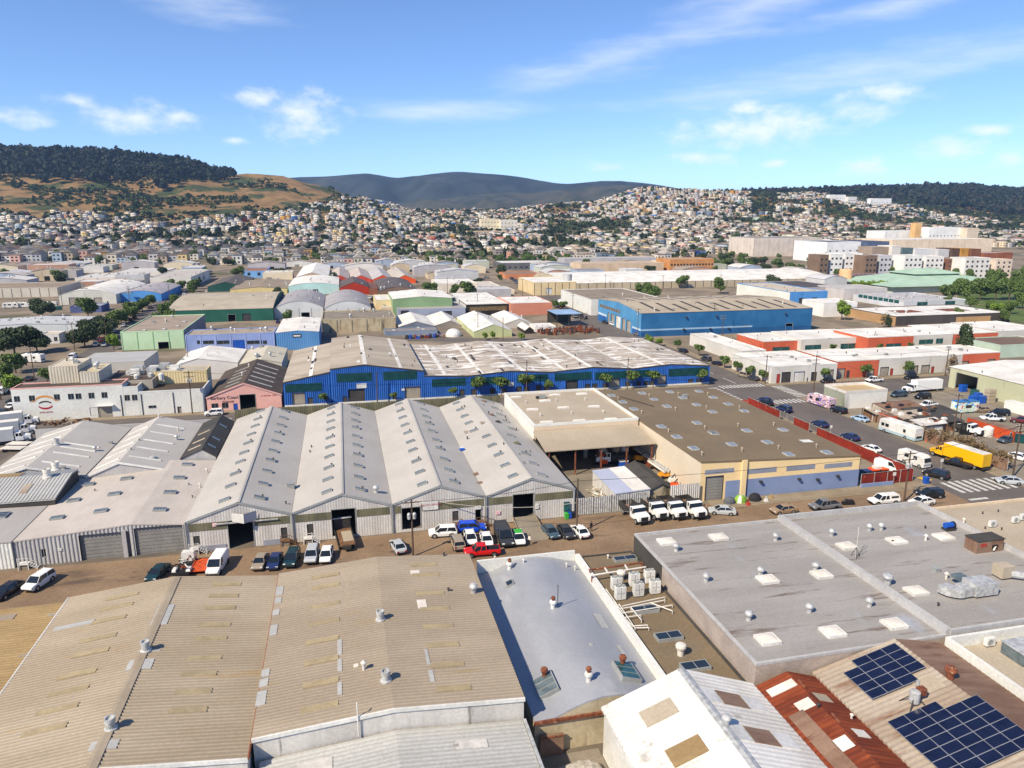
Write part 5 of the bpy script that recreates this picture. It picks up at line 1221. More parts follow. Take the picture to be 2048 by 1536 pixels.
x, y = W(907, 672); t = thing('dome_tent', 'white dome shelter behind the blue warehouse roof', 'tent', (x, y, 0))
ob('shell', MB().lathe([(3.4, 0), (3.3, 1.0), (2.9, 1.9), (2.1, 2.7), (1.0, 3.15), (.05, 3.3)], n=20).mesh('shell', 'white_metal'), t)
t = thing('boundary_wall', 'low concrete yard wall behind the patched white roofs', 'wall', (60, 257, 0)); MB().box(40, 92, 256.6, 256.9, 0, 2.2).build('wall', 'concrete', t)
# blue canopy and scrap yard
x0, y0 = W(1117, 655); t = thing('canopy', 'light blue flat canopy roof over the dark scrap yard bay', 'canopy', (x0, y0, 0))
MB().box(x0 - 1, x0 + 11, y0, y0 + 16, 6.0, 6.25).build('roof_sheet', paint(150, 180, 214), t)
for dx_, dy in ((-.8, .2), (10.6, .2), (-.8, 15.6), (10.6, 15.6), (5, .2)): MB().box(x0 + dx_, x0 + dx_ + .25, y0 + dy, y0 + dy + .25, 0, 6.0).build('post', 'dark_metal', t)
MB().box(x0 - .9, x0 + 10.9, y0 + 15.7, y0 + 15.9, 0, 5.9).build('back_wall', 'dark_roof', t)
rs = random.Random(21)
def junk(name, label, cx, cy, wx, wy, n, hmax, mats, grp=None):
    t = thing(name, label, 'scrap', (cx, cy, 0), group=grp)
    for mt in mats:
        m = MB()
        for k in range(n):
            a = Vector((cx + rs.uniform(-wx, wx), cy + rs.uniform(-wy, wy), rs.uniform(.1, hmax))); d_ = Vector((rs.uniform(-1, 1), rs.uniform(-1, 1), rs.uniform(-.3, .3))).normalized() * rs.uniform(.5, 2.0)
            if rs.random() < .5: m.tube(a - d_, a + d_, rs.uniform(.06, .2), n=5)
            else:
                s_ = rs.uniform(.2, .7); m.frustum((a.x - s_, a.x + s_, a.y - s_ * .7, a.y + s_ * .7), (a.x - s_ * .8, a.x + s_ * .7, a.y - s_ * .6, a.y + s_ * .5), 0, a.z + .2)
        o = m.build('scrap_pieces', mt, t); o['kind'] = 'stuff'
    return t
x0, y0 = W(1135, 664); junk('scrap_heap', 'heap of rusty red scrap metal in the yard by the avenue', x0, y0, 13, 8, 60, 2.2, ['rusty_metal', 'rust', 'dark_metal'])
x0, y0 = W(1042, 652); junk('scrap_heap', 'small pile of red machinery among the white sheds', x0, y0, 4, 2, 12, 2.5, ['rust', 'red_paint'])
x0, y0 = W(850, 676); junk('scrap_heap', 'row of red and blue machinery beside the blue warehouse', x0, y0, 8, 1.5, 20, 1.6, ['rust', 'blue_paint', 'dark_metal'])
# behind the factory
def block(label, xl, yt, xr, yb, back, wc, rc, ribs=.7, nv=4, **k):
    b = mid('plant_block', label, 'factory block', xl, yt, xr, yb, back, wallc=wc, roofc=rc, ribs={'S': ribs, 'E': ribs}, par=.12, **k); dress(b, nv); return b
block('tall cream ribbed plant block above the white factory', 110, 734, 168, 830, (192, 716), (214, 204, 184), (226, 214, 192), nv=6)
block('lower cream ribbed plant block beside the tall one', 170, 745, 208, 829, (234, 727), (210, 202, 186), (222, 206, 172))
block('yellow-cream ribbed plant block near the pink garage', 314, 745, 420, 811, (432, 731), (222, 202, 156), (200, 190, 172), nv=2)
b = mid('shed', 'shed with white ribbed sloping roof behind the factory', 'shed', 155, 728, 292, 762, (300, 702), wallc=(200, 196, 188), roofc='white_corr', par=.05)
b = mid('shed', 'white gable shed in front of the periwinkle building', 'shed', 355, 729, 478, 762, (435, 690), roof='gable', peak=(395, 716), wallc=(220, 218, 214), roofc='white_roof'); dress(b, 5)
b = mid('shed', 'cream gable shed with duct vents beside the blue warehouse', 'shed', 482, 728, 566, 760, (543, 690), roof='gable', peak=(522, 718), wallc=(214, 208, 190), roofc=(214, 206, 186)); dress(b, 7, kinds=('turbine', 'box'))
x0, y0 = W(265, 775, 7); t = thing('roof_pipework', 'tangle of white pipes and tanks on the factory roof', 'pipework', (x0, y0, 7))
for k in range(26):
    a = Vector((rs.uniform(-58, -44), rs.uniform(206, 220), rs.uniform(8.0, 9.6))); d_ = Vector((rs.choice((1, 0)), rs.choice((0, 1)), 0)) * rs.uniform(1, 4) + Vector((.1, 0, 0))
    if k % 4 == 0: MB().lathe([(.7, 0), (.7, 1.6), (.3, 1.9)], (a.x, a.y, 7.3), n=10).build('tank', rs.choice(['pale_pipe', 'galv', 'white_metal']), t)
    elif k % 4 == 1: MB().box(a.x - 1.2, a.x + 1.2, a.y - .8, a.y + .8, 7.3, a.z + .8).build('unit', rs.choice(['white_metal', 'galv', 'frame_grey']), t)
    else: MB().tube(a, a + d_, .22, n=6).build('pipe', rs.choice(['white_metal', 'pale_pipe']), t)
b = mid('plant_block', 'flat brown roof deck under the pipework', 'factory block', 210, 766, 312, 826, (330, 738), wallc=(180, 170, 156), roofc='brown_roof')
# far left
b = mid('warehouse', 'big white-grey roofed warehouse behind the dark trees at the left', 'warehouse', -60, 654, 160, 669, (205, 632), roof='gable', rise=.8, wallc=(214, 218, 218), roofc=(208, 210, 212), faces={'E': (52, 66, 92)}, ops=[('S', (2, 657, 38, 669), 'open')]); dress(b, 26, kinds=('cap', 'box', 'pipe'))
b = mid('portable_office', 'small white box office with two windows among trees', 'office', 82, 670, 120, 688, (128, 663), wallc=(224, 222, 220), roofc=(220, 206, 186), ops=[('S', (91, 675, 97, 681), 'win'), ('S', (108, 674, 115, 682), 'win')])
b = mid('warehouse', 'pale grey warehouse with white domed roof and two half-open doors', 'warehouse', 120, 591, 234, 610, (150, 570), roof='arch', rise=3.2, wallc=(216, 214, 204), roofc='white_roof', ops=[('S', (138, 595, 155, 610), 'rollt'), ('S', (188, 595, 205, 609), 'rollt'), ('S', (164, 603, 168, 608), 'door'), ('S', (214, 602, 217, 609), 'door')]); dress(b, 6); b.skylight(b.x0 + 12, b.y0 + 6, 3, 2.2, 'glass_dark', .4); b.skylight(b.x0 + 36, b.y0 + 6, 3, 2.2, 'glass_dark', .4)
b = mid('warehouse', 'sky blue warehouse with grey humped roof near the street trees', 'warehouse', 236, 589, 324, 604, (262, 572), roof='arch', rise=2.2, wallc=(92, 156, 222), roofc=(186, 180, 184)); dress(b, 12, kinds=('box', 'cap'))
b = mid('warehouse', 'long stained white wall building with brown roof at the far left', 'warehouse', -70, 579, 118, 597, (36, 566), wallc=(206, 198, 184), roofc=(166, 148, 128)); pilasters(b, 'S', 10, 'concrete', .3)
b = mid('shed', 'low dusk blue shed beside the red kerb', 'shed', 141, 614, 204, 626, (152, 608), wallc=(92, 104, 148), roofc=(176, 176, 186))
b = mid('warehouse', 'white flat warehouse with dark roof equipment among far left sheds', 'warehouse', 151, 556, 237, 568, (160, 548), wallc=(232, 226, 216), roofc=(226, 222, 216)); dress(b, 16, kinds=('box',))
b = mid('warehouse', 'white warehouse with long grey roof by the street of trees', 'warehouse', 302, 556, 384, 577, (318, 541), wallc=(228, 222, 212), roofc=(206, 198, 190)); dress(b, 6)
b = mid('warehouse', 'long white sawtooth warehouse among the first houses', 'warehouse', 230, 545, 330, 553, (240, 538), wallc=(226, 222, 216), roofc=(220, 216, 210))
b = mid('warehouse', 'silver ribbed low roof at the far left edge', 'warehouse', -60, 552, 30, 562, (10, 543), roof='gable', rise=2, wallc=(214, 210, 206), roofc=(212, 212, 216))
b = mid('house', 'two-storey sky blue house with brown roof at the edge of the sheds', 'house', 487, 543, 532, 556, (492, 536), roof='flat', wallc=(124, 176, 232), roofc=(164, 124, 98), ops=[('S', (495, 545, 501, 551), 'win'), ('S', (515, 545, 521, 551), 'win')])
# right side -----------------------------------------------------------------
lb = Bld('warehouse', 'large light blue warehouse with striped tan roof beside the avenue', 'warehouse', 122.5, 204.5, 284.5, 338, [(0, 10.3), (.5, 12.2), (1, 10.6)], axis='X', wall_m=paint(48, 112, 162), roof_m='tan_flat', faces={'W': paint(90, 152, 196)}, oh=.15,  # west face a lighter blue than the south: sunlit brightness put into the colour
         openings=[('S', (1484, 650, 1497, 665), 'rollt'), ('S', (1571, 647, 1585, 664), 'open'), ('W', (296, 300.5, 0, 5.2), 'rollt', 1), ('W', (302, 306, 0, 5.4), 'rollt', 1), ('W', (308, 314, 0, 5.6), 'rollw', 1), ('W', (316, 320, 0, 5.6), 'rollt', 1), ('W', (322, 324.5, 0, 5.6), 'rollt', 1)])
FP.append((122.5, 204.5, 284.5, 338))
for k in range(11):
    x = 131 + k * 6.6
    for y0, y1 in ((287, 308), (315, 335)): quadpatch(lb, 'skylight_strip', 'dark_roof', x, x + 1.5, y0, y1 - (k % 3) * 3, .06)
dress(lb, 16, kinds=('cap', 'pipe', 'box'))
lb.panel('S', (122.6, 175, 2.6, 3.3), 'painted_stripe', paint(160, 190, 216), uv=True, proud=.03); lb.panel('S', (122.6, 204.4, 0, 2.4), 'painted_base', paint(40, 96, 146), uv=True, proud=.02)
lb.panel('W', (326, 337.8, 3.2, 4.2), 'painted_stripe', paint(200, 216, 228), uv=True, proud=.03); lb.panel('W', (326, 337.8, 0, 3.1), 'painted_base', paint(46, 104, 168), uv=True, proud=.03); lb.panel('W', (284.7, 294, 2.6, 3.4), 'painted_stripe', paint(200, 216, 228), uv=True, proud=.03); lb.panel('W', (284.7, 294, 0, 2.5), 'painted_base', paint(46, 104, 168), uv=True, proud=.03)  # west stripes and bases repeat the south ones in lighter, sunlit tones
for k in range(9): lb.panel('W', (309 + k * 3, 311.4 + k * 3, 7.0, 8.4), 'window', 'leaf_dry', uv=True, proud=.04)
for px, py in ((1372, 634), (1433, 632), (1367, 658), (1420, 657), (1457, 656), (1571, 627)):
    u, z = WY(px, py, 284.5); MB().box(u - .4, u + .4, 283.7, 284.46, z - .3, z + .2).build('wall_lamp', 'dark_metal', lb.root)
b = mid('warehouse', 'white-walled warehouse with brown flat roof behind the light blue one', 'warehouse', 1182, 600, 1320, 631, (1118, 580), wallc='white_wall', roofc=(158, 144, 126)); dress(b, 4)
b = mid('warehouse', 'very long arched white roof over a concrete panel wall', 'warehouse', 1125, 567, 1662, 581, (1118, 549), roof='arch', rise=4.2, axis='X', wallc=(196, 182, 156), roofc='white_roof'); pilasters(b, 'S', 34, 'dark_metal', .3)
b = mid('warehouse', 'cream rounded-corner warehouse at the avenue with white roof and tank', 'warehouse', 1068, 566, 1152, 591, (1052, 555), wallc=(226, 204, 160), roofc='white_roof', ops=[('S', (1092, 576, 1104, 588), 'rollw')]); pilasters(b, 'S', 6, 'dark_metal', .25)
ob('roof_tank', MB().lathe([(3, 0), (3, 4.2), (2.8, 4.4)], n=18).mesh('tank', 'galv'), b.root, (12, 12, b.h))
b = mid('warehouse', 'small bright blue fronted building with tan roof', 'warehouse', 1578, 585, 1653, 611, (1480, 567), wallc=(86, 150, 214), roofc=(214, 202, 182), faces={'W': (232, 232, 222)}, ops=[('S', (1598, 596, 1608, 608), 'rolld'), ('S', (1624, 595, 1634, 607), 'rolld')]); dress(b, 14, kinds=('box', 'cap'))
b = mid('warehouse', 'grey block with dark roof behind the small blue building', 'warehouse', 1606, 576, 1684, 596, (1560, 563), wallc=(184, 178, 180), roofc=(96, 88, 86), ops=[('S', (1655, 586, 1664, 592), 'open')])
b = mid('warehouse', 'pale grey shed next to the peach tower', 'warehouse', 1686, 579, 1772, 601, (1690, 570), wallc=(206, 200, 196), roofc=(204, 200, 196))
b = mid('office_building', 'grey two-storey office with strip windows and crowded roof', 'office', 1807, 604, 1936, 618, (1728, 588), wallc=(210, 212, 216), roofc=(200, 198, 198), ops=[('S', (1834, 604, 1855, 614), 'wint'), ('S', (1890, 602, 1910, 613), 'wint')]); dress(b, 26, kinds=('box', 'box', 'pipe', 'turbine'))
for k in range(8): b.panel('W', (b.y0 + 4 + k * (b.y1 - b.y0 - 8) / 8, b.y0 + 3.4 + (k + 1) * (b.y1 - b.y0 - 8) / 8, 2.6, 4.4), 'window', 'teal_glass', uv=True, proud=.06)
b = mid('office_building', 'flat-roofed building with charcoal and tan walls and two roof courts', 'office', 1790, 634, 2016, 652, (1714, 616), wallc=(84, 78, 74), roofc='white_roof', faces={'W': (186, 150, 110)}); b.panel('S', (1912, 633, 1980, 650), 'tan_wall_bay', paint(196, 158, 112))
for u in (.3, .72): 
    xx = b.x0 + (b.x1 - b.x0) * u; quadpatch(b, 'roof_court', 'rusty_metal', xx - 7, xx + 7, (b.y0 + b.y1) / 2 - 5, (b.y0 + b.y1) / 2 + 4, .06)
dress(b, 5)
b = mid('shed', 'plain white box building behind the bright green tree', 'shed', 1646, 607, 1712, 634, (1642, 598), wallc=(238, 236, 232), roofc='white_roof')
# the white and orange workshop rows
WS = 'white-roofed workshop bays around the car court'
OR, GW = (208, 106, 76), (216, 212, 204)
def bay(label, xl, yt, xr, yb, back, c, ops=()):
    b = mid('workshop', label, 'workshop', xl, yt, xr, yb, back, wallc=c, roofc='white_roof', ops=ops, group=WS, par=.25, faces={'W': c}); dress(b, 4, kinds=('box', 'cap', 'cap')); return b
bay('grey corner workshop bay with white garage door at the junction', 1541, 735, 1671, 768, (1500, 706), GW, [('S', (1553, 748, 1560, 765), 'red_paint'), ('S', (1563, 744, 1581, 765), 'rolld'), ('S', (1588, 743, 1609, 764), 'rollw'), ('S', (1622, 744, 1633, 762), 'rolld'), ('S', (1655, 739, 1667, 756), 'rollt')])
bay('orange workshop bay between grey bays in the near row', 1672, 724, 1754, 757, (1640, 700), OR, [('S', (1675, 737, 1690, 756), 'rollt'), ('S', (1693, 741, 1699, 755), 'door'), ('S', (1735, 738, 1748, 752), 'rollt')])
bay('long grey workshop bay with three roller doors in the near row', 1755, 719, 1920, 752, (1720, 698), GW, [('S', (1760, 734, 1777, 752), 'rollt'), ('S', (1780, 737, 1786, 751), 'red_paint'), ('S', (1818, 731, 1836, 748), 'rollt'), ('S', (1842, 730, 1859, 748), 'rollt'), ('S', (1862, 733, 1868, 747), 'red_paint')])
bay('orange workshop bay at the right end of the near row', 1921, 709, 1996, 737, (1880, 692), OR, [('S', (1922, 722, 1937, 736), 'rollt'), ('S', (1975, 718, 1990, 733), 'rollt'), ('S', (1941, 727, 1945, 735), 'door')])
bay('grey workshop wing along the avenue with clipped trees', 1483, 703, 1530, 728, (1380, 668), GW)
bay('orange workshop front in the far row beside the avenue wing', 1526, 684, 1600, 703, (1480, 668), OR, [('S', (1545, 694, 1579, 703), 'wint')])
bay('grey workshop front with glazed bays in the far row', 1601, 680, 1733, 702, (1560, 663), GW, [('S', (1610, 690, 1642, 701), 'wint'), ('S', (1681, 687, 1712, 699), 'wint')])
bay('projecting orange workshop bay in the far row', 1734, 676, 1824, 703, (1690, 659), OR, [('S', (1772, 687, 1802, 700), 'wint')])
bay('grey workshop bay right of the projecting orange one', 1825, 672, 1903, 694, (1790, 656), GW, [('S', (1838, 679, 1866, 688), 'wint'), ('S', (1872, 677, 1886, 687), 'wint')])
bay('orange workshop bay behind the tall conifer', 1904, 669, 1993, 690, (1850, 650), OR, [('S', (1945, 681, 1973, 690), 'wint')])
bay('grey workshop bay at the right edge of the far row', 1994, 663, 2090, 684, (1930, 645), GW, [('S', (2005, 672, 2015, 680), 'wint')])
gm = Bld('warehouse', 'pale green metal warehouse with white roof at the right edge', 'warehouse', 176, 215, 132, 177, gable(6.4, 7.4), axis='Y', wall_m=paint(196, 196, 164), roof_m='white_roof', oh=.2, openings=[('W', (167, 174.5, 0, 5.0), 'open', 1)]); FP.append((176, 215, 132, 177)); dress(gm, 5, kinds=('cap',))
b = mid('workshop', 'small olive and white corner workshop with fenced flat roof', 'workshop', 1688, 788, 1771, 818, (1648, 773), wallc=(232, 228, 220), roofc=(214, 188, 146), faces={'W': (160, 164, 146)}, par=.7)
for k in range(14): MB().box(b.x0 + k * (b.x1 - b.x0) / 14, b.x0 + k * (b.x1 - b.x0) / 14 + .06, b.y1 - .1, b.y1 - .02, b.h + .6, b.h + 1.6).build('fence_post', 'rusty_metal', b.root)
b = mid('shed', 'brown-roofed low building with green glazed wall at the right edge', 'shed', 1998, 692, 2110, 716, (1960, 676), roof='flat', wallc=(196, 214, 196), roofc=(134, 112, 96))
# distant large blocks on the right
def big(label, xl, xr, f, yt, d_, wc, rc=(206, 204, 200), nwin=0, storeys=1, name='apartment_block', cat='building', win='glass_dark', group=None):
    r0, r1 = (xl - CX) / 1488 * f, (xr - CX) / 1488 * f
    # grid-aligned block whose front-left corner stands at forward distance f
    x0, y0 = f * syw + r0 * cyw, f * cyw - r0 * syw
    w = (r1 - r0) * 1.0; h = CAM_H - (yt - YH) * f / 1488
    zb0 = float(tz(x0, y0)) if f > 640 else 0
    b = Bld(name, label, cat, x0, x0 + w, y0, y0 + d_, h, wall_m=paint(*wc), roof_m=paint(*rc, .84), parapet=.5, group=group)
    FP.append((x0, x0 + w, y0, y0 + d_))
    if name == 'industrial_block':
        pilasters(b, 'S', 14, paint(*[v - 16 for v in wc]), .8); pilasters(b, 'W', 8, paint(*[v - 16 for v in wc]), .8); dress(b, 8)
    if nwin:
        for s_ in range(storeys):
            for k in range(nwin):
                u = x0 + w * (k + .5) / nwin; z0 = zb0 + 1.2 + (h - zb0 - 1) * s_ / storeys
                b.panel('S', (u - .9, u + .9, z0 + .3, z0 + 1.9), 'window', win, uv=True, proud=.04)
    return b
AP = 'four-storey apartment blocks beyond the sheds'
for i, (xl, xr, yt, c, n_) in enumerate(((1648, 1668, 510, (132, 110, 92), 2), (1669, 1698, 508, (240, 238, 232), 3), (1699, 1739, 507, (240, 238, 234), 4), (1741, 1768, 511, (134, 112, 94), 3), (1770, 1798, 511, (198, 198, 202), 3), (1799, 1818, 513, (160, 132, 108), 2), (1820, 1862, 511, (240, 238, 232), 4), (1863, 1906, 513, (238, 234, 228), 4), (1908, 1941, 517, (134, 96, 76), 3), (1943, 2004, 516, (232, 228, 222), 5), (2006, 2046, 519, (226, 208, 188), 3))):
    nm = {(132, 110, 92): 'brown', (134, 112, 94): 'brown', (160, 132, 108): 'tan', (134, 96, 76): 'red-brown', (226, 208, 188): 'beige', (198, 198, 202): 'pale grey'}.get(c, 'white')
    big(f'{nm} four-storey apartment block, number {["one", "two", "three", "four", "five", "six", "seven", "eight", "nine", "ten", "eleven"][i]} from the left of the row', xl, xr, 600 + (i % 3) * 6, yt, 16, c, nwin=n_, storeys=4, group=AP)
big('huge pale beige windowless industrial block', 1512, 1668, 900, 476, 60, (220, 208, 196), (150, 144, 140), name='industrial_block')
big('white office block with dark roof storey beside the beige block', 1660, 1738, 800, 484, 60, (240, 240, 240), (90, 92, 98), 5, 2, name='office_block')
big('dark glass wing of the white office block', 1740, 1792, 830, 483, 50, (92, 104, 132), (90, 92, 98), name='office_block')
big('very long white and peach warehouse on the right', 1792, 2035, 960, 479, 60, (232, 214, 190), (240, 240, 238), name='industrial_block')
big('long white building with a line of dark windows', 1775, 1960, 1080, 462, 40, (240, 240, 238), (236, 236, 234), 24, 1, name='industrial_block')
b = big('white hospital-like block with tall dark windows', 1862, 1938, 1085, 455, 30, (242, 242, 240), (236, 236, 234), 9, 2, name='office_block')
big('tan block at the end of the white building', 1939, 1966, 1085, 456, 30, (220, 204, 182), (200, 170, 150), name='office_block')
big('small ochre tower rising from the long white building', 1834, 1848, 1070, 446, 10, (226, 184, 124), (190, 140, 100), name='tower')
for i, (xl, xr, yt, c) in enumerate(((1752, 1790, 494, (168, 150, 134)), (1792, 1812, 492, (226, 222, 216)), (1813, 1838, 496, (96, 116, 122)), (1839, 1884, 498, (226, 226, 226)), (1886, 1912, 499, (206, 204, 206)), (1914, 1932, 497, (92, 70, 58)), (1933, 1950, 497, (196, 146, 70)), (1952, 1976, 498, (130, 88, 66)), (1978, 2050, 506, (150, 92, 66)))):
    big(f'{["taupe", "white", "slate", "pale", "light grey", "dark brown", "mustard", "brick brown", "rust brown"][i]} modern block behind the apartments', xl, xr, 690, yt, 20, c, nwin=3, storeys=2, name='modern_block', group='modern blocks behind the apartments')
big('orange-brown two-storey office with window strips', 1345, 1442, 655, 519, 30, (204, 146, 92), (196, 168, 140), 14, 2, name='office_block')
big('dark grey commercial building with white roof by the avenue', 1003, 1108, 700, 526, 40, (110, 108, 110), (236, 232, 226), 9, 1, name='commercial_block')
big('orange brick corner building by the avenue', 1010, 1083, 600, 548, 24, (206, 136, 96), (150, 132, 118), name='commercial_block')
big('beige low block with dark blue stripe in the middle distance', 1130, 1330, 740, 517, 24, (188, 186, 190), (206, 196, 184), name='commercial_block')
big('wide pale tan low building in the middle distance', 1165, 1345, 640, 528, 30, (214, 190, 162), (206, 186, 164), name='commercial_block')
big('cream apartment block in the middle of the far neighbourhood', 962, 1000, 1350, 438, 18, (236, 222, 190), nwin=6, storeys=3)
big('white and tan apartment block beside the cream one', 1001, 1036, 1350, 440, 18, (230, 222, 206), nwin=5, storeys=3)
b = big('long school-like building with red roof in the far neighbourhood', 935, 1000, 1240, 462, 20, (216, 190, 160), (150, 90, 66), 12, 2)
big('salmon block among the far houses', 998, 1034, 1130, 474, 18, (230, 150, 124))
# mural building and peach tower
x0, y0 = W(1708, 571); 
def mural_mat(name, seed, cols):
    m = bpy.data.materials.new(name); m.use_nodes = True; n, l = m.node_tree.nodes, m.node_tree.links
    b_ = n['Principled BSDF']; b_.inputs['Roughness'].default_value = .6
    t_ = n.new('ShaderNodeTexCoord'); mp = n.new('ShaderNodeMapping'); mp.inputs['Location'].default_value = (seed, seed, seed); l.new(t_.outputs['Object'], mp.inputs[0])
    q = n.new('ShaderNodeTexNoise'); q.inputs['Scale'].default_value = .9; q.inputs['Detail'].default_value = 4; q.inputs['Distortion'].default_value = 1.5; l.new(mp.outputs[0], q.inputs['Vector'])
    r = n.new('ShaderNodeValToRGB'); r.color_ramp.interpolation = 'CONSTANT'
    while len(r.color_ramp.elements) < len(cols): r.color_ramp.elements.new(.5)
    for e, (p, c) in zip(r.color_ramp.elements, cols): e.position = p; e.color = c
    l.new(q.outputs['Fac'], r.inputs[0]); l.new(r.outputs[0], b_.inputs['Base Color']); MATS[name] = m
mural_mat('mural', 3, [(0, S(40, 60, 150)), (.38, S(90, 110, 200)), (.46, S(230, 230, 240)), (.52, S(200, 100, 110)), (.58, S(60, 90, 180)), (.66, S(240, 160, 90))])
b = mid('mural_building', 'long low building painted with a blue and red mural', 'building', 1700, 556, 1848, 569, (1690, 549), wallc='mural', roofc=(120, 100, 90)); [b.panel('S', (b.x0 + 20 + k * 11, b.x0 + 22.5 + k * 11, 1.6, 3.2), 'window', 'white_metal', uv=True) for k in range(6)]
x0, y0 = W(1689, 572); t = thing('round_tower', 'peach round-topped tower beside the mural building', 'tower', (x0, y0, 0)); m = MB().lathe([(4.6, 0), (4.6, 11.6), (4.2, 12.2), (.1, 12.6)], n=20); ob('shaft', m.mesh('shaft', paint(238, 186, 140)), t)
# green pyramid roof hall
x0, y0 = W(1785, 587); t = thing('pavilion_hall', 'hall with stepped pale green pyramid roof near the park', 'hall', (x0 + 45, y0, 0))
GRN = paint(172, 198, 176)
MB().box(x0, x0 + 100, y0, y0 + 60, 0, 4.5).build('wall', paint(196, 206, 186), t)
MB().frustum((x0 - 3, x0 + 103, y0 - 3, y0 + 63), (x0 + 34, x0 + 74, y0 + 20, y0 + 46), 4.5, 9.5).build('lower_roof', GRN, t)
MB().box(x0 + 36, x0 + 72, y0 + 21, y0 + 45, 9.5, 10.6).build('clerestory', paint(170, 190, 170), t)
MB().frustum((x0 + 33, x0 + 75, y0 + 19, y0 + 47), (x0 + 48, x0 + 60, y0 + 30, y0 + 36), 10.6, 13.6).build('upper_roof', GRN, t)
FP.append((x0, x0 + 100, y0, y0 + 60))
m = MB(); pk_ = [W(1905, 625), W(2120, 660), W(2200, 600), W(2048, 570), W(1920, 580)]
M('lawn', S(112, 132, 60, .6), S(92, 112, 50, .6), scale=.1, patch=(S(150, 140, 100, .6), .06, (1, 1, 1), .55, .1))
sheet('lawn', pk_, .03, 'lawn')
FP.append((330, 460, 270, 420))

# -------- filler sheds between the surveyed ones and the houses
def free(x0, x1, y0, y1, mg=2):
    return not any(x0 < b1 + mg and x1 > a1 - mg and y0 < d1 + mg and y1 > c1 - mg for a1, b1, c1, d1 in FP)
def avenue_x(y): return float(np.interp(y, [q[1] for q in AV], [q[0] for q in AV]))
rs = random.Random(77)
adj = ['white', 'pale grey', 'cream', 'sand', 'faded blue', 'brick', 'dove grey', 'sage']
cols = [(232, 228, 222), (204, 204, 204), (230, 216, 188), (206, 190, 164), (172, 184, 202), (190, 150, 128), (188, 184, 186), (196, 200, 184)]
rcs = [(232, 228, 222), (206, 198, 190), (178, 162, 146), (160, 150, 142), (214, 212, 212)]
nfill = 0
for y in range(262, 790, 26):
    x = -330.0
    while x < 420:
        w, dp = rs.uniform(16, 34), rs.uniform(16, 23)
        f = x * syw + y * cyw; r = x * cyw - y * syw; col_ = 1024 + 1488 * r / f
        lim = np.interp(col_, [-100, 0, 400, 600, 900, 1100, 1300, 1500, 2100], [735, 735, 730, 725, 725, 745, 760, 640, 560])
        if -120 < col_ < 2080 and (450 if col_ < 1000 else 500) < f < lim and abs(x + w / 2 - avenue_x(y)) > w / 2 + 11 and abs(x + w / 2 + 97) > w / 2 + 9 and free(x, x + w, y, y + dp):
            k = rs.randrange(len(cols)); h = rs.uniform(4.5, 8.0); ty = rs.choice(['flat', 'flat', 'gable', 'arch'])
            side = 'left of the tree-lined street' if x < -100 else 'between side street and avenue' if x < avenue_x(y) else 'right of the avenue'
            b = Bld('shed', f'far {adj[k]} {dict(flat="flat-roofed", gable="gabled", arch="round-roofed")[ty]} shed {side}', 'shed', x, x + w, y, y + dp, {'flat': flat(h), 'gable': gable(h, h + 2), 'arch': arch(h, h + 2.2)}[ty], wall_m=paint(*cols[k]), roof_m=paint(*rs.choice(rcs), .84), parapet=.3 if ty == 'flat' else 0, group='far industrial sheds')
            FP.append((x, x + w, y, y + dp)); nfill += 1
            for q in range(rs.randrange(1, 5)): b.vent(rs.uniform(x + 1, x + w - 1), rs.uniform(y + 1, y + dp - 1), rs.choice(['cap', 'box', 'turbine']), 1.3)
            if rs.random() < .7:
                u = rs.uniform(x + 2, x + w - 6); b.panel('S', (u, u + 4, 0, 3.6), 'roller_door', rs.choice(['rollup', 'rollup_dark', 'black_dark']), uv=True)
        x += w + rs.choice([.6, .6, 1.2, 8])
print('filler sheds', nfill)
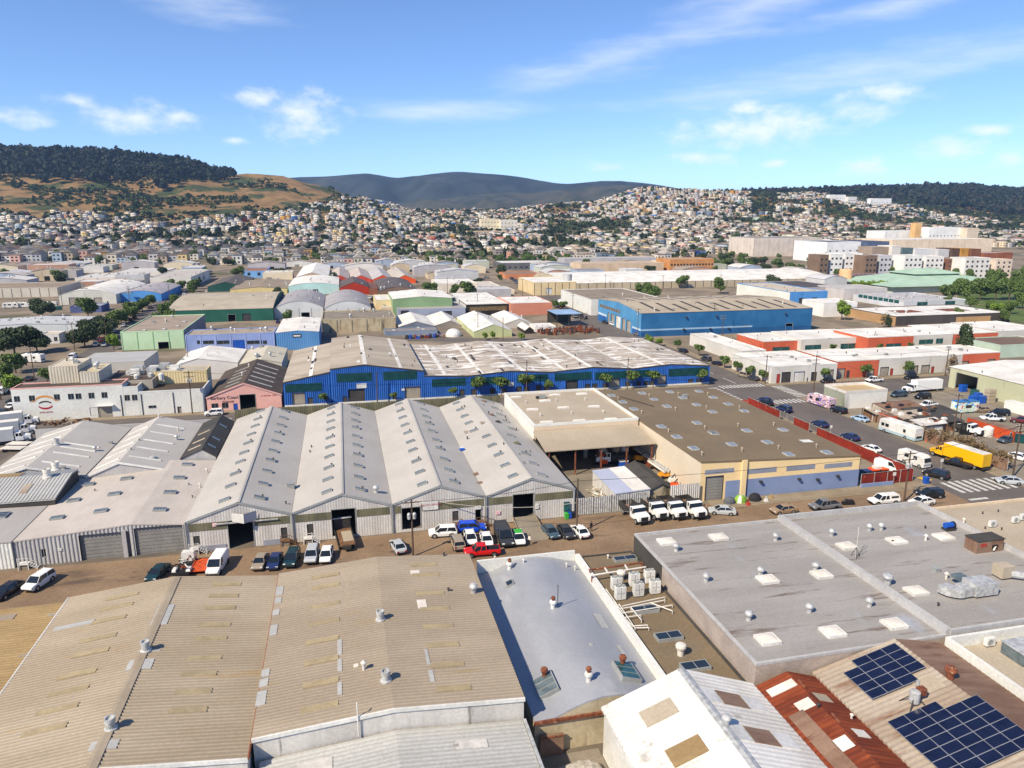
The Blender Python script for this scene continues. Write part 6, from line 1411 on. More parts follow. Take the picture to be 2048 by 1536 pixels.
# ------------------------------------------------------------------ vehicles (built facing +Y, wheels on z = 0)
def wheel_meshes(r, w):
    def mk():
        t = MB(); t.tube((-w / 2, 0, 0), (w / 2, 0, 0), r, n=14)
        m = MB(); m.tube((-w / 2 - .015, 0, 0), (w / 2 + .015, 0, 0), r * .62, n=12)
        return t.mesh('wheel', 'tyre'), m.mesh('rim', 'rim')
    return proto(('wheel', r, w), mk)
def add_wheels(t, spots, r=.33, w=.22):
    a, b = wheel_meshes(r, w)
    for x, y in spots: o = ob('wheel', a, t, (x, y, r)); ob('rim', b, o)
def bodyring(y, w, zb, zt, tum=.93):
    zm = zb + (zt - zb) * .55
    return [(-w * .94, y, zb), (-w, y, zm), (-w * tum, y, zt), (w * tum, y, zt), (w, y, zm), (w * .94, y, zb)]
CARS = {
 # sections of the lower body (y, half width, z bottom, z top); cabin: base y0 y1, roof y0 y1, half widths, z belt, z roof
 'sedan': dict(sec=[(-2.33, .74, .38, .78), (-2.2, .86, .28, .96), (-1.3, .91, .22, 1.0), (.4, .91, .22, .96), (1.1, .9, .22, .93), (2.0, .86, .25, .8), (2.3, .7, .34, .64)], cab=(-1.85, 1.2, -1.05, .35, .84, .62, .94, 1.43), wb=1.38, tr=.8, r=.33),
 'hatch': dict(sec=[(-2.0, .74, .38, .85), (-1.9, .86, .28, 1.0), (-1.2, .9, .22, 1.02), (.5, .9, .22, .98), (1.1, .88, .22, .94), (1.9, .84, .25, .8), (2.15, .7, .34, .64)], cab=(-1.92, 1.25, -1.45, .3, .84, .63, .96, 1.5), wb=1.3, tr=.79, r=.32),
 'suv': dict(sec=[(-2.28, .8, .45, 1.05), (-2.2, .9, .36, 1.14), (-1.2, .94, .32, 1.14), (.6, .94, .32, 1.1), (1.2, .93, .32, 1.06), (2.05, .9, .36, .98), (2.3, .78, .45, .8)], cab=(-2.2, 1.25, -1.95, .45, .88, .7, 1.08, 1.74), wb=1.36, tr=.82, r=.38),
 'minivan': dict(sec=[(-2.45, .82, .42, 1.05), (-2.35, .92, .3, 1.12), (-1.2, .95, .26, 1.12), (.8, .95, .26, 1.06), (1.5, .93, .28, 1.0), (2.2, .88, .32, .86), (2.45, .74, .4, .72)], cab=(-2.38, 1.75, -2.15, .65, .89, .7, 1.04, 1.72), wb=1.5, tr=.82, r=.34),
 'van': dict(sec=[(-2.75, .92, .42, 1.3), (-2.7, .98, .36, 1.36), (-1.2, 1.0, .34, 1.36), (.9, 1.0, .34, 1.3), (1.7, .98, .36, 1.14), (2.55, .92, .4, .98), (2.75, .8, .5, .85)], cab=(-2.7, 1.75, -2.6, .9, .95, .82, 1.28, 2.1), wb=1.75, tr=.86, r=.37, panel=True),
 'pickup': dict(sec=[(-2.75, .86, .55, 1.08), (-2.7, .93, .48, 1.12), (-.55, .95, .44, 1.12), (-.5, .95, .44, 1.12), (1.1, .95, .44, 1.1), (2.4, .92, .48, 1.02), (2.75, .8, .55, .85)], cab=(-.6, 1.45, -.5, .75, .88, .7, 1.1, 1.82), wb=1.75, tr=.84, r=.4, bed=(-2.6, -.72)),
}
def car_meshes(kind):
    c = CARS[kind]
    def mk():
        body = MB().loft([bodyring(*s_) for s_ in c['sec']])
        y0, y1, ry0, ry1, wb_, wt, zb0, zr = c['cab']
        glass = MB().frustum((-wb_, wb_, y0, y1), (-wt, wt, ry0, ry1), zb0, zr - .03)
        body.frustum((-wt - .03, wt + .03, ry0 - .04, ry1 + .06), (-wt + .08, wt - .08, ry0 + .1, ry1 - .12), zr - .05, zr + .02)
        for sx in (-1, 1):
            for yb_, yt_ in ((y0, ry0), (y1, ry1), ((y0 + y1) / 2 - .1, (ry0 + ry1) / 2 - .1)):
                body.tube((sx * wb_, yb_, zb0), (sx * wt, yt_, zr), .055 if yb_ != y1 else .045, n=5)
        if c.get('panel'):
            for sx in (-1, 1): body.poly((sx * (wb_ + .012), y0, zb0), (sx * (wb_ + .012), .3, zb0), (sx * (wt + .015), .1, zr - .02), (sx * (wt + .015), ry0, zr - .02))
        trim = MB()
        w0 = c['sec'][1][1]; yf, yr = c['sec'][-1][0], c['sec'][0][0]; zf = c['sec'][-1][2]
        trim.box(-w0 * .85, w0 * .85, yf - .06, yf + .05, zf - .02, zf + .16); trim.box(-w0 * .9, w0 * .9, yr - .05, yr + .06, zf, zf + .18)
        for sx in (-1, 1): trim.box(sx * (wb_ + .12) - .09, sx * (wb_ + .12) + .09, y1 - .5, y1 - .35, zb0 + .02, zb0 + .16)
        for yy in (c['wb'], -c['wb']):
            for sx in (-1, 1): trim.tube((sx * (w0 - .02), yy, c['r']), (sx * (w0 + .035), yy, c['r']), c['r'] + .07, n=14)
        bed = None
        if c.get('bed'): b0, b1 = c['bed']; bed = MB().box(-.74, .74, b0, b1, 1.1, 1.135).mesh('bed', 'plastic_black')
        zl = c['sec'][-2][3] - .14
        return dict(body=body.mesh('body', 'paint'), windows=glass.mesh('windows', 'car_glass'), trim=trim.mesh('trim', 'plastic_black'), bed=bed,
                    head=MB().box(-.17, .17, -.1, .03, -.08, .07).mesh('headlight', 'headlamp'), tail=MB().box(-.13, .13, -.02, .06, -.12, .12).mesh('tail_light', 'tail_lamp'))
    return proto(('car', kind), mk)
CARC = dict(white=S(240, 240, 238, .88), black=S(28, 28, 32), grey=S(110, 112, 116), silver=S(176, 180, 184), gold=S(150, 138, 122), navy=S(34, 48, 92), teal=S(24, 52, 58), red=S(196, 22, 22), blue=S(18, 72, 200), charcoal=S(56, 58, 62), tan=S(150, 128, 104), slate=S(66, 84, 96), burg=S(96, 30, 34), ltblue=S(160, 186, 208))
def car(kind, color, px, py, hd, label, group=None, sc=1.0, xyz=None):
    """hd: heading in degrees, 0 = facing up the avenue (+Y), 90 = facing left (-X), 180 = toward the camera"""
    x, y = xyz[:2] if xyz else W(px, py, .5)
    t = thing({'suv': 'suv', 'pickup': 'pickup_truck', 'van': 'van', 'minivan': 'minivan'}.get(kind, 'car'), label, {'suv': 'car', 'pickup': 'pickup', 'van': 'van', 'minivan': 'car'}.get(kind, 'car'), (x, y, xyz[2] if xyz else .02), R(hd), group, sc)
    c, m = CARS[kind], car_meshes(kind); col_ = CARC[color]
    o = ob('body', m['body'], t); o.color = col_
    ob('windows', m['windows'], t); ob('trim', m['trim'], t)
    if m['bed']: ob('bed', m['bed'], t)
    yf, yr = c['sec'][-2][0], c['sec'][0][0]
    for sx in (-1, 1):
        ob('headlight', m['head'], t, (sx * c['sec'][-2][1] * .72, yf + .2, c['sec'][-2][3] - .14)); ob('tail_light', m['tail'], t, (sx * c['sec'][0][1] * .82, yr - .04, c['sec'][0][3] - .12))
    add_wheels(t, [(sx * c['tr'], sy * c['wb']) for sx in (-1, 1) for sy in (-1, 1)], c['r'])
    return t
P1 = 'vehicles parked along the dirt street'
car('suv', 'white', 78, 1165, 160, 'white estate car with roof bars on the dirt street at the far left', P1)
car('sedan', 'black', 15, 1182, 160, 'black sedan at the left edge of the dirt street', P1)
car('sedan', 'teal', 316, 1146, 165, 'dark sedan left of the orange flatbed wreck', P1)
car('van', 'white', 435, 1132, 172, 'white panel van beside the orange ramp', P1)
car('sedan', 'gold', 521, 1124, 172, 'beige-silver sedan, leftmost of the row of five parked cars', P1)
car('sedan', 'navy', 550, 1123, 174, 'navy blue sedan in the row of five parked cars', P1)
car('suv', 'teal', 584, 1119, 172, 'dark green estate with red tail lamps in the row of five', P1)
car('suv', 'silver', 624, 1112, 174, 'silver boxy four-wheel drive with roof vents in the row of five', P1)
car('hatch', 'white', 653, 1111, 174, 'white hatchback at the right end of the row of five', P1)
car('sedan', 'silver', 796, 1093, 10, 'lone silver sedan left of the utility pole', P1)
P2 = 'cluster of cars by the ramp'
car('suv', 'white', 886, 1066, 84, 'white taxi-like off-roader parked broadside by the wooden stairs', P2)
car('suv', 'blue', 944, 1057, 265, 'bright blue off-roader with open bonnet', P2)
car('minivan', 'gold', 915, 1086, 0, 'old gold minivan seen from behind near the red pickup', P2)
car('hatch', 'white', 941, 1077, 178, 'white hatchback behind the red pickup cab', P2)
car('sedan', 'white', 973, 1080, 176, 'white sedan with a round roof mark behind the red pickup bed', P2)
car('van', 'charcoal', 1008, 1076, 180, 'large black van with roof lights facing the camera', P2, 1.12)
car('hatch', 'white', 1037, 1077, 176, 'white taxi with a lime green roof', P2)
rp = car('pickup', 'red', 964, 1104, 86, 'bright red crew-cab pickup broadside on the dirt street', P2)
car('sedan', 'slate', 1101, 1064, 186, 'slate grey stripped sedan with its boot open', P2)
car('sedan', 'charcoal', 1132, 1064, 184, 'charcoal sedan between the slate and white ones', P2)
car('sedan', 'white', 1160, 1063, 4, 'white coupe rightmost of the three cars near the walking man', P2)
P3 = 'vehicles along the kerb by the cream and blue warehouse'
car('sedan', 'silver', 1444, 1022, 68, 'silver sedan parked askew beside the tents', P3)
car('sedan', 'tan', 1567, 1020, 92, 'old champagne sedan parked beside the tents on the right', P3)
car('pickup', 'grey', 1649, 1013, 90, 'grey pickup with black bed cover at the kerb', P3)
pc = car('pickup', 'white', 1767, 1002, 88, 'white pickup with camper shell at the kerb', P3)
car('sedan', 'white', 1843, 1004, 92, 'white sedan with black roof just before the crossing', P3)
car('suv', 'black', 1860, 990, 84, 'black estate car turning at the corner', P3)
car('suv', 'black', 1872, 950, 28, 'black off-roader beside the end of the red fence', P3)
car('sedan', 'silver', 2018, 962, 62, 'grey sedan waiting by the crossing at the right edge', P3)
P4 = 'cars parked along the avenue'
car('pickup', 'black', 1915, 928, 24, 'black pickup beside the yellow box truck', P4)
car('sedan', 'ltblue', 1720, 838, 12, 'pale blue sedan parked on the avenue behind the mural bus', P4)
car('suv', 'black', 1677, 822, 10, 'black estate parked between mural bus and pale blue sedan', P4)
car('sedan', 'navy', 1700, 874, 8, 'navy car on the avenue behind the red fence, midway', P4)
car('sedan', 'white', 1741, 898, 10, 'white car on the avenue behind the red fence', P4)
car('sedan', 'navy', 1640, 848, 8, 'dark blue car showing above the red fence near its far end', P4)
car('suv', 'navy', 1568, 819, 8, 'dark car parked at the far end of the red fence', P4)
car('sedan', 'navy', 1530, 801, 10, 'blue car beside the zebra crossing and red fence', P4)
car('suv', 'gold', 1487, 751, 10, 'olive estate parked outside the grey workshop wing', P4)
car('sedan', 'charcoal', 1507, 757, 10, 'dark sedan behind the olive estate at the workshop wing', P4)
car('suv', 'charcoal', 1412, 719, 10, 'grey estate parked below the orange workshop wall', P4)
car('sedan', 'black', 1433, 727, 10, 'black sedan parked below the orange workshop wall', P4)
car('sedan', 'black', 1366, 702, 10, 'black sedan further up beside the clipped trees', P4)
car('pickup', 'grey', 1276, 669, 10, 'grey pickup outside the light blue warehouse', P4)
car('suv', 'white', 1226, 649, 185, 'white estate outside the light blue warehouse doors', P4)
car('sedan', 'black', 1211, 645, 185, 'black car outside the light blue warehouse far corner', P4)
P5 = 'vehicles in the yard on the right'
car('minivan', 'slate', 1797, 790, 95, 'grey-blue minivan beside the white box truck', P5)
car('suv', 'black', 1845, 794, 92, 'black off-roader in front of the white box truck', P5)
car('pickup', 'white', 1856, 811, 100, 'white utility pickup among the junk roofs', P5)
car('sedan', 'black', 1655, 762, 92, 'black car by the utility pole at the junction', P5)
car('sedan', 'black', 1822, 755, 92, 'black car parked in front of the long grey workshop bay', P5)
car('pickup', 'white', 1748, 761, 92, 'white and black wrecked pickup outside the orange workshop', P5)
car('suv', 'black', 1999, 827, 75, 'black estate in the yard in front of the white container', P5)
car('sedan', 'tan', 1963, 820, 80, 'dull brown car next to the painted kiosk', P5)
car('pickup', 'white', 1984, 838, 70, 'white pickup standing on the yard above the orange container', P5)
car('suv', 'burg', 2042, 842, 40, 'dark red car at the right edge of the yard', P5)
car('pickup', 'white', 1912, 856, 195, 'white cab pickup beside the white tow truck', P5)
car('sedan', 'white', 2040, 915, 200, 'wrecked white car behind the fence at the right edge', P5)
car('sedan', 'slate', 2013, 880, 100, 'dark green car behind the green mesh fence', P5)
car('van', 'white', 1778, 936, 200, 'white passenger van inside the red-fenced lot', P5)
car('sedan', 'black', 1532, 806, 8, 'dark car inside the far end of the red-fenced lot', P5)
car('hatch', 'navy', 1726, 950, 90, 'dark car nose behind the red front fence', P5)
P6 = 'vehicles in and by the left street'
for i, (k, c, px, py, h_, lb_) in enumerate((('suv', 'black', 235, 688, 10, 'dark car in the tree shade beside the mint green building'), ('sedan', 'silver', 208, 690, 10, 'grey car under the street trees at the left'), ('van', 'white', 362, 600, 10, 'white van far up the tree-lined street'), ('suv', 'white', 368, 590, 10, 'white car far up the tree-lined street'), ('sedan', 'black', 30, 802, 90, 'dark car at the left beyond the white factory corner'),
        ('sedan', 'white', 24, 812, 0, 'white car half hidden by the white factory corner'), ('sedan', 'grey', 1032, 566, 8, 'dark car far up the avenue in the left lane'), ('suv', 'charcoal', 1042, 572, 8, 'dark estate far up the avenue'), ('van', 'white', 1010, 555, 8, 'white van farthest up the avenue'), ('suv', 'white', 428, 827, 92, 'white car roof in front of the pink garage'))): car(k, c, px, py, h_, lb_, P6)
# green roof of the taxi, load of the red pickup, camper shell
for t in [o for o in COL.objects if o.get('label') == 'white taxi with a lime green roof']: ob('roof_panel', MB().box(-.6, .6, -1.3, .2, 1.51, 1.54).mesh('roof_panel', 'green_paint'), t)
ob('camper_shell', MB().frustum((-.86, .86, -2.65, -.66), (-.72, .72, -2.5, -.66), 1.13, 1.8).mesh('camper_shell', 'white_metal'), pc)
for sx in (-1, 1): ob('shell_window', MB().box(sx * .83 - .03, sx * .83 + .03, -2.3, -.9, 1.25, 1.6).mesh('shell_window', 'car_glass'), pc)

def truck_cab(t, col_, y0, hood=True, w=1.15, z0=.75, zt=2.6):
    """conventional cab: bonnet toward +Y, cab behind"""
    b = MB()
    if hood: b.loft([[(-w * .9, y0 + yy, z0), (-w * .9, y0 + yy, zz), (w * .9, y0 + yy, zz), (w * .9, y0 + yy, z0)] for yy, zz in ((1.5, 1.85), (2.4, 1.75), (2.9, 1.6), (3.0, 1.2))])
    b.frustum((-w, w, y0, y0 + 1.6), (-w, w, y0, y0 + 1.6), z0, 1.75)
    b.frustum((-w, w, y0, y0 + 1.2), (-w * .92, w * .92, y0 + .05, y0 + 1.0), zt - .12, zt)
    for sx in (-1, 1):
        for yy in (y0 + .05, y0 + .75): b.box(sx * w - .06, sx * w + .06, yy, yy + .12, 1.75, zt - .1)
    b.box(-w, w, y0, y0 + .08, 1.75, zt - .1)
    o = ob('cab', b.mesh('cab', 'paint'), t); o.color = col_
    ob('windows', MB().frustum((-w + .03, w - .03, y0 + .08, y0 + 1.52), (-w * .93 + .03, w * .93 - .03, y0 + .08, y0 + 1.12), 1.74, zt - .1).mesh('windows', 'car_glass'), t)
    ob('bumper', MB().box(-w, w, y0 + 2.95, y0 + 3.1, .5, .85).box(-w * .55, w * .55, y0 + 2.96, y0 + 3.03, .9, 1.5).mesh('bumper', 'plastic_black'), t)
    for sx in (-1, 1): ob('headlight', MB().box(sx * w * .76 - .15, sx * w * .76 + .15, y0 + 2.93, y0 + 3.02, 1.05, 1.25).mesh('headlight', 'headlamp'), t); ob('mirror', MB().box(sx * (w + .22) - .08, sx * (w + .22) + .08, y0 + 1.3, y0 + 1.4, 1.7, 2.2).mesh('mirror', 'plastic_black'), t)
def box_truck(px, py, hd, label, cabc, boxc, L=7.5, roofm='white_roof', sc=1.0, group=None):
    x, y = W(px, py, .5); t = thing('box_truck', label, 'truck', (x, y, .02), R(hd), group, sc)
    ob('chassis', MB().box(-.9, .9, -L / 2 - .6, L / 2 + 2.6, .55, .8).mesh('chassis', 'dark_metal'), t)
    truck_cab(t, cabc, L / 2 + .1)
    o = ob('cargo_box', MB().box(-1.25, 1.25, -L / 2 - .6, L / 2 - .1, .95, 3.6).mesh('cargo_box', 'paint'), t); o.color = boxc
    ob('roof', MB().box(-1.22, 1.22, -L / 2 - .57, L / 2 - .13, 3.6, 3.64).mesh('roof', roofm), t)
    ob('rear_door', MB().box(-1.1, 1.1, -L / 2 - .64, -L / 2 - .6, 1.0, 3.45).mesh('rear_door', 'frame_grey' if boxc[0] > .7 and boxc[2] > .5 else 'yellow_paint'), t)
    ob('rear_step', MB().box(-1.2, 1.2, -L / 2 - .9, -L / 2 - .6, .55, .7).mesh('rear_step', 'dark_metal'), t)
    add_wheels(t, [(-1.0, L / 2 + 2.3), (1.0, L / 2 + 2.3), (-1.0, -L / 2 + 1.0), (1.0, -L / 2 + 1.0)], .5, .35)
    return t
YEL = S(250, 186, 10, .85)
box_truck(1928, 924, 8, 'bright yellow box truck parked on the avenue', YEL, YEL, 8.2)
box_truck(1850, 780, 92, 'white box truck with long body in the yard beside the workshops', CARC['white'], CARC['white'], 8.5)
def dump_truck(px, py, hd, label, group, bedm='dark_metal', crane=False):
    x, y = W(px, py, .5); t = thing('dump_truck', label, 'truck', (x, y, .02), R(hd), group)
    ob('chassis', MB().box(-.8, .8, -3.2, 3.0, .55, .85).mesh('chassis', 'dark_metal'), t)
    truck_cab(t, CARC['white'], .6)
    m = MB().box(-1.2, 1.2, -3.4, .3, 1.0, 1.12); m.box(-1.2, -1.12, -3.4, .3, 1.12, 2.1); m.box(1.12, 1.2, -3.4, .3, 1.12, 2.1); m.box(-1.12, 1.12, .2, .3, 1.12, 2.5); m.box(-1.12, 1.12, -3.4, -3.32, 1.12, 1.95)
    ob('dump_bed', m.mesh('dump_bed', bedm), t); ob('load', MB().frustum((-1.1, 1.1, -3.3, .18), (-.5, .5, -2.4, -.6), 1.12, 1.5).mesh('load', 'rusty_brown'), t)
    ob('cab_guard', MB().box(-1.15, 1.15, .3, .95, 2.62, 2.72).mesh('cab_guard', bedm), t)
    add_wheels(t, [(sx * .98, yy) for sx in (-1, 1) for yy in (2.6, -1.9)], .5, .36)
    return t
DT = 'white dump trucks outside the corrugated fence'
dt = dump_truck(1268, 1030, 186, 'white dump truck with its bonnet open, leftmost of the four', DT)
dump_truck(1306, 1022, 184, 'white dump truck, second of the four from the left', DT); dump_truck(1343, 1021, 184, 'white dump truck, third of the four from the left', DT); dump_truck(1381, 1020, 184, 'white dump truck at the right end of the four', DT)
o = dump_truck(1225, 922, 80, 'white dump truck inside the yard beside the orange forklift', None)
dump_truck(1932, 862, 200, 'white tow truck beside the white water tank', None)
def flatbed():
    x, y = W(690, 1070); t = thing('flatbed_truck', 'dark flatbed truck backed into the warehouse door', 'truck', (x, 108.2, .02), R(6))
    ob('deck', MB().box(-1.3, 1.3, -2.8, 3.4, 1.0, 1.15).mesh('deck', 'wood'), t); ob('deck_plate', MB().box(-.35, 1.2, -1.6, 2.2, 1.15, 1.2).mesh('deck_plate', 'tan_flat'), t)
    ob('headboard', MB().box(-1.3, 1.3, 3.4, 3.55, 1.0, 2.9).mesh('headboard', 'dark_metal'), t); ob('light_bar', MB().box(-1.5, 1.5, 3.3, 3.7, 2.9, 3.05).mesh('light_bar', 'white_metal'), t)
    ob('cab', MB().box(-1.2, 1.2, 4.2, 6.0, .8, 2.7).mesh('cab', 'dark_metal'), t); ob('chassis', MB().box(-.6, .6, -3.2, 4.2, .5, 1.0).mesh('chassis', 'dark_metal'), t)
    for sx in (-1, 1): ob('side_rail', MB().box(sx * 1.3 - .06, sx * 1.3 + .06, -2.8, 3.4, 1.15, 1.4).mesh('side_rail', 'dark_metal'), t)
    add_wheels(t, [(-1.0, -1.6), (1.0, -1.6), (-1.0, 4.9), (1.0, 4.9)], .48, .35)
flatbed()
def wreck():
    x, y = W(372, 1140); t = thing('wrecker_truck', 'stripped tow truck with tangled black and orange machinery', 'truck', (x, y, .02), R(175))
    ob('chassis', MB().box(-1.0, 1.0, -2.2, 2.6, .5, .8).box(-1.2, 1.2, 2.4, 2.7, .5, .9).mesh('chassis', 'plastic_black'), t); ob('cab_back', MB().frustum((-1.0, 1.0, -2.4, -1.2), (-.85, .85, -2.3, -1.3), .8, 2.1).mesh('cab', 'white_metal'), t)
    q = random.Random(2); m1_, m2_, m3_ = MB(), MB(), MB()
    for k in range(26):
        a = Vector((q.uniform(-1, 1), q.uniform(-1.2, 2.2), q.uniform(.8, 1.6))); d_ = Vector((q.uniform(-.6, .6), q.uniform(-.6, .6), q.uniform(-.2, .5))); (m1_, m2_, m3_)[k % 3].tube(a, a + d_, .09, n=5)
    ob('machinery', m1_.mesh('machinery', 'plastic_black'), t); ob('hoses', m2_.mesh('hoses', 'rust'), t); ob('fittings', m3_.mesh('fittings', 'pale_pipe'), t)
    for sx in (-1, 1): ob('mudguard', MB().frustum((sx * .95 - .3, sx * .95 + .3, 1.0, 2.3), (sx * .95 - .25, sx * .95 + .25, 1.2, 2.1), .8, 1.15).mesh('mudguard', 'white_metal'), t)
    add_wheels(t, [(-1.0, -1.6), (1.0, -1.6), (-1.0, 1.6), (1.0, 1.6)], .45, .3)
    x, y = W(404, 1138); t = thing('loading_ramp', 'orange sheet-metal car ramp between tow truck and white van', 'ramp', (x, y, .02), R(-5))
    M('ramp_orange', S(206, 84, 36), S(176, 66, 30), scale=2, rough=.5)
    ob('deck', MB().box(-1.1, 1.1, -1.9, 2.0, .55, .68).mesh('deck', 'ramp_orange'), t)
    for sx in (-1, 1): ob('side_beam', MB().box(sx * 1.15 - .06, sx * 1.15 + .06, -2.0, 2.1, .45, .8).mesh('beam', 'ramp_orange'), t)
    add_wheels(t, [(-1.0, .2), (1.0, .2)], .33, .25)
wreck()
def coach(name, label, px, py, hd, L, w, h, bodym, skirtm, wins, front=True, awn=False, cab_over=False):
    x, y = W(px, py, .8); t = thing(name, label, 'motorhome' if name != 'bus' else 'bus', (x, y, .02), R(hd))
    rings = []
    for yy, zz, ww in ((-L / 2, h - .15, w * .97), (-L / 2 + .25, h, w), (L / 2 - .9, h, w), (L / 2 - .25, h - .35, w), (L / 2, 1.3, w * .95)):
        rings.append([(-ww, yy, .95), (-ww, yy, zz - .15), (-ww * .9, yy, zz), (ww * .9, yy, zz), (ww, yy, zz - .15), (ww, yy, .95)])
    ob('body', MB().loft(rings).mesh('body', bodym), t)
    ob('skirt', MB().box(-w * .98, w * .98, -L / 2 + .02, L / 2 - .1, .35, .95).mesh('skirt', skirtm), t)
    for sx in (-1, 1):
        for y0, y1 in wins: ob('window', MB().box(sx * w - .03, sx * w + .03, y0, y1, 1.55, 2.3).mesh('window', 'car_glass'), t)
    ob('windscreen', MB().frustum((-w * .85, w * .85, L / 2 - .2, L / 2 + .02), (-w * .82, w * .82, L / 2 - .38, L / 2 - .16), 1.45, h - .45).mesh('windscreen', 'car_glass'), t)
    ob('rear_grille', MB().box(-w * .6, w * .6, -L / 2 - .03, -L / 2 + .01, .9, 1.35).mesh('rear_grille', 'plastic_black'), t)
    for k, (yy, s_) in enumerate(((-L * .28, .5), (0.1, .35), (L * .25, .5))): ob('roof_unit', MB().frustum((-s_, s_, yy - .45, yy + .45), (-s_ * .8, s_ * .8, yy - .3, yy + .3), h - .02, h + .26).mesh('roof_unit', 'white_metal'), t)
    add_wheels(t, [(sx * (w - .16), yy) for sx in (-1, 1) for yy in (L * .33, -L * .24)], .42, .3)
    return t
coach('motorhome', 'large white motorhome with pale blue skirt on the avenue', 1800, 865, 6, 10.4, 1.25, 3.3, 'white_metal', paint(176, 200, 208), [(2.2, 3.2), (3.5, 4.4), (-2.6, -1.9)])
mural_mat('bus_mural', 9, [(0, S(70, 50, 150)), (.38, S(226, 214, 210)), (.42, S(50, 50, 130)), (.47, S(226, 130, 96)), (.51, S(232, 224, 222)), (.56, S(64, 56, 150)), (.61, S(232, 220, 214)), (.66, S(196, 70, 60))])
coach('bus', 'mural-painted bus in purple and orange at the junction', 1642, 806, 8, 8.2, 1.2, 2.9, 'bus_mural', 'bus_mural', [(2.0, 3.0), (-.5, .8)])
coach('motorhome', 'white camper with overcab behind the red fence', 1828, 922, 190, 6.2, 1.1, 2.7, 'white_metal', 'white_metal', [(-1.5, -.5), (.6, 1.4)])
coach('motorhome', 'white motorhome parked below the dark trees at the left', 66, 720, 70, 8, 1.2, 3.0, 'white_metal', 'white_metal', [(-2, -1), (1, 2)])
coach('motorhome', 'white camper roof in the tree shade beside the mint building', 225, 660, 10, 7, 1.2, 2.9, 'white_metal', 'white_metal', [(-2, -1), (1, 2)])
for i, (px, py, L) in enumerate(((22, 613, 8), (48, 612, 9), (74, 612, 9), (97, 611, 9))):
    coach('travel_trailer', f'{["rounded white", "long white", "white two-window", "white boxy"][i]} travel trailer in the row by the grass bank', px, py, 92, L, 1.2, 2.9, 'white_metal', 'white_metal', [(-3, -2), (-.5, 1), (2, 3)])
# trucks at the left edge
for px, py, lb_ in ((14, 868, 'white box truck body at the left edge lot, nearest the factory'), (2, 885, 'white truck at the left edge lot in shadow'), (22, 850, 'white truck with round tank in the left edge lot')):
    box_truck(px, py, -75, lb_, CARC['white'], CARC['silver'], 5.5, group='trucks in the left edge lot')
for px, py, lb_ in ((40, 893, 'tilted flat truck bed lying in the left lot'), (28, 902, 'second flat truck bed lying in the left lot')):
    x, y = W(px, py); t = thing('truck_bed', lb_, 'truck bed', (x, y, 0), R(-15)); ob('deck', MB().box(-2.4, 2.4, -1.1, 1.1, .7, .85).mesh('deck', 'pale_pipe'), t); ob('frame', MB().box(-2.2, 2.2, -.5, .5, .3, .7).mesh('frame', 'dark_metal'), t); add_wheels(t, [(-1.5, -1.0), (-1.5, 1.0)], .4, .25)
for px, py, lb_ in ((1150, 592, 'white delivery van on the avenue kerb'), (1120, 604, 'white van parked by the white wall')): car('van', 'white', px, py, 10, lb_, P4)
for i, (px, py) in enumerate(((1129, 619), (1140, 622), (1150, 626), (1160, 632), (1168, 636))): car('suv', 'charcoal', px, py, 10, f'dark vehicle beside the white wall, {["first", "second", "third", "fourth", "fifth"][i]} down the kerb', P4)
# ------------------------------------------------------------------ yards, fences, poles, people, trees
# corrugated yard fence and sheds
t = thing('yard_fence', 'pale corrugated metal gate and fence beside the last gable', 'fence', (42, 111, 0))
for k in range(4):
    m = MB(); wall(m, (37.1 + k * 3.3, 110.9), (37.1 + k * 3.3 + 3.2, 110.9), [(0, 3.0), (3.2, 3.0)], rib=.4, amp=.1); m.build('panel', 'galv', t); MB().box(37.0 + k * 3.3, 37.12 + k * 3.3, 110.95, 111.07, 0, 3.1).build('post', 'dark_metal', t)
t = thing('yard_fence', 'weathered grey corrugated fence beside the cream warehouse', 'fence', (57, 111, 0))
for k in range(2):
    m = MB(); wall(m, (54.6 + k * 2.9, 111.0), (57.4 + k * 2.9, 111.0), [(0, 3.8), (2.8, 3.9)], rib=.4, amp=.1); m.build('panel', 'galv_wall', t)
sh = Bld('shed', 'pale lean-to shed with light blue and white roof panels in the truck yard', 'shed', 44.6, 51.0, 111.6, 123.6, [(0, 3.0), (1, 3.3)], wall_m='galv_wall', roof_m=paint(186, 192, 212), oh=.1)
quadpatch(sh, 'white_roof_panel', 'white_roof', 47.8, 51.0, 111.5, 123.7, .05)
sh2 = Bld('shed', 'small shed with dark shingle gable roof in the truck yard', 'shed', 51.2, 55.6, 112.2, 124.5, gable(2.9, 3.9), wall_m='stained_conc', roof_m='dark_roof', oh=.25)
M('ochre_machine', S(226, 150, 40)); M('orange_machine', S(230, 84, 30), rough=.5)
x, y = W(1206, 928); t = thing('forklift', 'orange forklift at the dark loading bay', 'forklift', (x, y, 0))
MB().box(x - .6, x + .6, y - 1.0, y + 1.0, .3, 1.2).build('body', 'orange_machine', t); MB().box(x - .6, x + .6, y - .8, y + .7, 2.1, 2.2).build('cage', 'orange_machine', t)
for dx_, dy in ((-.55, -.75), (.5, -.75), (-.55, .65), (.5, .65)): MB().box(x + dx_, x + dx_ + .06, y + dy, y + dy + .06, 1.2, 2.1).build('cage_post', 'orange_machine', t)
MB().box(x - 1.3, x - 1.15, y - .4, y + .4, .1, 3.2).build('mast', 'rust', t); MB().box(x - 2.3, x - 1.3, y - .3, y + .3, .1, .18).build('fork', 'dark_metal', t)
wa, wbm = wheel_meshes(.35, .25)
for dx_, dy in ((-.6, -.7), (.6, -.7), (-.6, .7), (.6, .7)): o = ob('wheel', wa, t, (dx_, dy, .35), (0, 0, R(90))); ob('rim', wbm, o)
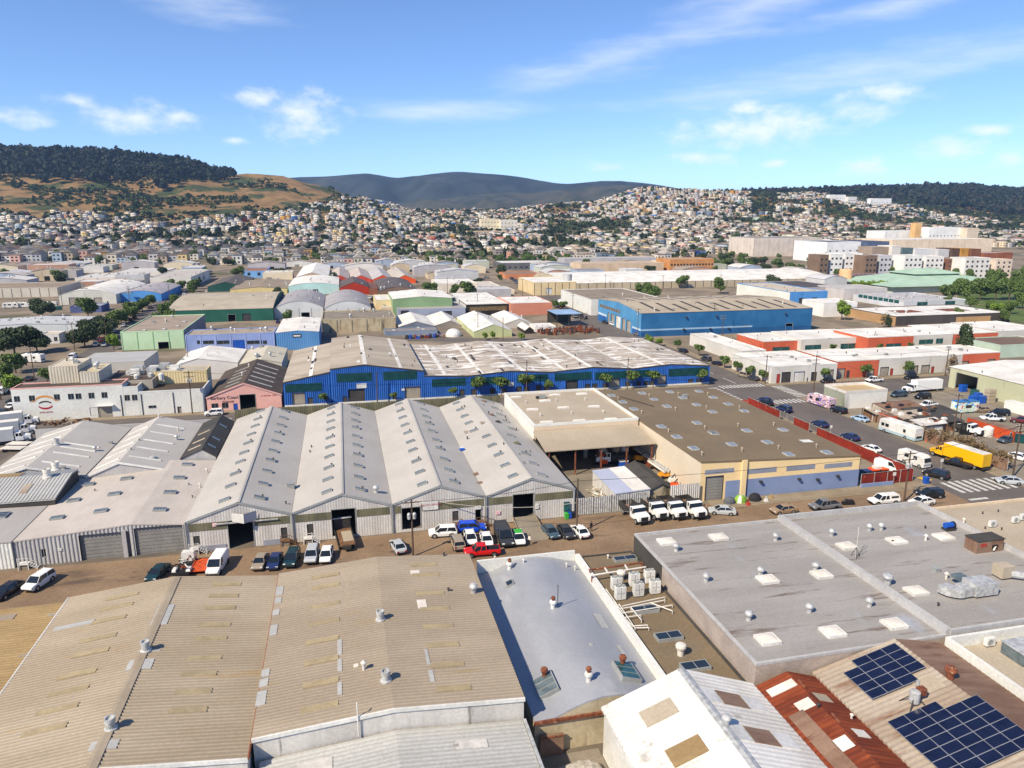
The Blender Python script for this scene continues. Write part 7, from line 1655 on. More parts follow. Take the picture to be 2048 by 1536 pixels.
for px, py, mt, lb_, L in ((1330, 950, 'ochre_machine', 'orange-yellow trencher machine in the truck yard', 2.6), (1345, 962, 'white_metal', 'white pump machine beside the grey fence', 1.6), (1310, 930, 'rust', 'red steel trailer frame along the cream wall', 3.5), (1280, 918, 'ochre_machine', 'long yellow beam rack in the truck yard', 3.0), (1350, 972, 'orange_machine', 'bright orange machine cover by the grey fence', 1.6)):
    x, y = W(px, py, .6); t = thing('yard_machine', lb_, 'machine', (x, y, 0))
    MB().frustum((x - L / 2, x + L / 2, y - .7, y + .7), (x - L / 2 + .3, x + L / 2 - .4, y - .5, y + .5), .5, 1.3).build('body', mt, t); MB().box(x - L / 2 - .3, x + L / 2 + .3, y - .5, y + .5, .3, .5).build('chassis', 'dark_metal', t)
    MB().tube((x - .3, y, 1.2), (x + L * .35, y + .2, 1.9), .12).build('arm', 'dark_metal', t)
    for dx_ in (-L * .3, L * .3):
        for dy in (-.7, .7): o = ob('wheel', wa, t, (dx_, dy, .35), (0, 0, R(90)))
for px, py, lb_ in ((1292, 908, 'bundle of pale steel pipes on a rack by the cream wall'), (1322, 934, 'second bundle of grey pipes along the cream wall')):
    x, y = W(px, py, 1.5); t = thing('pipe_bundle', lb_, 'pipes', (x, y, 0))
    for k in range(5): MB().tube((x - 1.0 + k * .4, y + 4, 1.5 + .2 * (k % 2)), (x - .6 + k * .4, y - 3, 1.5 + .2 * (k % 2)), .2, n=8).build('pipe', 'galv' if k % 2 else 'pale_pipe', t)
    for dy in (-2, 3): MB().box(x - 1.2, x + 1.4, y + dy, y + dy + .2, 0, 1.3).build('trestle', 'rusty_metal', t)
x, y = W(1195, 990); junk('rubble_pile', 'pile of white rubble and offcuts beside the lean-to shed', 43.6, 117, .7, 2.5, 22, 1.0, ['white_metal', 'tan_flat', 'concrete'])
for px, py, mt, lb_ in ((1203, 905, 'white_metal', 'tall white cylinder tank in the loading bay'), (1232, 900, 'tan_flat', 'tall tan cylinder tank in the loading bay'), (1252, 898, 'pale_pipe', 'grey cylinder tank at the back of the loading bay')):
    x, y = W(px, 922); t = thing('storage_tank', lb_, 'tank', (x, 136.5, 0)); ob('shell', MB().lathe([(.9, 0), (.9, 2.8), (.5, 3.1), (.1, 3.2)]).mesh('shell', mt), t)
x, y = W(1246, 934); t = thing('water_tote', 'blue and white plastic tote beside the yard dump truck', 'tote', (x, y, 0)); MB().box(x - .9, x + .9, y - .5, y + .5, .1, 1.3).build('body', 'blue_paint', t); MB().box(x - .95, x + .95, y - .55, y + .55, 1.3, 1.45).build('lid', 'white_metal', t)
for px, py, mt, lb_ in ((1133, 1038, 'green_paint', 'green wheelie bin at the corner of the last gable'), (1139, 1037, 'blue_paint', 'blue wheelie bin between the green and black ones'), (1145, 1036, 'plastic_black', 'black wheelie bin next to the corrugated gate'), (1851, 968, 'blue_paint', 'blue bin at the end of the red fence')):
    x, y = W(px, py); t = thing('wheelie_bin', lb_, 'bin', (x, y, 0), group='wheelie bins'); s_ = 1.3 if px > 1800 else 1
    MB().frustum((x - .26 * s_, x + .26 * s_, y - .28 * s_, y + .28 * s_), (x - .33 * s_, x + .33 * s_, y - .36 * s_, y + .36 * s_), .05, 1.0 * s_).build('body', mt, t); MB().box(x - .35 * s_, x + .35 * s_, y - .4 * s_, y + .38 * s_, 1.0 * s_, 1.08 * s_).build('lid', mt, t)
GB[3].panel('S', (1127, 1003, 1138, 1021), 'meter_box', 'teal_glass', proud=.35)
# concrete ramp to the last gable's door
t = thing('ramp', 'concrete ramp with side kerbs up to the open gable door', 'ramp', (29.2, 104, 0))
u0, u1 = WY(1026, 1033, 110.6)[0], WY(1067, 1033, 110.6)[0]
m = MB(); m.poly((u0, 110.5, .75), (u1, 110.5, .75), (u1 + .3, 102.5, .03), (u0 - .3, 102.5, .03)); m.poly((u0, 110.5, .75), (u0 - .3, 102.5, .03), (u0, 110.5, 0)); m.poly((u1, 110.5, .75), (u1 + .3, 102.5, .03), (u1, 110.5, 0)); m.build('deck', 'concrete', t)
for u, s_ in ((u0, -1), (u1, 1)): m = MB(); m.poly((u, 110.5, 1.0), (u + s_ * .25, 110.5, 1.0), (u + s_ * .5, 102.5, .25), (u + s_ * .3, 102.5, .25)); m.poly((u, 110.5, 1.0), (u + s_ * .3, 102.5, .25), (u + s_ * .3, 102.5, 0), (u, 110.5, 0)); m.build('kerb', 'sidewalk', t)
# red mesh fence round the lot
M('red_mesh', S(160, 52, 34, .7), S(138, 42, 28, .7), scale=.3, rough=.7, bump=.4, bscale=1.2, patch=(S(196, 92, 62), .5, (1, 1, 1), .62, .1))
def fence(name, label, pts, h, mat, step=3.0, gaps=(), postm='galv', cat='fence'):
    t = thing(name, label, cat, (*pts[0], 0)); k = 0
    for a, b in zip(pts, pts[1:]):
        a, b = Vector(a), Vector(b); L = (b - a).length; n_ = max(1, round(L / step)); d_ = (b - a) / n_
        nr = Vector((d_.y, -d_.x)).normalized()
        for i in range(n_):
            p, q = a + d_ * i, a + d_ * (i + 1); k += 1
            MB().tube((p.x, p.y, 0), (p.x, p.y, h + .15), .05, n=6).build('post', postm, t)
            MB().tube((p.x, p.y, h + .05), (q.x, q.y, h + .05), .03, n=5).build('rail', postm, t)
            if k in gaps or mat is None: continue
            o_ = nr * .07; m_ = (p + q) / 2 + nr * rs.uniform(-.04, .12); m = MB()
            m.poly((p.x + o_.x, p.y + o_.y, .1), (m_.x + o_.x, m_.y + o_.y, .1), (m_.x + o_.x, m_.y + o_.y, h - rs.uniform(0, .12)), (p.x + o_.x, p.y + o_.y, h)); m.poly((m_.x + o_.x, m_.y + o_.y, .1), (q.x + o_.x, q.y + o_.y, .1), (q.x + o_.x, q.y + o_.y, h), (m_.x + o_.x, m_.y + o_.y, h - rs.uniform(0, .1)))
            m.build('mesh_screen', mat, t)
        MB().tube((b.x, b.y, 0), (b.x, b.y, h + .15), .05, n=6).build('post', postm, t)
fence('screen_fence', 'red mesh-screened fence around the corner lot', [(105.0, 170), (105.6, 111.5), (93.6, 111.0)], 2.6, 'red_mesh', gaps=(6, 7, 10))
t = thing('wall_base', 'pale blue kerb wall under the red front fence', 'wall', (97, 110.8, 0)); MB().box(93.5, 100.5, 110.55, 110.85, 0, .8).build('wall', 'blue_band', t)
fence('chain_fence', 'brown weedy wire fence along the avenue by the yellow truck', [(127.9, 150), (128.0, 128), (128.4, 112)], 2.4, 'rusty_brown', step=3.6)
fence('chain_fence', 'rough board fence with an orange panel in front of the junk roofs', [(127.9, 153.5), (128, 150.2)], 2.6, 'wood', step=1.2)
fence('mesh_fence', 'dark green mesh fence in the right-hand yard', [(146, 128), (158, 118), (170, 110)], 2.2, 'green_panel', step=3)
fence('mesh_fence', 'teal mesh fence in front of the trailers', [W(60, 622), W(125, 620)], 2.2, 'green_panel', step=6)
# low trailer and pallets in the lot
x, y = W(1757, 943); t = thing('flat_trailer', 'small orange and white trailer inside the red-fenced lot', 'trailer', (x, y, 0)); MB().box(x - 2, x + 2, y - .8, y + .8, .5, .75).build('deck', 'orange_machine', t); MB().box(x - 1.2, x + .2, y - .6, y + .6, .75, 1.2).build('load', 'white_metal', t)
for dy in (-.85, .85): ob('wheel', wa, t, (-.3, dy, .35), (0, 0, R(90)))
x, y = W(1688, 885); junk('timber_pile', 'heap of pale planks and blocks by the red fence', 102, 139, 1.2, 6, 24, .8, ['tan_flat', 'pale_pipe'])
# tents and bundles on the pavement
def tent(x, y, r, h, mats, label):
    t = thing('tent', label, 'tent', (x, y, .13), group='camping tents on the pavement')
    n_ = 10
    for k in range(n_):
        a0, a1 = 2 * math.pi * k / n_, 2 * math.pi * (k + 1) / n_; m = MB(); pr = [(1, 0), (.95, .4), (.75, .75), (.4, .95), (0.02, 1)]
        for (ra, ha), (rb, hb) in zip(pr, pr[1:]): m.poly((r * ra * math.cos(a0), r * .8 * ra * math.sin(a0), h * ha), (r * ra * math.cos(a1), r * .8 * ra * math.sin(a1), h * ha), (r * rb * math.cos(a1), r * .8 * rb * math.sin(a1), h * hb), (r * rb * math.cos(a0), r * .8 * rb * math.sin(a0), h * hb))
        ob('panel', m.mesh('panel', mats[k % len(mats)]), t)
M('lime', S(128, 166, 60)); M('tent_grey', S(90, 94, 100)); M('tent_black', S(40, 40, 44)); M('red_cloth', S(170, 52, 44))
x, y = W(1482, 1005); tent(x, 109.6, 1.2, 1.3, ['white_metal', 'lime', 'lime'], 'lime green and white dome tent'); x, y = W(1512, 1003); tent(x, 109.7, 1.2, 1.3, ['tent_black'], 'black dome tent beside the lime one'); x, y = W(1460, 1008); tent(x, 109.5, 1.1, 1.1, ['tent_grey'], 'low grey tarp tent left of the lime tent')
for px, py, mt, lb_ in ((1496, 1011, 'red_cloth', 'red cloth bundle between the tents'), (1532, 1004, 'white_metal', 'white crates beside the black tent'), (1542, 998, 'ochre_corr', 'cardboard box at the end of the tents')):
    x, y = W(px, py); t = thing('bundle', lb_, 'bundle', (x, y, .13)); ob('sack', MB().frustum((-.35, .35, -.3, .3), (-.2, .22, -.15, .2), 0, .55).mesh('sack', mt), t); ob('knot', MB().frustum((-.15, .15, -.1, .1), (-.05, .05, -.05, .05), .75, .95).mesh('knot', mt), t)
x, y = W(1696, 1009); t = thing('covered_motorcycle', 'motorcycle under a black cover between the two pickups', 'motorcycle', (x, y, .02), R(80)); ob('cover', MB().loft([[(-.3, yy, 0), (-.25, yy, zz * .7), (0, yy, zz), (.25, yy, zz * .7), (.3, yy, 0)] for yy, zz in ((-1.05, .7), (-.6, 1.0), (.1, .95), (.6, 1.2), (1.0, .8))]).mesh('cover', 'plastic_black'), t); ob('wheel', wheel_meshes(.3, .12)[0], t, (0, 1.0, .3))
# right yard: containers, kiosk, tank, junk roofs
def container(x, y, rz, mat, label, L=12.2, z=0):
    t = thing('shipping_container', label, 'container', (x, y, z), R(rz), group='shipping containers in the yard'); w, h = 1.22, 2.6; m = MB()
    wall(m, (-w, L / 2), (-w, -L / 2), [(0, h), (L, h)], rib=.3, amp=.06); wall(m, (w, -L / 2), (w, L / 2), [(0, h), (L, h)], rib=.3, amp=.06); wall(m, (-w, -L / 2), (w, -L / 2), [(0, h), (2 * w, h)]); wall(m, (w, L / 2), (-w, L / 2), [(0, h), (2 * w, h)])
    ob('walls', m.mesh('walls', mat), t); ob('roof', MB().box(-w, w, -L / 2, L / 2, h, h + .06).mesh('roof', 'rusty_brown' if mat == 'orange_box' else mat), t)
    for sx in (-1, 1): ob('door', MB().box(sx * .6 - .56, sx * .6 + .56, -L / 2 - .05, -L / 2 - .005, .1, h - .1).mesh('door', mat), t)
M('orange_box', S(206, 84, 34, .85), S(184, 70, 28, .85), scale=.5)
container(147.2, 133.5, 3, 'orange_box', 'long orange shipping container in the yard')
x, y = W(2010, 818); container(170.5, 147, 0, 'white_wall', 'white shipping container against the pale green warehouse', 9)
x, y = W(1735, 832); container(129.4, 147.6, 0, 'orange_box', 'orange container behind the board fence', 6)
x, y = W(1975, 872); t = thing('water_tank', 'white ribbed plastic water tank beside the orange container', 'tank', (x, y, 0)); ob('shell', MB().lathe([(1.1, 0), (1.1, .5), (1.05, .55), (1.1, .6), (1.1, 1.2), (1.05, 1.25), (1.1, 1.3), (1.1, 2.0), (.6, 2.35), (.2, 2.4)], n=18).mesh('shell', 'white_metal'), t); ob('lid', MB().lathe([(.25, 2.4), (.25, 2.5)]).mesh('lid', 'pale_pipe'), t)
mural_mat('kiosk_paint', 5, [(0, S(60, 150, 220)), (.42, S(235, 240, 245)), (.5, S(120, 190, 60)), (.54, S(240, 245, 245)), (.6, S(220, 80, 60)), (.66, S(40, 70, 130))])
x, y = W(1928, 824); t = thing('painted_kiosk', 'brightly painted blue, white and green food kiosk', 'kiosk', (x, y, 0)); MB().box(x - 3.2, x + 3.2, y - 1.2, y + 1.2, .3, 3.0).build('body', 'kiosk_paint', t); MB().box(x - 3.3, x + 3.3, y - 1.3, y + 1.3, 3.0, 3.1).build('roof', paint(60, 120, 180), t); MB().box(x - .9, x + .9, y - 1.25, y - 1.2, 1.4, 2.2).build('hatch', 'dark_metal', t)
for dx_ in (-2, 2): ob('wheel', wa, t, (dx_, -1.0, .35), (0, 0, R(90)))
for i, (px, py, mt) in enumerate(((1955, 800, 'blue_paint'), (1945, 806, 'blue_paint'), (1962, 806, 'blue_paint'), (1948, 793, 'teal_glass'), (1925, 783, 'blue_paint'))):
    x, y = W(px, py); t = thing('plastic_crate', f'{["upper", "left", "right", "turquoise", "lone"][i]} stack of blue-green plastic crates in the yard', 'crates', (x, y, 0), group='plastic crates in the yard'); [MB().box(x - .9, x + .9, y - .7, y + .7, k * .7 + .02, k * .7 + .66).build('crate', mt, t) for k in range(3)]
x, y = W(1978, 805); t = thing('pallet_stack', 'tall stack of pale wooden crates by the green warehouse', 'crates', (x, y, 0)); [MB().box(x - 1.1 - .05 * (k % 2), x + 1.1, y - .9, y + .9, k * .95 + .05, k * .95 + .9).build('crate', 'tan_flat', t) for k in range(4)]
JR = [(131.5, 150.5, 4.5, 2.6, 'tan_flat', 'pale patched lean-to roof beside the corner workshop'), (137, 152, 5.5, 3.0, 'rusty_brown', 'reddish-brown sheet roof behind the corner workshop'), (134.5, 145, 4.5, 2.7, 'rusty_tan', 'torn tan tarpaulin roof among the junk roofs'), (141, 146, 6, 2.9, 'dark_roof', 'black tarpaulin roof over the junk yard'), (138, 140.5, 5, 2.6, 'dark_roof', 'sagging dark roof with tyres in the junk yard'), (133.5, 138.5, 3.6, 2.7, 'galv_wall', 'grey corrugated box shed with dark doorway')]
for cx, cy, w, h, mt, lb_ in JR:
    t = thing('junk_shelter', lb_, 'shelter', (cx, cy, 0), group='makeshift shelters in the junk yard'); m = MB(); q = [(cx - w, cy - w * .55, h - .3), (cx + w, cy - w * .55, h), (cx + w, cy + w * .55, h + .4), (cx - w, cy + w * .55, h + .2)]
    m.poly(*q); m.poly(*[(a, b_, c - .12) for a, b_, c in q]); m.poly(q[0], q[1], (q[1][0], q[1][1], q[1][2] - .12), (q[0][0], q[0][1], q[0][2] - .12)); m.build('roof_sheet', mt, t)
    for a, b_, c in q: MB().box(a - .08, a + .08, b_ - .08, b_ + .08, 0, c - .1).build('post', 'wood', t)
    MB().box(cx - w * .8, cx + w * .8, cy - w * .4, cy + w * .45, 0, h * .7).build('stacked_goods', 'rusty_brown' if 'dark' in mt else 'galv_wall', t)
    for k in range(5):
        xx, yy = cx + rs.uniform(-w, w) * .8, cy + rs.uniform(-.5, .5) * w; MB().frustum((xx - .7, xx + .7, yy - .4, yy + .4), (xx - .5, xx + .4, yy - .3, yy + .3), h - .1, h + rs.uniform(.3, .7)).build('clutter', rs.choice(['plastic_black', 'wood', 'rusty_metal', 'white_metal']), t)
junk('junk_pile', 'dark heap of tyres and junk beside the tow truck', 143, 138, 3, 4, 24, 1.2, ['plastic_black', 'dark_metal', 'rusty_metal'])
junk('junk_pile', 'scatter of debris by the factory corner in the left lot', -68, 194, 5, 1.5, 18, .7, ['wood', 'rusty_tan'])
# utility poles and wires
def pole(px, py, h, label, arms=2, trans=0, mat='pole_wood', xy=None, rz=0):
    x, y = xy or W(px, py); t = thing('utility_pole', label, 'utility pole', (x, y, 0), group='utility poles')
    ob('shaft', MB().tube((0, 0, 0), (.05, 0, h), .17, .11, n=8).mesh('shaft', mat), t)
    for k in range(arms):
        z = h - .5 - k * 1.1; ob('crossarm', MB().box(-1.25, 1.25, -.06, .06, z - .07, z + .07).mesh('crossarm', 'pole_wood'), t, rot=(0, 0, rz))
        for q in (-1.1, -.4, .4, 1.1): ob('insulator', proto('ins', lambda: MB().lathe([(.05, 0), (.07, .1), (.03, .2)], n=6).mesh('insulator', 'pale_pipe')), t, (q * math.cos(rz), q * math.sin(rz), z + .07))
    for k in range(trans): ob('transformer', proto('trf', lambda: MB().lathe([(.25, -.45), (.27, .35), (.15, .5), (.02, .5)], n=10).mesh('transformer', 'galv')), t, (.4 * (1 if k % 2 else -1), -.1 - .25 * (k // 2), h - 2.6))
    return (x, y, h)
PL = [pole(826, 1113, 9.2, 'dark utility pole at the edge of the tan corrugated roof', 1, 2), pole(1153, 1068, 9.5, 'tan utility pole beside the concrete ramp', 0), pole(1808, 1003, 9.5, 'utility pole with silver transformers at the corner of the red fence', 2, 3),
      pole(1625, 800, 13, 'tall utility pole at the junction behind the mural bus', 3, 1), pole(2025, 955, 11, 'dark utility pole with striped base by the right-hand crossing', 2), pole(1905, 880, 11, 'utility pole in the weedy fence beside the yellow truck', 1),
      pole(385, 828, 11.5, 'utility pole with transformers in front of the white factory', 2, 2), pole(755, 808, 9, 'thin pole in front of the blue warehouse', 0), pole(1053, 793, 10.5, 'pale pole in front of the long blue warehouse', 1), pole(1254, 783, 10, 'pole among the street trees by the blue warehouse', 1), pole(1530, 768, 9, 'utility pole at the workshop corner', 1), pole(1890, 752, 9, 'utility pole in front of the orange end bay', 1),
      pole(1425, 668, 13, 'double utility pole in front of the light blue wall', 3, 1), pole(1443, 690, 12, 'pole with lamps beside the light blue wall', 2), pole(1275, 672, 12, 'dark pole at the light blue building corner', 2, 1), pole(70, 765, 11, 'leaning pole by the round trees at the left', 1), pole(150, 702, 11, 'pole standing in the dark trees at the left', 1), pole(215, 690, 10, 'pole beside the small bright tree', 0), pole(2, 800, 11, 'pole at the left edge beyond the factory', 1),
      pole(956, 672, 11, 'crossarm pole among the white gable sheds', 2), pole(1006, 682, 10, 'grey pole behind the patched roofs', 0), pole(955, 625, 10, 'pole before the olive panel building', 1), pole(260, 610, 11, 'pole in front of the sky blue warehouse', 2), pole(125, 612, 11, 'pole in front of the domed warehouse', 1), pole(340, 604, 11, 'pole by the trees up the side street', 1), pole(895, 588, 11, 'pole before the tall beige building', 1), pole(1045, 592, 11, 'pole on the avenue beside the cream warehouse', 1), pole(1145, 632, 12, 'dark pole at the white wall by the avenue', 2), pole(1205, 640, 12, 'dark double pole at the far light blue corner', 2), pole(1325, 582, 11, 'pole in front of the long arched roof', 1), pole(1440, 580, 11, 'second pole in front of the long arched roof', 1), pole(1210, 580, 11, 'third pole in front of the long arched roof', 1)]
def wire(a, b, label, mat='wire', r=.035, sag=.6, group='overhead wires'):
    m = MB(); n_ = 10; pts = [Vector(a).lerp(Vector(b), k / n_) - Vector((0, 0, sag * 4 * (k / n_) * (1 - k / n_))) for k in range(n_ + 1)]
    for p, q in zip(pts, pts[1:]): m.tube(p, q, r, n=4, cap=False)
    tag(m.build('overhead_wire', mat), label, 'wire', group)
A = lambda i, dz=-.4: (PL[i][0], PL[i][1], PL[i][2] + dz)
for i, j, lb_ in ((0, 1, 'wire from the dark pole to the tan ramp pole'), (1, 2, 'long wire above the dirt street to the corner transformers'), (2, 4, 'wire across the near junction'), (4, 5, 'wire along the avenue past the yellow truck'), (5, 3, 'wire along the avenue to the tall junction pole'), (3, 10, 'wire from the junction pole to the workshop corner'), (10, 12, 'wire along the workshop wing'), (12, 14, 'wire in front of the light blue wall'), (14, 28, 'wire along the avenue beside the light blue building'), (6, 7, 'wire along the cross street to the thin pole'), (7, 8, 'wire in front of the blue warehouse'), (8, 9, 'second wire in front of the blue warehouse'), (9, 10, 'wire across the far junction'), (3, 11, 'wire along the workshop row'), (6, 18, 'wire in front of the white factory')):
    wire(A(i), A(j), lb_)
u, z = WY(880, 1003, 110.6); wire((u, 110.4, z), (PL[1][0], PL[1][1], 5.4), 'thick pale cable from the gable front to the tan pole', 'wire_pale', .05, .9); wire((PL[1][0], PL[1][1], 5.4), (51, 107.5, .6), 'thick pale cable drooping from the tan pole to the trucks', 'wire_pale', .05, .6)
# people
def person(px, py, hd, label, top, legs, armpose=0, sc=1.0):
    x, y = W(px, py); t = thing('person', label, 'person', (x, y, .02), R(hd), scale=sc)
    V_ = [(0, 0, .95), (0, .01, 1.2), (0, 0, 1.42), (0, 0, 1.52), (0, .02, 1.66), (-.1, 0, .9), (-.11, .06, .5), (-.11, .02, .08), (-.11, .13, .03), (.1, 0, .9), (.11, -.06, .5), (.11, -.14, .1), (.11, -.04, .03), (-.2, 0, 1.4), (-.27, .02 - armpose * .05, 1.13), (-.2, .12, .92), (.2, 0, 1.4), (.27, .02, 1.13), (.2, .14, .93)]
    E_ = [(0, 1), (1, 2), (2, 3), (3, 4), (0, 5), (5, 6), (6, 7), (7, 8), (0, 9), (9, 10), (10, 11), (11, 12), (2, 13), (13, 14), (14, 15), (2, 16), (16, 17), (17, 18)]
    rad = [.15, .15, .14, .06, .1, .1, .075, .05, .04, .1, .075, .05, .04, .07, .05, .04, .07, .05, .04]
    me = bpy.data.meshes.new('body'); me.from_pydata(V_, E_, []); o = ob('body', me, t)
    sk = o.modifiers.new('skin', 'SKIN'); o.modifiers.new('sub', 'SUBSURF').levels = 1; o.modifiers['sub'].render_levels = 1
    lay = me.skin_vertices[0].data if me.skin_vertices else None
    if lay is None:
        bm_ = __import__('bmesh').new(); bm_.from_mesh(me); bm_.verts.layers.skin.verify(); bm_.to_mesh(me); bm_.free(); lay = me.skin_vertices[0].data
    for v, r_ in zip(lay, rad): v.radius = (r_, r_ * .85)
    lay[0].use_root = True
    m = bpy.data.materials.new('clothes'); m.use_nodes = True; n, l = m.node_tree.nodes, m.node_tree.links; tc_ = n.new('ShaderNodeTexCoord'); s_ = n.new('ShaderNodeSeparateXYZ'); l.new(tc_.outputs['Object'], s_.inputs[0]); rp_ = n.new('ShaderNodeValToRGB'); rp_.color_ramp.interpolation = 'CONSTANT'
    l.new(s_.outputs[2], rp_.inputs[0]); rp_.color_ramp.elements[0].color = legs; rp_.color_ramp.elements[1].position = .96; rp_.color_ramp.elements[1].color = top
    l.new(rp_.outputs[0], n['Principled BSDF'].inputs['Base Color']); me.materials.append(m)
    M('skin_' + str(px), S(150, 108, 84), fine=0); ob('head', MB().lathe([(.03, -.13), (.075, -.1), (.095, 0), (.09, .06), (.06, .12), (.01, .14)], n=10).mesh('head', 'skin_' + str(px)), t, (0, .03, 1.68)); ob('hair', MB().lathe([(.1, .0), (.1, .07), (.07, .14), (.01, .16)], n=10).mesh('hair', 'plastic_black'), t, (0, .015, 1.69))
person(1182, 1063, 200, 'person in black clothes walking on the dirt street', S(30, 30, 34), S(40, 40, 46)); person(1059, 1091, 120, 'person in a pale top and black trousers standing by the taxi', S(226, 214, 196), S(30, 30, 34)); person(1576, 829, 60, 'person in dark clothes by the red fence', S(34, 36, 44), S(36, 38, 50)); person(1614, 766, 180, 'person in dark clothes at the workshop corner', S(60, 62, 70), S(40, 42, 50))
# corner post with bunting cover at red fence; traffic cone, signs
for px, py, lb_ in ((1881, 942, 'white temporary sign on a stand at the avenue corner'), (1575, 762, 'tall street sign post beside the junction'), (1660, 872, 'small sign on a thin post beside the avenue kerb'), (1786, 970, 'small sign post at the red fence front')):
    x, y = W(px, py); t = thing('street_sign', lb_, 'sign', (x, y, 0), group='street signs'); MB().tube((x, y, 0), (x, y, 2.6), .04, n=6).build('post', 'galv', t); MB().box(x - .35, x + .35, y - .06, y - .045, 1.9, 2.6).build('plate', 'white_metal', t)
x, y = W(1852, 884); t = thing('traffic_cone', 'small orange cone behind the motorhome', 'cone', (x, y, 0)); MB().lathe([(.18, .03), (.03, .7), (.01, .71)], (x, y, 0)).build('cone', 'orange_machine', t); MB().box(x - .22, x + .22, y - .22, y + .22, 0, .04).build('base', 'orange_machine', t)

# ------------------------------------------------------------------ trees: trunk with limbs, crown of many small leaf faces
def crown_mesh(key, rx, ry, rz, n, leaf, mat, seed, lobes=9):
    def mk():
        g_ = np.random.default_rng(seed)
        c = g_.normal(size=(lobes, 3)); c /= np.linalg.norm(c, axis=1)[:, None]; c *= np.array([rx, ry, rz]) * g_.uniform(.35, .72, (lobes, 1)); c[0] = 0
        lr = g_.uniform(.34, .55, lobes)
        k = g_.integers(0, lobes, n); dv = g_.normal(size=(n, 3)); dv /= np.linalg.norm(dv, axis=1)[:, None]
        p = c[k] + dv * (np.array([rx, ry, rz]) * lr[k][:, None]) * g_.uniform(.55, 1.05, (n, 1))
        a = g_.normal(size=(n, 3)); a /= np.linalg.norm(a, axis=1)[:, None]; b = np.cross(a, dv + g_.normal(size=(n, 3)) * .5); b /= np.linalg.norm(b, axis=1)[:, None] + 1e-6
        s_ = leaf * g_.uniform(.6, 1.3, (n, 1))
        V_ = np.stack([p - a * s_ - b * s_ * .6, p + a * s_ - b * s_ * .6, p + a * s_ + b * s_ * .6, p - a * s_ + b * s_ * .6], 1).reshape(-1, 3)
        return npmesh('crown', V_, np.arange(4 * n).reshape(-1, 4), [mat])
    return proto(('crown', key), mk)
def trunk_mesh(key, h, r, spread, seed):
    def mk():
        q = random.Random(seed); m = MB().tube((0, 0, -.2), (.1, .05, h), r, r * .6, n=7)
        for k in range(5):
            a = k * 1.3 + q.uniform(-.3, .3); m.tube((.08, .04, h * q.uniform(.7, 1)), (math.cos(a) * spread, math.sin(a) * spread, h + spread * q.uniform(.5, 1.0)), r * .4, r * .12, n=5)
        return m.mesh('trunk', 'bark')
    return proto(('trunk', key), mk)
TK = {'street': (2.5, 2.5, 1.5, 1300, .22, 'leaf_mid', 3.3, .13), 'clipped': (1.7, 1.7, 1.2, 900, .2, 'leaf_mid', 1.9, .14), 'round': (4.0, 4.0, 3.3, 2200, .3, 'leaf_mid', 1.8, .25), 'dark': (8.0, 6.5, 4.8, 4200, .42, 'leaf_dark', 3.0, .4), 'bright': (3.6, 3.6, 3.6, 1800, .3, 'leaf_bright', 2.6, .25), 'conifer': (3.2, 3.2, 6.5, 2000, .32, 'leaf_dark', 3.0, .3), 'park': (6, 6, 5.5, 2600, .42, 'leaf_mid', 4.0, .4), 'dry': (1.6, 1.6, 1.8, 260, .14, 'leaf_dry', 1.0, .08), 'yellow': (3.2, 3.2, 2.4, 1500, .28, 'leaf_bright', 2.0, .2)}
def tree(kind, px, py, label, sc=1.0, group=None, zc=None, xy=None, name='tree', seed=None):
    rx, ry, rz, n_, leaf, mat, th, tr = TK[kind]; x, y = xy or W(px, py)
    seed = seed if seed is not None else (int(px * 7 + py) % 4)
    t = thing(name, label, 'tree' if name == 'tree' else 'shrub', (x, y, zc or 0), group=group, scale=sc); t.rotation_euler = (0, 0, (px * 1.7) % 6.28)
    ob('trunk', trunk_mesh((kind, seed), th, tr, rx * .45, seed), t); ob('crown', crown_mesh((kind, seed), rx, ry, rz, n_, leaf, mat, seed + 10), t, (0, 0, th + rz * .72))
ST = 'street trees along the blue warehouse'
for i, (px, py, s_) in enumerate(((648, 815, .65), (787, 800, .5), (907, 790, .6), (952, 787, 1.05), (1003, 785, 1.0), (1052, 780, 1.1), (1098, 779, .7), (1210, 775, .9), (1264, 772, 1.0), (1306, 768, .95), (1404, 764, .85))):
    tree('street', px, py, 'small umbrella-shaped street tree in front of the blue warehouse', s_ * 1.05, ST, xy=(WY(px, 775, 195.9)[0], 195.9))
WT = 'clipped round trees along the workshops'
for i, (px, py, s_, lb_) in enumerate(((1355, 700, 1.1, 'by the grey workshop wing corner'), (1398, 712, 1.2, 'beside the black sedan'), (1449, 737, 1.2, 'at the orange wall'), (1475, 745, 1.0, 'right of the orange wall tree'), (1500, 757, 1.1, 'before the olive estate'), (1524, 765, 1.1, 'at the junction corner'), (1648, 762, 1.2, 'before the grey corner bay'), (1732, 757, 1.25, 'before the orange bay'), (1813, 752, 1.25, 'before the long grey bay'), (1665, 705, .9, 'in the far court, left'), (1760, 703, .8, 'against the projecting orange bay'), (1820, 700, .8, 'right of the projecting orange bay'))):
    tree('clipped', px, py, f'round clipped tree {lb_}', s_, WT)
tree('dry', 1898, 745, 'thin brownish tree by the end bay', 1.6, WT); tree('conifer', 1925, 715, 'tall dark conifer rising above the workshop roofs', 1.0); tree('bright', 1683, 640, 'bright green tree beside the light blue warehouse', 1.25)
tree('dry', 1770, 655, 'bare brownish tree at the charcoal building corner', 2.0); tree('conifer', 1775, 660, 'small dark conifer at the charcoal building corner', .55)
LT = 'trees of the left street'
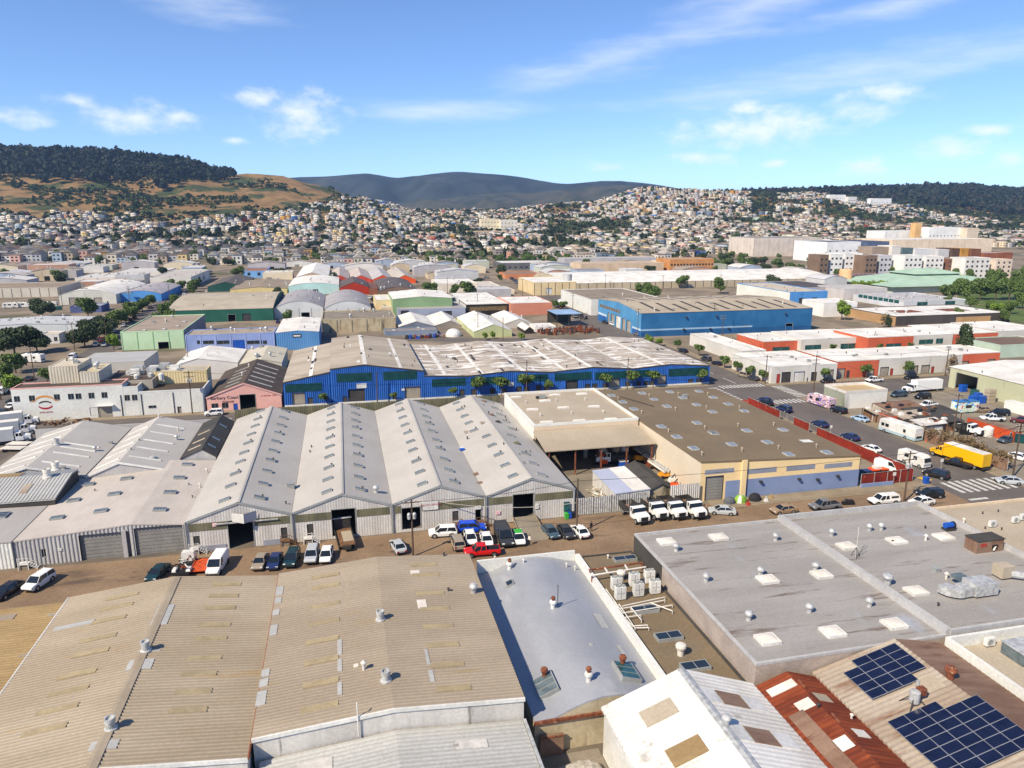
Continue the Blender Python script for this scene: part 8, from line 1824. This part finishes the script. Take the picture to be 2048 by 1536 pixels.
for i, (k, px, py, s_, lb_) in enumerate((('dark', 30, 712, 1.05, 'broad dark tree at the left edge'), ('dark', 75, 705, .8, 'dark spreading tree beside the box office'), ('dark', 170, 695, .85, 'dark tree beside the leaning pole'), ('dark', 190, 680, .85, 'large tree at the side street mouth'), ('dark', 212, 666, .75, 'dark tree behind the bright small one'), ('round', 232, 650, 1.1, 'tree halfway up the side street'), ('round', 262, 640, 1.05, 'tree by the blue sheds up the side street'), ('round', 285, 622, 1.0, 'tree before the sky blue warehouse'), ('round', 302, 612, 1.0, 'second tree before the sky blue warehouse'), ('bright', 228, 700, .85, 'small bright green tree at the mint building corner'), ('round', 32, 746, 1.05, 'round green tree at the lower left'), ('round', 95, 765, .75, 'small round tree beside the cream plant block'), ('yellow', 25, 790, 1.1, 'yellow-green tree behind the white factory'), ('round', 5, 765, 1.0, 'round tree at the extreme left edge'), ('round', 362, 580, 1.0, 'tree at the far end of the side street'), ('round', 385, 588, .9, 'palm-like tree at the far end of the side street'), ('round', 350, 570, .9, 'far tree behind the white warehouse'), ('dark', 245, 566, .7, 'dark clipped hedge tree on the white warehouse lot'), ('dark', 285, 566, .7, 'second dark hedge tree on the white warehouse lot'), ('round', 318, 566, .8, 'far tree beside the white wall'), ('round', 70, 566, .8, 'dark shrub on the brown roof bank'), ('round', 125, 566, .8, 'second dark shrub on the brown roof bank'), ('round', 410, 555, 1.2, 'dark tree at the edge of the far sheds'), ('round', 577, 642, .8, 'very dark round bush in front of the barrel roof'))):
    tree(k, px, py, lb_, s_, LT)
PT = 'park trees on the right'
for i, (px, py, s_) in enumerate(((1905, 600, .95), (1932, 603, 1.05), (1960, 600, 1.1), (1925, 592, .9), (1990, 600, 1.0), (2018, 600, 1.1), (2040, 598, 1.0), (1895, 612, .5), (2030, 575, 1.0), (2000, 572, .9), (2046, 565, 1.0), (1940, 618, .6), (1975, 622, .5), (2020, 628, .6), (2044, 618, .8), (1915, 640, .5), (2010, 645, .5), (1890, 598, .8), (1950, 588, .9), (1975, 586, 1.0))): tree('park', px, py, 'leafy park tree by the green-roofed hall', s_, PT)
tree('bright', 1990, 634, 'low rounded green shrub on the park lawn', 1.0, PT); tree('bright', 1955, 628, 'second low shrub on the park lawn', .5, PT)
for i, px in enumerate(range(1708, 1772, 9)): tree('bright', px, 581, 'clump of the tall rounded hedge beside the peach tower', .85, 'hedge clumps beside the peach tower')
for i, (px, py) in enumerate(((1670, 556), (1720, 552), (1730, 553), (1785, 556), (1836, 556), (1850, 556), (1868, 558), (1905, 560), (1935, 562), (1975, 562), (1995, 560), (1655, 530), (1632, 545), (1600, 548), (1580, 545))): tree('park', px, py, 'leafy tree before the apartment row', .75, 'trees before the apartments')
rs = random.Random(31)
for i in range(26): tree('dry', 1850 + i, 900, 'dry weed bush along the wire fence by the avenue', rs.uniform(.7, 1.25), 'weed bushes in the wire fence', xy=(128.6 + rs.uniform(-.3, .6), 136 - i * .9), name='weed_bush')
for i, (px, py) in enumerate(((970, 680), (985, 678), (1043, 681), (1300, 690), (1318, 692), (1295, 684))): tree('bright', px, py, f'low green bush {["behind the patched roof", "beside the pale green shed", "at the yard wall", "on the blue warehouse verge", "second on the blue warehouse verge", "third on the blue warehouse verge"][i]}', .42, 'low bushes behind the blue warehouse', name='bush')
for px, py, lb_ in ((1110, 616, 'dark tree beside the white wall on the avenue'), (1126, 618, 'second dark tree beside the white wall')): tree('round', px, py, lb_, .7)
# parked vehicles and trees scattered through the middle blocks
rs = random.Random(41); kinds = ['sedan', 'suv', 'hatch', 'van', 'pickup']; cc_ = ['white', 'silver', 'black', 'grey', 'charcoal', 'navy', 'white', 'burg']
def clear(x, y, m=3): return free(x - m, x + m, y - m, y + m, 0)
k = 0
for y in range(205, 640, 9):
    for side in (-1, 1):
        x = avenue_x(y) + side * 6.6
        if y > 345 and rs.random() < .62 and clear(x, y, 2): c_ = rs.choice(cc_); kd = rs.choice(kinds); car(kd, c_, 0, 0, -8 if side > 0 else 172, f'{c_} {dict(suv="estate", hatch="hatchback").get(kd, kd)} parked far up the avenue', 'cars parked far up the avenue', xyz=(x, y, .03))
        x = float(np.interp(y, [235, 300, 400, 500, 640], [-92, -90, -97, -104, -120])) + side * 5.2
        if rs.random() < .45 and clear(x, y, 2): c_ = rs.choice(cc_); kd = rs.choice(kinds); car(kd, c_, 0, 0, 4, f'{c_} {dict(suv="estate", hatch="hatchback").get(kd, kd)} parked along the tree-lined street', 'cars parked along the tree-lined street', xyz=(x, y, .03))
        if rs.random() < .3 and y > 330: tree('round', x, y, 'round tree along the far side street', rs.uniform(.8, 1.15), 'trees along the far side street', xy=(x + side * 3.4, y + 3))
n_ = 0
while n_ < 48:
    y = rs.uniform(345, 700); x = rs.uniform(-300, 420); f_ = x * syw + y * cyw; c_ = 1024 + 1488 * (x * cyw - y * syw) / f_
    if -20 < c_ < 2060 and clear(x, y, 4) and abs(x - avenue_x(y)) > 10 and abs(x + 97) > 9:
        n_ += 1
        if n_ % 3: tree(('round', 'park', 'dark')[n_ % 3 - (n_ % 7 == 0)], x, y, 'tree in the yards between the far sheds', rs.uniform(.6, 1.0), 'trees between the far sheds', xy=(x, y))
        else: cl = rs.choice(cc_); kd = rs.choice(kinds); car(kd, cl, 0, 0, rs.choice((0, 90)), f'{cl} {dict(suv="estate", hatch="hatchback").get(kd, kd)} parked in the yards between the far sheds', 'vehicles in the far yards', xyz=(x, y, .03))
n_ = 0
while n_ < 50:
    f_, c_ = rs.uniform(690, 960), rs.uniform(1390, 1790); r_ = (c_ - 1024) / 1488 * f_; x, y = f_ * syw + r_ * cyw, f_ * cyw - r_ * syw
    if clear(x, y, 4): n_ += 1; tree(('park', 'dark', 'round')[int(n_) % 3], c_, f_, 'tree in the grounds around the big pale blocks', rs.uniform(.7, 1.1), 'trees around the big pale blocks', xy=(x, y))
    else: n_ += .2
# ------------------------------------------------------------------ far neighbourhood, wooded hills, mountain, haze
def tone_mat(name, rough=.85, grain=.12):
    m = bpy.data.materials.new(name); m.use_nodes = True; n, l = m.node_tree.nodes, m.node_tree.links
    a = n.new('ShaderNodeAttribute'); a.attribute_name = 'tone'; b = n['Principled BSDF']; b.inputs['Roughness'].default_value = rough; b.inputs['Specular IOR Level'].default_value = .2
    l.new(a.outputs['Color'], b.inputs['Base Color']); MATS[name] = m
tone_mat('house_tone'); tone_mat('leaf_tone', .75)
g_ = np.random.default_rng(12)
def fcol(x, y):
    f = x * syw + y * cyw; r = x * cyw - y * syw
    return f, 1024 + 1488 * r / np.maximum(f, 1)
X, Y = [], []
for k, y in enumerate(np.arange(560, 2450, 33.0)):
    x = -1250 + g_.uniform(0, 7)
    while x < 1900:
        if (x + 40) % 118 > 15: X.append(x); Y.append(y + g_.uniform(-1, 1) * (5 if y < 900 else 1.5))
        x += g_.uniform(9.0, 10.2)
X, Y = np.array(X), np.array(Y)
f, c = fcol(X, Y)
CW = [-700, 0, 450, 560, 620, 720, 850, 1000, 1150, 1300, 1450, 1600, 1750, 1900, 2100, 2600]
fmin = np.interp(c, [-700, 0, 300, 600, 900, 1100, 1300, 1500, 1650, 1800, 2100], [745, 745, 740, 735, 735, 755, 775, 980, 1010, 1120, 1060])
fmax = np.interp(c, CW, [1310, 1310, 1330, 1390, 1600, 1980, 2150, 2180, 2150, 2080, 2250, 2390, 2200, 2000, 1800, 1700])
tz0 = tz(X, Y)
nz = np.sin(X / 91 + 1.7 * np.sin(Y / 130)) * np.sin(Y / 77 + 1.1 * np.sin(X / 160))      # groves and clearings
park = ((np.abs(c - 1180) < 85) & (np.abs(f - 1420) < 130)) | ((np.abs(c - 1525) < 26) & (f > 1700)) | ((np.abs(c - 1130) < 60) & (np.abs(f - 1230) < 50)) | ((c > 1640) & (f > 1560) & (np.sin(X / 60) > .3))
ok = (c > -60) & (c < 2110) & (f > fmin) & (f < fmax) & (nz > -.68) & ~park & (g_.random(len(X)) > .07) & (np.abs(X - np.interp(Y, [560, 760, 1050, 1500], [140, 158, 182, 240])) > 10)
for a1, b1, c1, d1 in FP:
    if d1 > 500: ok &= ~((X > a1 - 9) & (X < b1 + 2) & (Y > c1 - 16) & (Y < d1 + 3))
X, Y, f, c = X[ok], Y[ok], f[ok], c[ok]
o_ = np.argsort(f); X, Y, f, c = X[o_], Y[o_], f[o_], c[o_]; n = len(X)
pal = np.array([S(*q, .74)[:3] for q in ((240, 232, 218), (242, 238, 230), (234, 222, 200), (226, 206, 178), (214, 212, 212), (196, 196, 200), (232, 186, 172), (236, 208, 150), (178, 196, 214), (200, 182, 158), (170, 160, 150), (222, 168, 146), (186, 206, 186), (120, 136, 158), (90, 140, 204), (226, 170, 80), (60, 90, 170), (190, 90, 70))])
pw = np.array([9, 7, 8, 7, 6, 4, 3, 2.5, 2, 3.5, 3, 1.6, 1.4, 1.2, .5, .7, .2, .3]); pn = ['white', 'bright white', 'off-white', 'buff', 'pale grey', 'grey', 'pink', 'yellow', 'pale blue', 'tan', 'taupe', 'salmon', 'pale green', 'slate blue', 'sky blue', 'ochre', 'deep blue', 'brick red']
ci = g_.choice(len(pal), n, p=pw / pw.sum()); gab = g_.random(n) < .38
rp = np.array([S(*q, .66)[:3] for q in ((184, 174, 162), (160, 150, 140), (140, 130, 122), (196, 188, 176), (158, 128, 108), (128, 120, 114))]); ri = g_.integers(0, 6, n)
w, dp, h = g_.uniform(8.6, 9.4, n), g_.uniform(14, 21, n), g_.uniform(5.8, 9.6, n)
NI = 300
HW = MB().box(0, 1, 0, 1, 0, 1).mesh('wall', 'object_wall'); HR = [MB().box(-.02, 1.02, -.02, 1.02, 1, 1.05).mesh('roof', 'object_wall'), MB().frustum((-.04, 1.04, -.04, 1.04), (.48, .52, -.04, 1.04), 1, 1.38).mesh('roof', 'object_wall')]
mwin = MB()
for u in (.12, .56):
    for z in (.2, .62): mwin.box(u, u + .2, -.008, -.002, z, z + .17); mwin.box(-.014, -.006, u, u + .1, z, z + .17)
HWIN = mwin.mesh('windows', 'glass_dark')
for k in range(NI):
    zone = 'below the wooded hill' if c[k] < 480 else 'left of the avenue' if c[k] < 930 else 'right of the avenue' if c[k] < 1350 else 'below the right-hand slopes'
    row = 'front' if f[k] < fmin[0] * 0 + 840 else 'second' if f[k] < 900 else 'rear'
    zb = float(tz(X[k], Y[k])) - .5
    t = thing('house', f'{pn[ci[k]]} {"gabled" if gab[k] else "flat-roofed"} {"tall" if h[k] > 7.4 else "low"} house, {row} rows {zone}', 'house', (X[k], Y[k], zb), group='houses of the far neighbourhood')
    for nm, me, col_ in (('wall', HW, pal[ci[k]]), ('roof', HR[int(gab[k])], rp[ri[k]]), ('windows', HWIN, None)):
        q = ob(nm, me, t, scale=(w[k], dp[k], h[k] + .5))
        if col_ is not None: q.color = (*col_, 1)
        else: q['kind'] = 'stuff'
# the rest of the houses, too many and too small to single out
s = slice(NI, n); x, y, w_, d_, h_ = X[s], Y[s], w[s], dp[s], h[s]; N = len(x); z = tz(x, y) - 1.5; ht = h_ + 1.5
top = np.where(gab[s], .46, 0.0); cap = np.where(gab[s], 2.4, .35)
B = np.array([(0, 0, 0), (1, 0, 0), (1, 1, 0), (0, 1, 0), (0, 0, 1), (1, 0, 1), (1, 1, 1), (0, 1, 1)], float)
V8 = np.stack([x[:, None] + B[:, 0] * w_[:, None], y[:, None] + B[:, 1] * d_[:, None], z[:, None] + B[:, 2] * ht[:, None]], -1)
V4 = np.stack([np.stack([x + w_ * u, y + d_ * v, z + ht + cap], -1) for u, v in ((top, 0), (1 - top, 0), (1 - top, 1), (top, 1))], 1)
wq = []
for u in (.12, .55):
    for zz in (.35, .68):
        wq.append([(x + w_ * a, y - .06, z + ht * b) for a, b in ((u, zz), (u + .3, zz), (u + .3, zz + .16), (u, zz + .16))]); wq.append([(x - .06, y + d_ * a, z + ht * b) for a, b in ((u, zz), (u + .14, zz), (u + .14, zz + .16), (u, zz + .16))])
V16 = np.stack([np.stack([np.stack(p, -1) for p in q], 1) for q in wq], 1).reshape(N, -1, 3)
VV = np.concatenate([V8, V4, V16], 1); nv = VV.shape[1]
FT = np.array([(0, 1, 5, 4), (1, 2, 6, 5), (2, 3, 7, 6), (3, 0, 4, 7), (4, 5, 9, 8), (5, 6, 10, 9), (6, 7, 11, 10), (7, 4, 8, 11), (8, 9, 10, 11)] + [tuple(12 + 4 * k + j for j in range(4)) for k in range(len(wq))])
FF_ = (FT[None] + (np.arange(N) * nv)[:, None, None]).reshape(-1, 4)
tn = np.zeros((N, len(FT), 3)); tn[:, :4] = pal[ci[s]][:, None]; tn[:, 4:9] = rp[ri[s]][:, None]; tn[:, 9:] = np.minimum(pal[ci[s]], .5)[:, None] * .38
tag(ob('far_houses', npmesh('far_houses', VV.reshape(-1, 3), FF_, ['house_tone'], cols=tn.reshape(-1, 3))), 'dense rows of small pale houses covering the far slopes', 'houses', kind='stuff')

def canopy(name, label, x, y, rad, hgt, nl, cols, spread=.5, leaf=.42, cat='trees'):
    """many crowns in one mass: nl leaf-clump faces per crown"""
    N = len(x); zb = tz(x, y); dv = g_.normal(size=(N, nl, 3)); dv /= np.linalg.norm(dv, axis=2)[..., None]
    dv[..., 2] = np.abs(dv[..., 2]) * 1.1 - .35
    p = np.stack([x, y, zb + hgt * .58], -1)[:, None] + dv * np.stack([rad, rad, hgt * .44], -1)[:, None] * g_.uniform(.55, 1.05, (N, nl, 1))
    a = g_.normal(size=(N, nl, 3)); a /= np.linalg.norm(a, axis=2)[..., None]; b = np.cross(a, dv + .4 * g_.normal(size=(N, nl, 3))); b /= np.linalg.norm(b, axis=2)[..., None] + 1e-6
    s_ = rad[:, None, None] * leaf * g_.uniform(.6, 1.3, (N, nl, 1)); b *= .7
    V_ = np.stack([p - a * s_ - b * s_, p + a * s_ - b * s_, p + a * s_ + b * s_, p - a * s_ + b * s_], 2).reshape(-1, 3)
    cc = np.array([S(*q, .62)[:3] for q in cols]); tn = cc[g_.integers(0, len(cc), N)][:, None] * g_.uniform(.75, 1.25, (N, nl, 1))
    return tag(ob(name, npmesh(name, V_, np.arange(N * nl * 4).reshape(-1, 4), ['leaf_tone'], cols=tn.reshape(-1, 3))), label, cat, kind='stuff')
def scatter(n, c0, c1, f0, f1):
    f = np.sqrt(g_.uniform(f0 ** 2, f1 ** 2, n)); c = g_.uniform(c0, c1, n); r = (c - 1024) / 1488 * f
    x, y = f * syw + r * cyw, f * cyw - r * syw
    return x, y, f, c, np.sin(x / 70 + 1.3 * np.sin(y / 95)) * np.sin(y / 60 + 1.9 * np.sin(x / 110))
# wooded hill on the left: tall eucalyptus on top, scrub below
x, y, f, c, q = scatter(7000, -350, 475, 1560, 2500)
edge = np.interp(c, [-350, 0, 150, 250, 330, 400, 475], [1640, 1690, 1730, 1690, 1690, 1800, 1900]) + 60 * q
k = (f > edge); x, y, tp = x[k], y[k], np.interp(c[k], [330, 475], [1, .75])
canopy('forest', 'dark eucalyptus wood crowning the left hill', x, y, g_.uniform(5, 10, len(x)), g_.uniform(12, 40, len(x)) * g_.uniform(.7, 1, len(x)) * tp, 24, ((50, 60, 50), (38, 50, 44), (60, 68, 54), (32, 44, 40), (72, 72, 60)), cat='forest')
x, y, f, c, q = scatter(9000, -350, 730, 1330, 2080)
lim = np.interp(c, [-350, 0, 200, 380, 450, 640, 730], [.15, .05, -.35, -.25, .42, .45, .4]); k = (q > lim) & (f < np.interp(c, [400, 470, 560, 640, 730], [1800, 1900, 1960, 1900, 1750])) | ((q > .7) & (c > 400))
k &= ~((c < 190) & (f < 1420) & (q < .5)); k |= (np.abs(c - 318) < 34) & (np.abs(f - 1520) < 70)
x, y = x[k], y[k]; big_ = g_.random(len(x)) < .12
canopy('scrub', 'green scrub and bushes on the left hill slopes', x, y, np.where(big_, g_.uniform(4, 7, len(x)), g_.uniform(2, 4.2, len(x))), np.where(big_, g_.uniform(7, 13, len(x)), g_.uniform(2, 4.5, len(x))), 16, ((78, 94, 48), (64, 80, 44), (94, 104, 58), (54, 68, 42)), cat='scrub')
x, y, f, c, q = scatter(9000, 1430, 2300, 2020, 3050); k = (f > np.interp(c, [1430, 1500, 1600, 1680, 1750, 1900, 2300], [2600, 2480, 2440, 2320, 2250, 2120, 1950]) + 60 * q) & ((c > 1480) | (g_.random(len(c)) < .4)); x, y = x[k], y[k]
canopy('forest', 'dark wooded ridge behind the houses on the right', x, y, g_.uniform(6, 12, len(x)), g_.uniform(10, 32, len(x)) * g_.uniform(.7, 1, len(x)), 18, ((50, 62, 50), (40, 52, 44), (60, 70, 54), (72, 70, 58)), cat='forest')
# garden and street trees among the houses: nearest ones singly, the rest as a mass
x, y, f, c, q = scatter(16000, -60, 2120, 725, 2380); fmx = np.interp(c, CW, [1310, 1310, 1330, 1390, 1600, 1980, 2150, 2180, 2150, 2080, 2250, 2400, 2280, 2100, 1950, 1900]); fmn = np.interp(c, [-700, 0, 300, 600, 900, 1100, 1300, 1500, 1650, 1800, 2100], [740, 740, 735, 730, 730, 750, 765, 960, 990, 1100, 1040])
nz = np.sin(x / 91 + 1.7 * np.sin(y / 130)) * np.sin(y / 77 + 1.1 * np.sin(x / 160)); pk2 = ((np.abs(c - 1180) < 80) & (np.abs(f - 1420) < 120)) | ((np.abs(c - 1525) < 26) & (f > 1700)) | ((np.abs(c - 1130) < 55) & (np.abs(f - 1230) < 45)) | ((c > 1640) & (f > 1580) & (np.sin(x / 60) > .3))
k = (f < fmx) & (f > fmn) & ((g_.random(len(x)) < .38) | (nz < -.66) | pk2)
for a1, b1, c1, d1 in FP:
    if d1 > 500: k &= ~((x > a1 - 4) & (x < b1 + 4) & (y > c1 - 4) & (y < d1 + 4))
x, y, f, c = x[k], y[k], f[k], c[k]; o_ = np.argsort(f); x, y, f, c = x[o_], y[o_], f[o_], c[o_]
for i in range(150):
    kk = ('round', 'dark', 'park')[i % 3]; tree(kk, float(c[i]), float(f[i]), f'{["round", "dark spreading", "leafy"][i % 3]} tree among the first houses, {"below the wooded hill" if c[i] < 480 else "left of the avenue" if c[i] < 930 else "right of the avenue" if c[i] < 1350 else "toward the right-hand slopes"}', {'round': 1.1, 'dark': .7, 'park': .8}[kk] * (.8 + .4 * ((i * 37) % 10) / 10), 'garden trees among the first houses', zc=float(tz(x[i], y[i])) - .3, xy=(x[i], y[i]), seed=i % 2)
x, y = x[150:], y[150:]
canopy('garden_trees', 'garden and street trees scattered among the far houses', x, y, g_.uniform(3, 6.5, len(x)), g_.uniform(6, 13, len(x)), 20, ((74, 88, 54), (58, 72, 46), (90, 102, 60), (50, 64, 44)))
for a_ in ((1655, 1692, 2080, 391, 14, (240, 238, 234)), (1693, 1712, 2080, 395, 12, (226, 222, 216)), (1738, 1786, 2050, 398, 14, (240, 240, 238)), (1600, 1628, 2200, 392, 12, (232, 226, 214)), (612, 668, 1580, 411, 12, (238, 236, 230)), (700, 742, 1900, 402, 12, (200, 170, 140)), (748, 775, 1900, 404, 12, (90, 110, 180))):
    big('pale institutional block among trees high on the far slopes' if a_[0] > 800 else 'block of flats on the shoulder of the left hill', *a_, nwin=8, storeys=2, group='larger blocks on the far slopes')
# blue mountain at the back
M('chaparral', S(70, 82, 84, .42), S(42, 54, 60, .42), scale=.004, detail=8, fine=0, patch=(S(96, 98, 92, .4), .0022, (1, 1, 1), .58, .1))
M('foothill', S(104, 100, 84, .45), S(64, 74, 64, .45), scale=.006, detail=8, fine=0)
def ridge(name, mp_, fr, zb, mat):
    cv = np.arange(-500, 2600, 6.0); ry = np.interp(cv, *zip(*mp_)); ry = np.convolve(np.pad(ry, 3, 'edge'), np.ones(7) / 7, 'valid'); ZR = CAM_H - (ry - YH) * fr / 1488; VM = []
    for q, t_ in ((.75, .0), (.78, .08), (.81, .2), (.84, .36), (.88, .55), (.92, .74), (.955, .9), (.98, .98), (1, 1.0), (1.05, .9), (1.16, .5), (1.4, .05)):
        f_ = fr * q; gul = (np.sin(cv / 31 + 2 * np.sin(cv / 61) + t_ * 5) * 22 + np.sin(cv / 13.3 + t_ * 9 + np.sin(cv / 40)) * 12 + np.sin(cv / 6.1 - t_ * 14) * 5) * fr / 760 * t_ * (1 - t_)
        r = (cv - 1024) / 1488 * f_; VM.append(np.stack([f_ * syw + r * cyw, f_ * cyw - r * syw, zb + (ZR - zb) * t_ + gul], -1))
    VM = np.stack(VM); nr, nc = VM.shape[:2]; ii, jj = np.meshgrid(np.arange(nr - 1), np.arange(nc - 1), indexing='ij'); q0 = (ii * nc + jj).ravel()
    tag(ob(name, npmesh(name, VM.reshape(-1, 3), np.stack([q0, q0 + 1, q0 + nc + 1, q0 + nc], -1), [mat], smooth=True)), kind='structure')
ridge('mountain', [(-500, 400), (100, 392), (300, 384), (440, 376), (560, 361), (600, 357), (660, 356), (705, 352), (745, 350), (775, 356), (802, 360), (850, 353), (885, 349), (920, 346), (960, 350), (1000, 352), (1050, 358), (1090, 366), (1130, 371), (1170, 367), (1215, 364), (1260, 366), (1300, 370), (1345, 377), (1420, 390), (1550, 402), (2000, 420), (2600, 428)], 5350, 22, 'chaparral')
ridge('foothill', [(-500, 440), (500, 430), (640, 414), (760, 410), (860, 402), (940, 392), (1010, 386), (1060, 388), (1120, 380), (1170, 374), (1230, 372), (1290, 375), (1350, 384), (1450, 400), (1700, 425), (2600, 435)], 4200, 20, 'foothill')
# sea haze: one even volume of air round everything
hz = bpy.data.materials.new('haze'); hz.use_nodes = True; nn = hz.node_tree.nodes; nn.remove(nn['Principled BSDF'])
pv = nn.new('ShaderNodeVolumePrincipled'); pv.inputs['Color'].default_value = (.38, .62, 1.0, 1); pv.inputs['Density'].default_value = .55e-4; pv.inputs['Anisotropy'].default_value = .2
hz.node_tree.links.new(pv.outputs[0], nn['Material Output'].inputs['Volume']); MATS['haze'] = hz
tag(MB().box(-16000, 16000, -3000, 16500, -3, 375).build('haze', 'haze'), kind='stuff')
# labels that still coincide: tell them apart by their order from the left
byl = {}
for o in COL.objects:
    if o.parent is None and o.get('label'): byl.setdefault(o['label'], []).append(o)
ORD = 'first second third fourth fifth sixth seventh eighth ninth tenth eleventh twelfth thirteenth fourteenth fifteenth sixteenth seventeenth eighteenth nineteenth twentieth'.split()
for lb_, l_ in byl.items():
    if len(l_) > 1:
        l_.sort(key=lambda o: fcol(o.location.x, o.location.y)[1])
        for k, o in enumerate(l_): o['label'] = f'{lb_}, {ORD[k] if k < 20 else str(k + 1) + "th"} from the left'
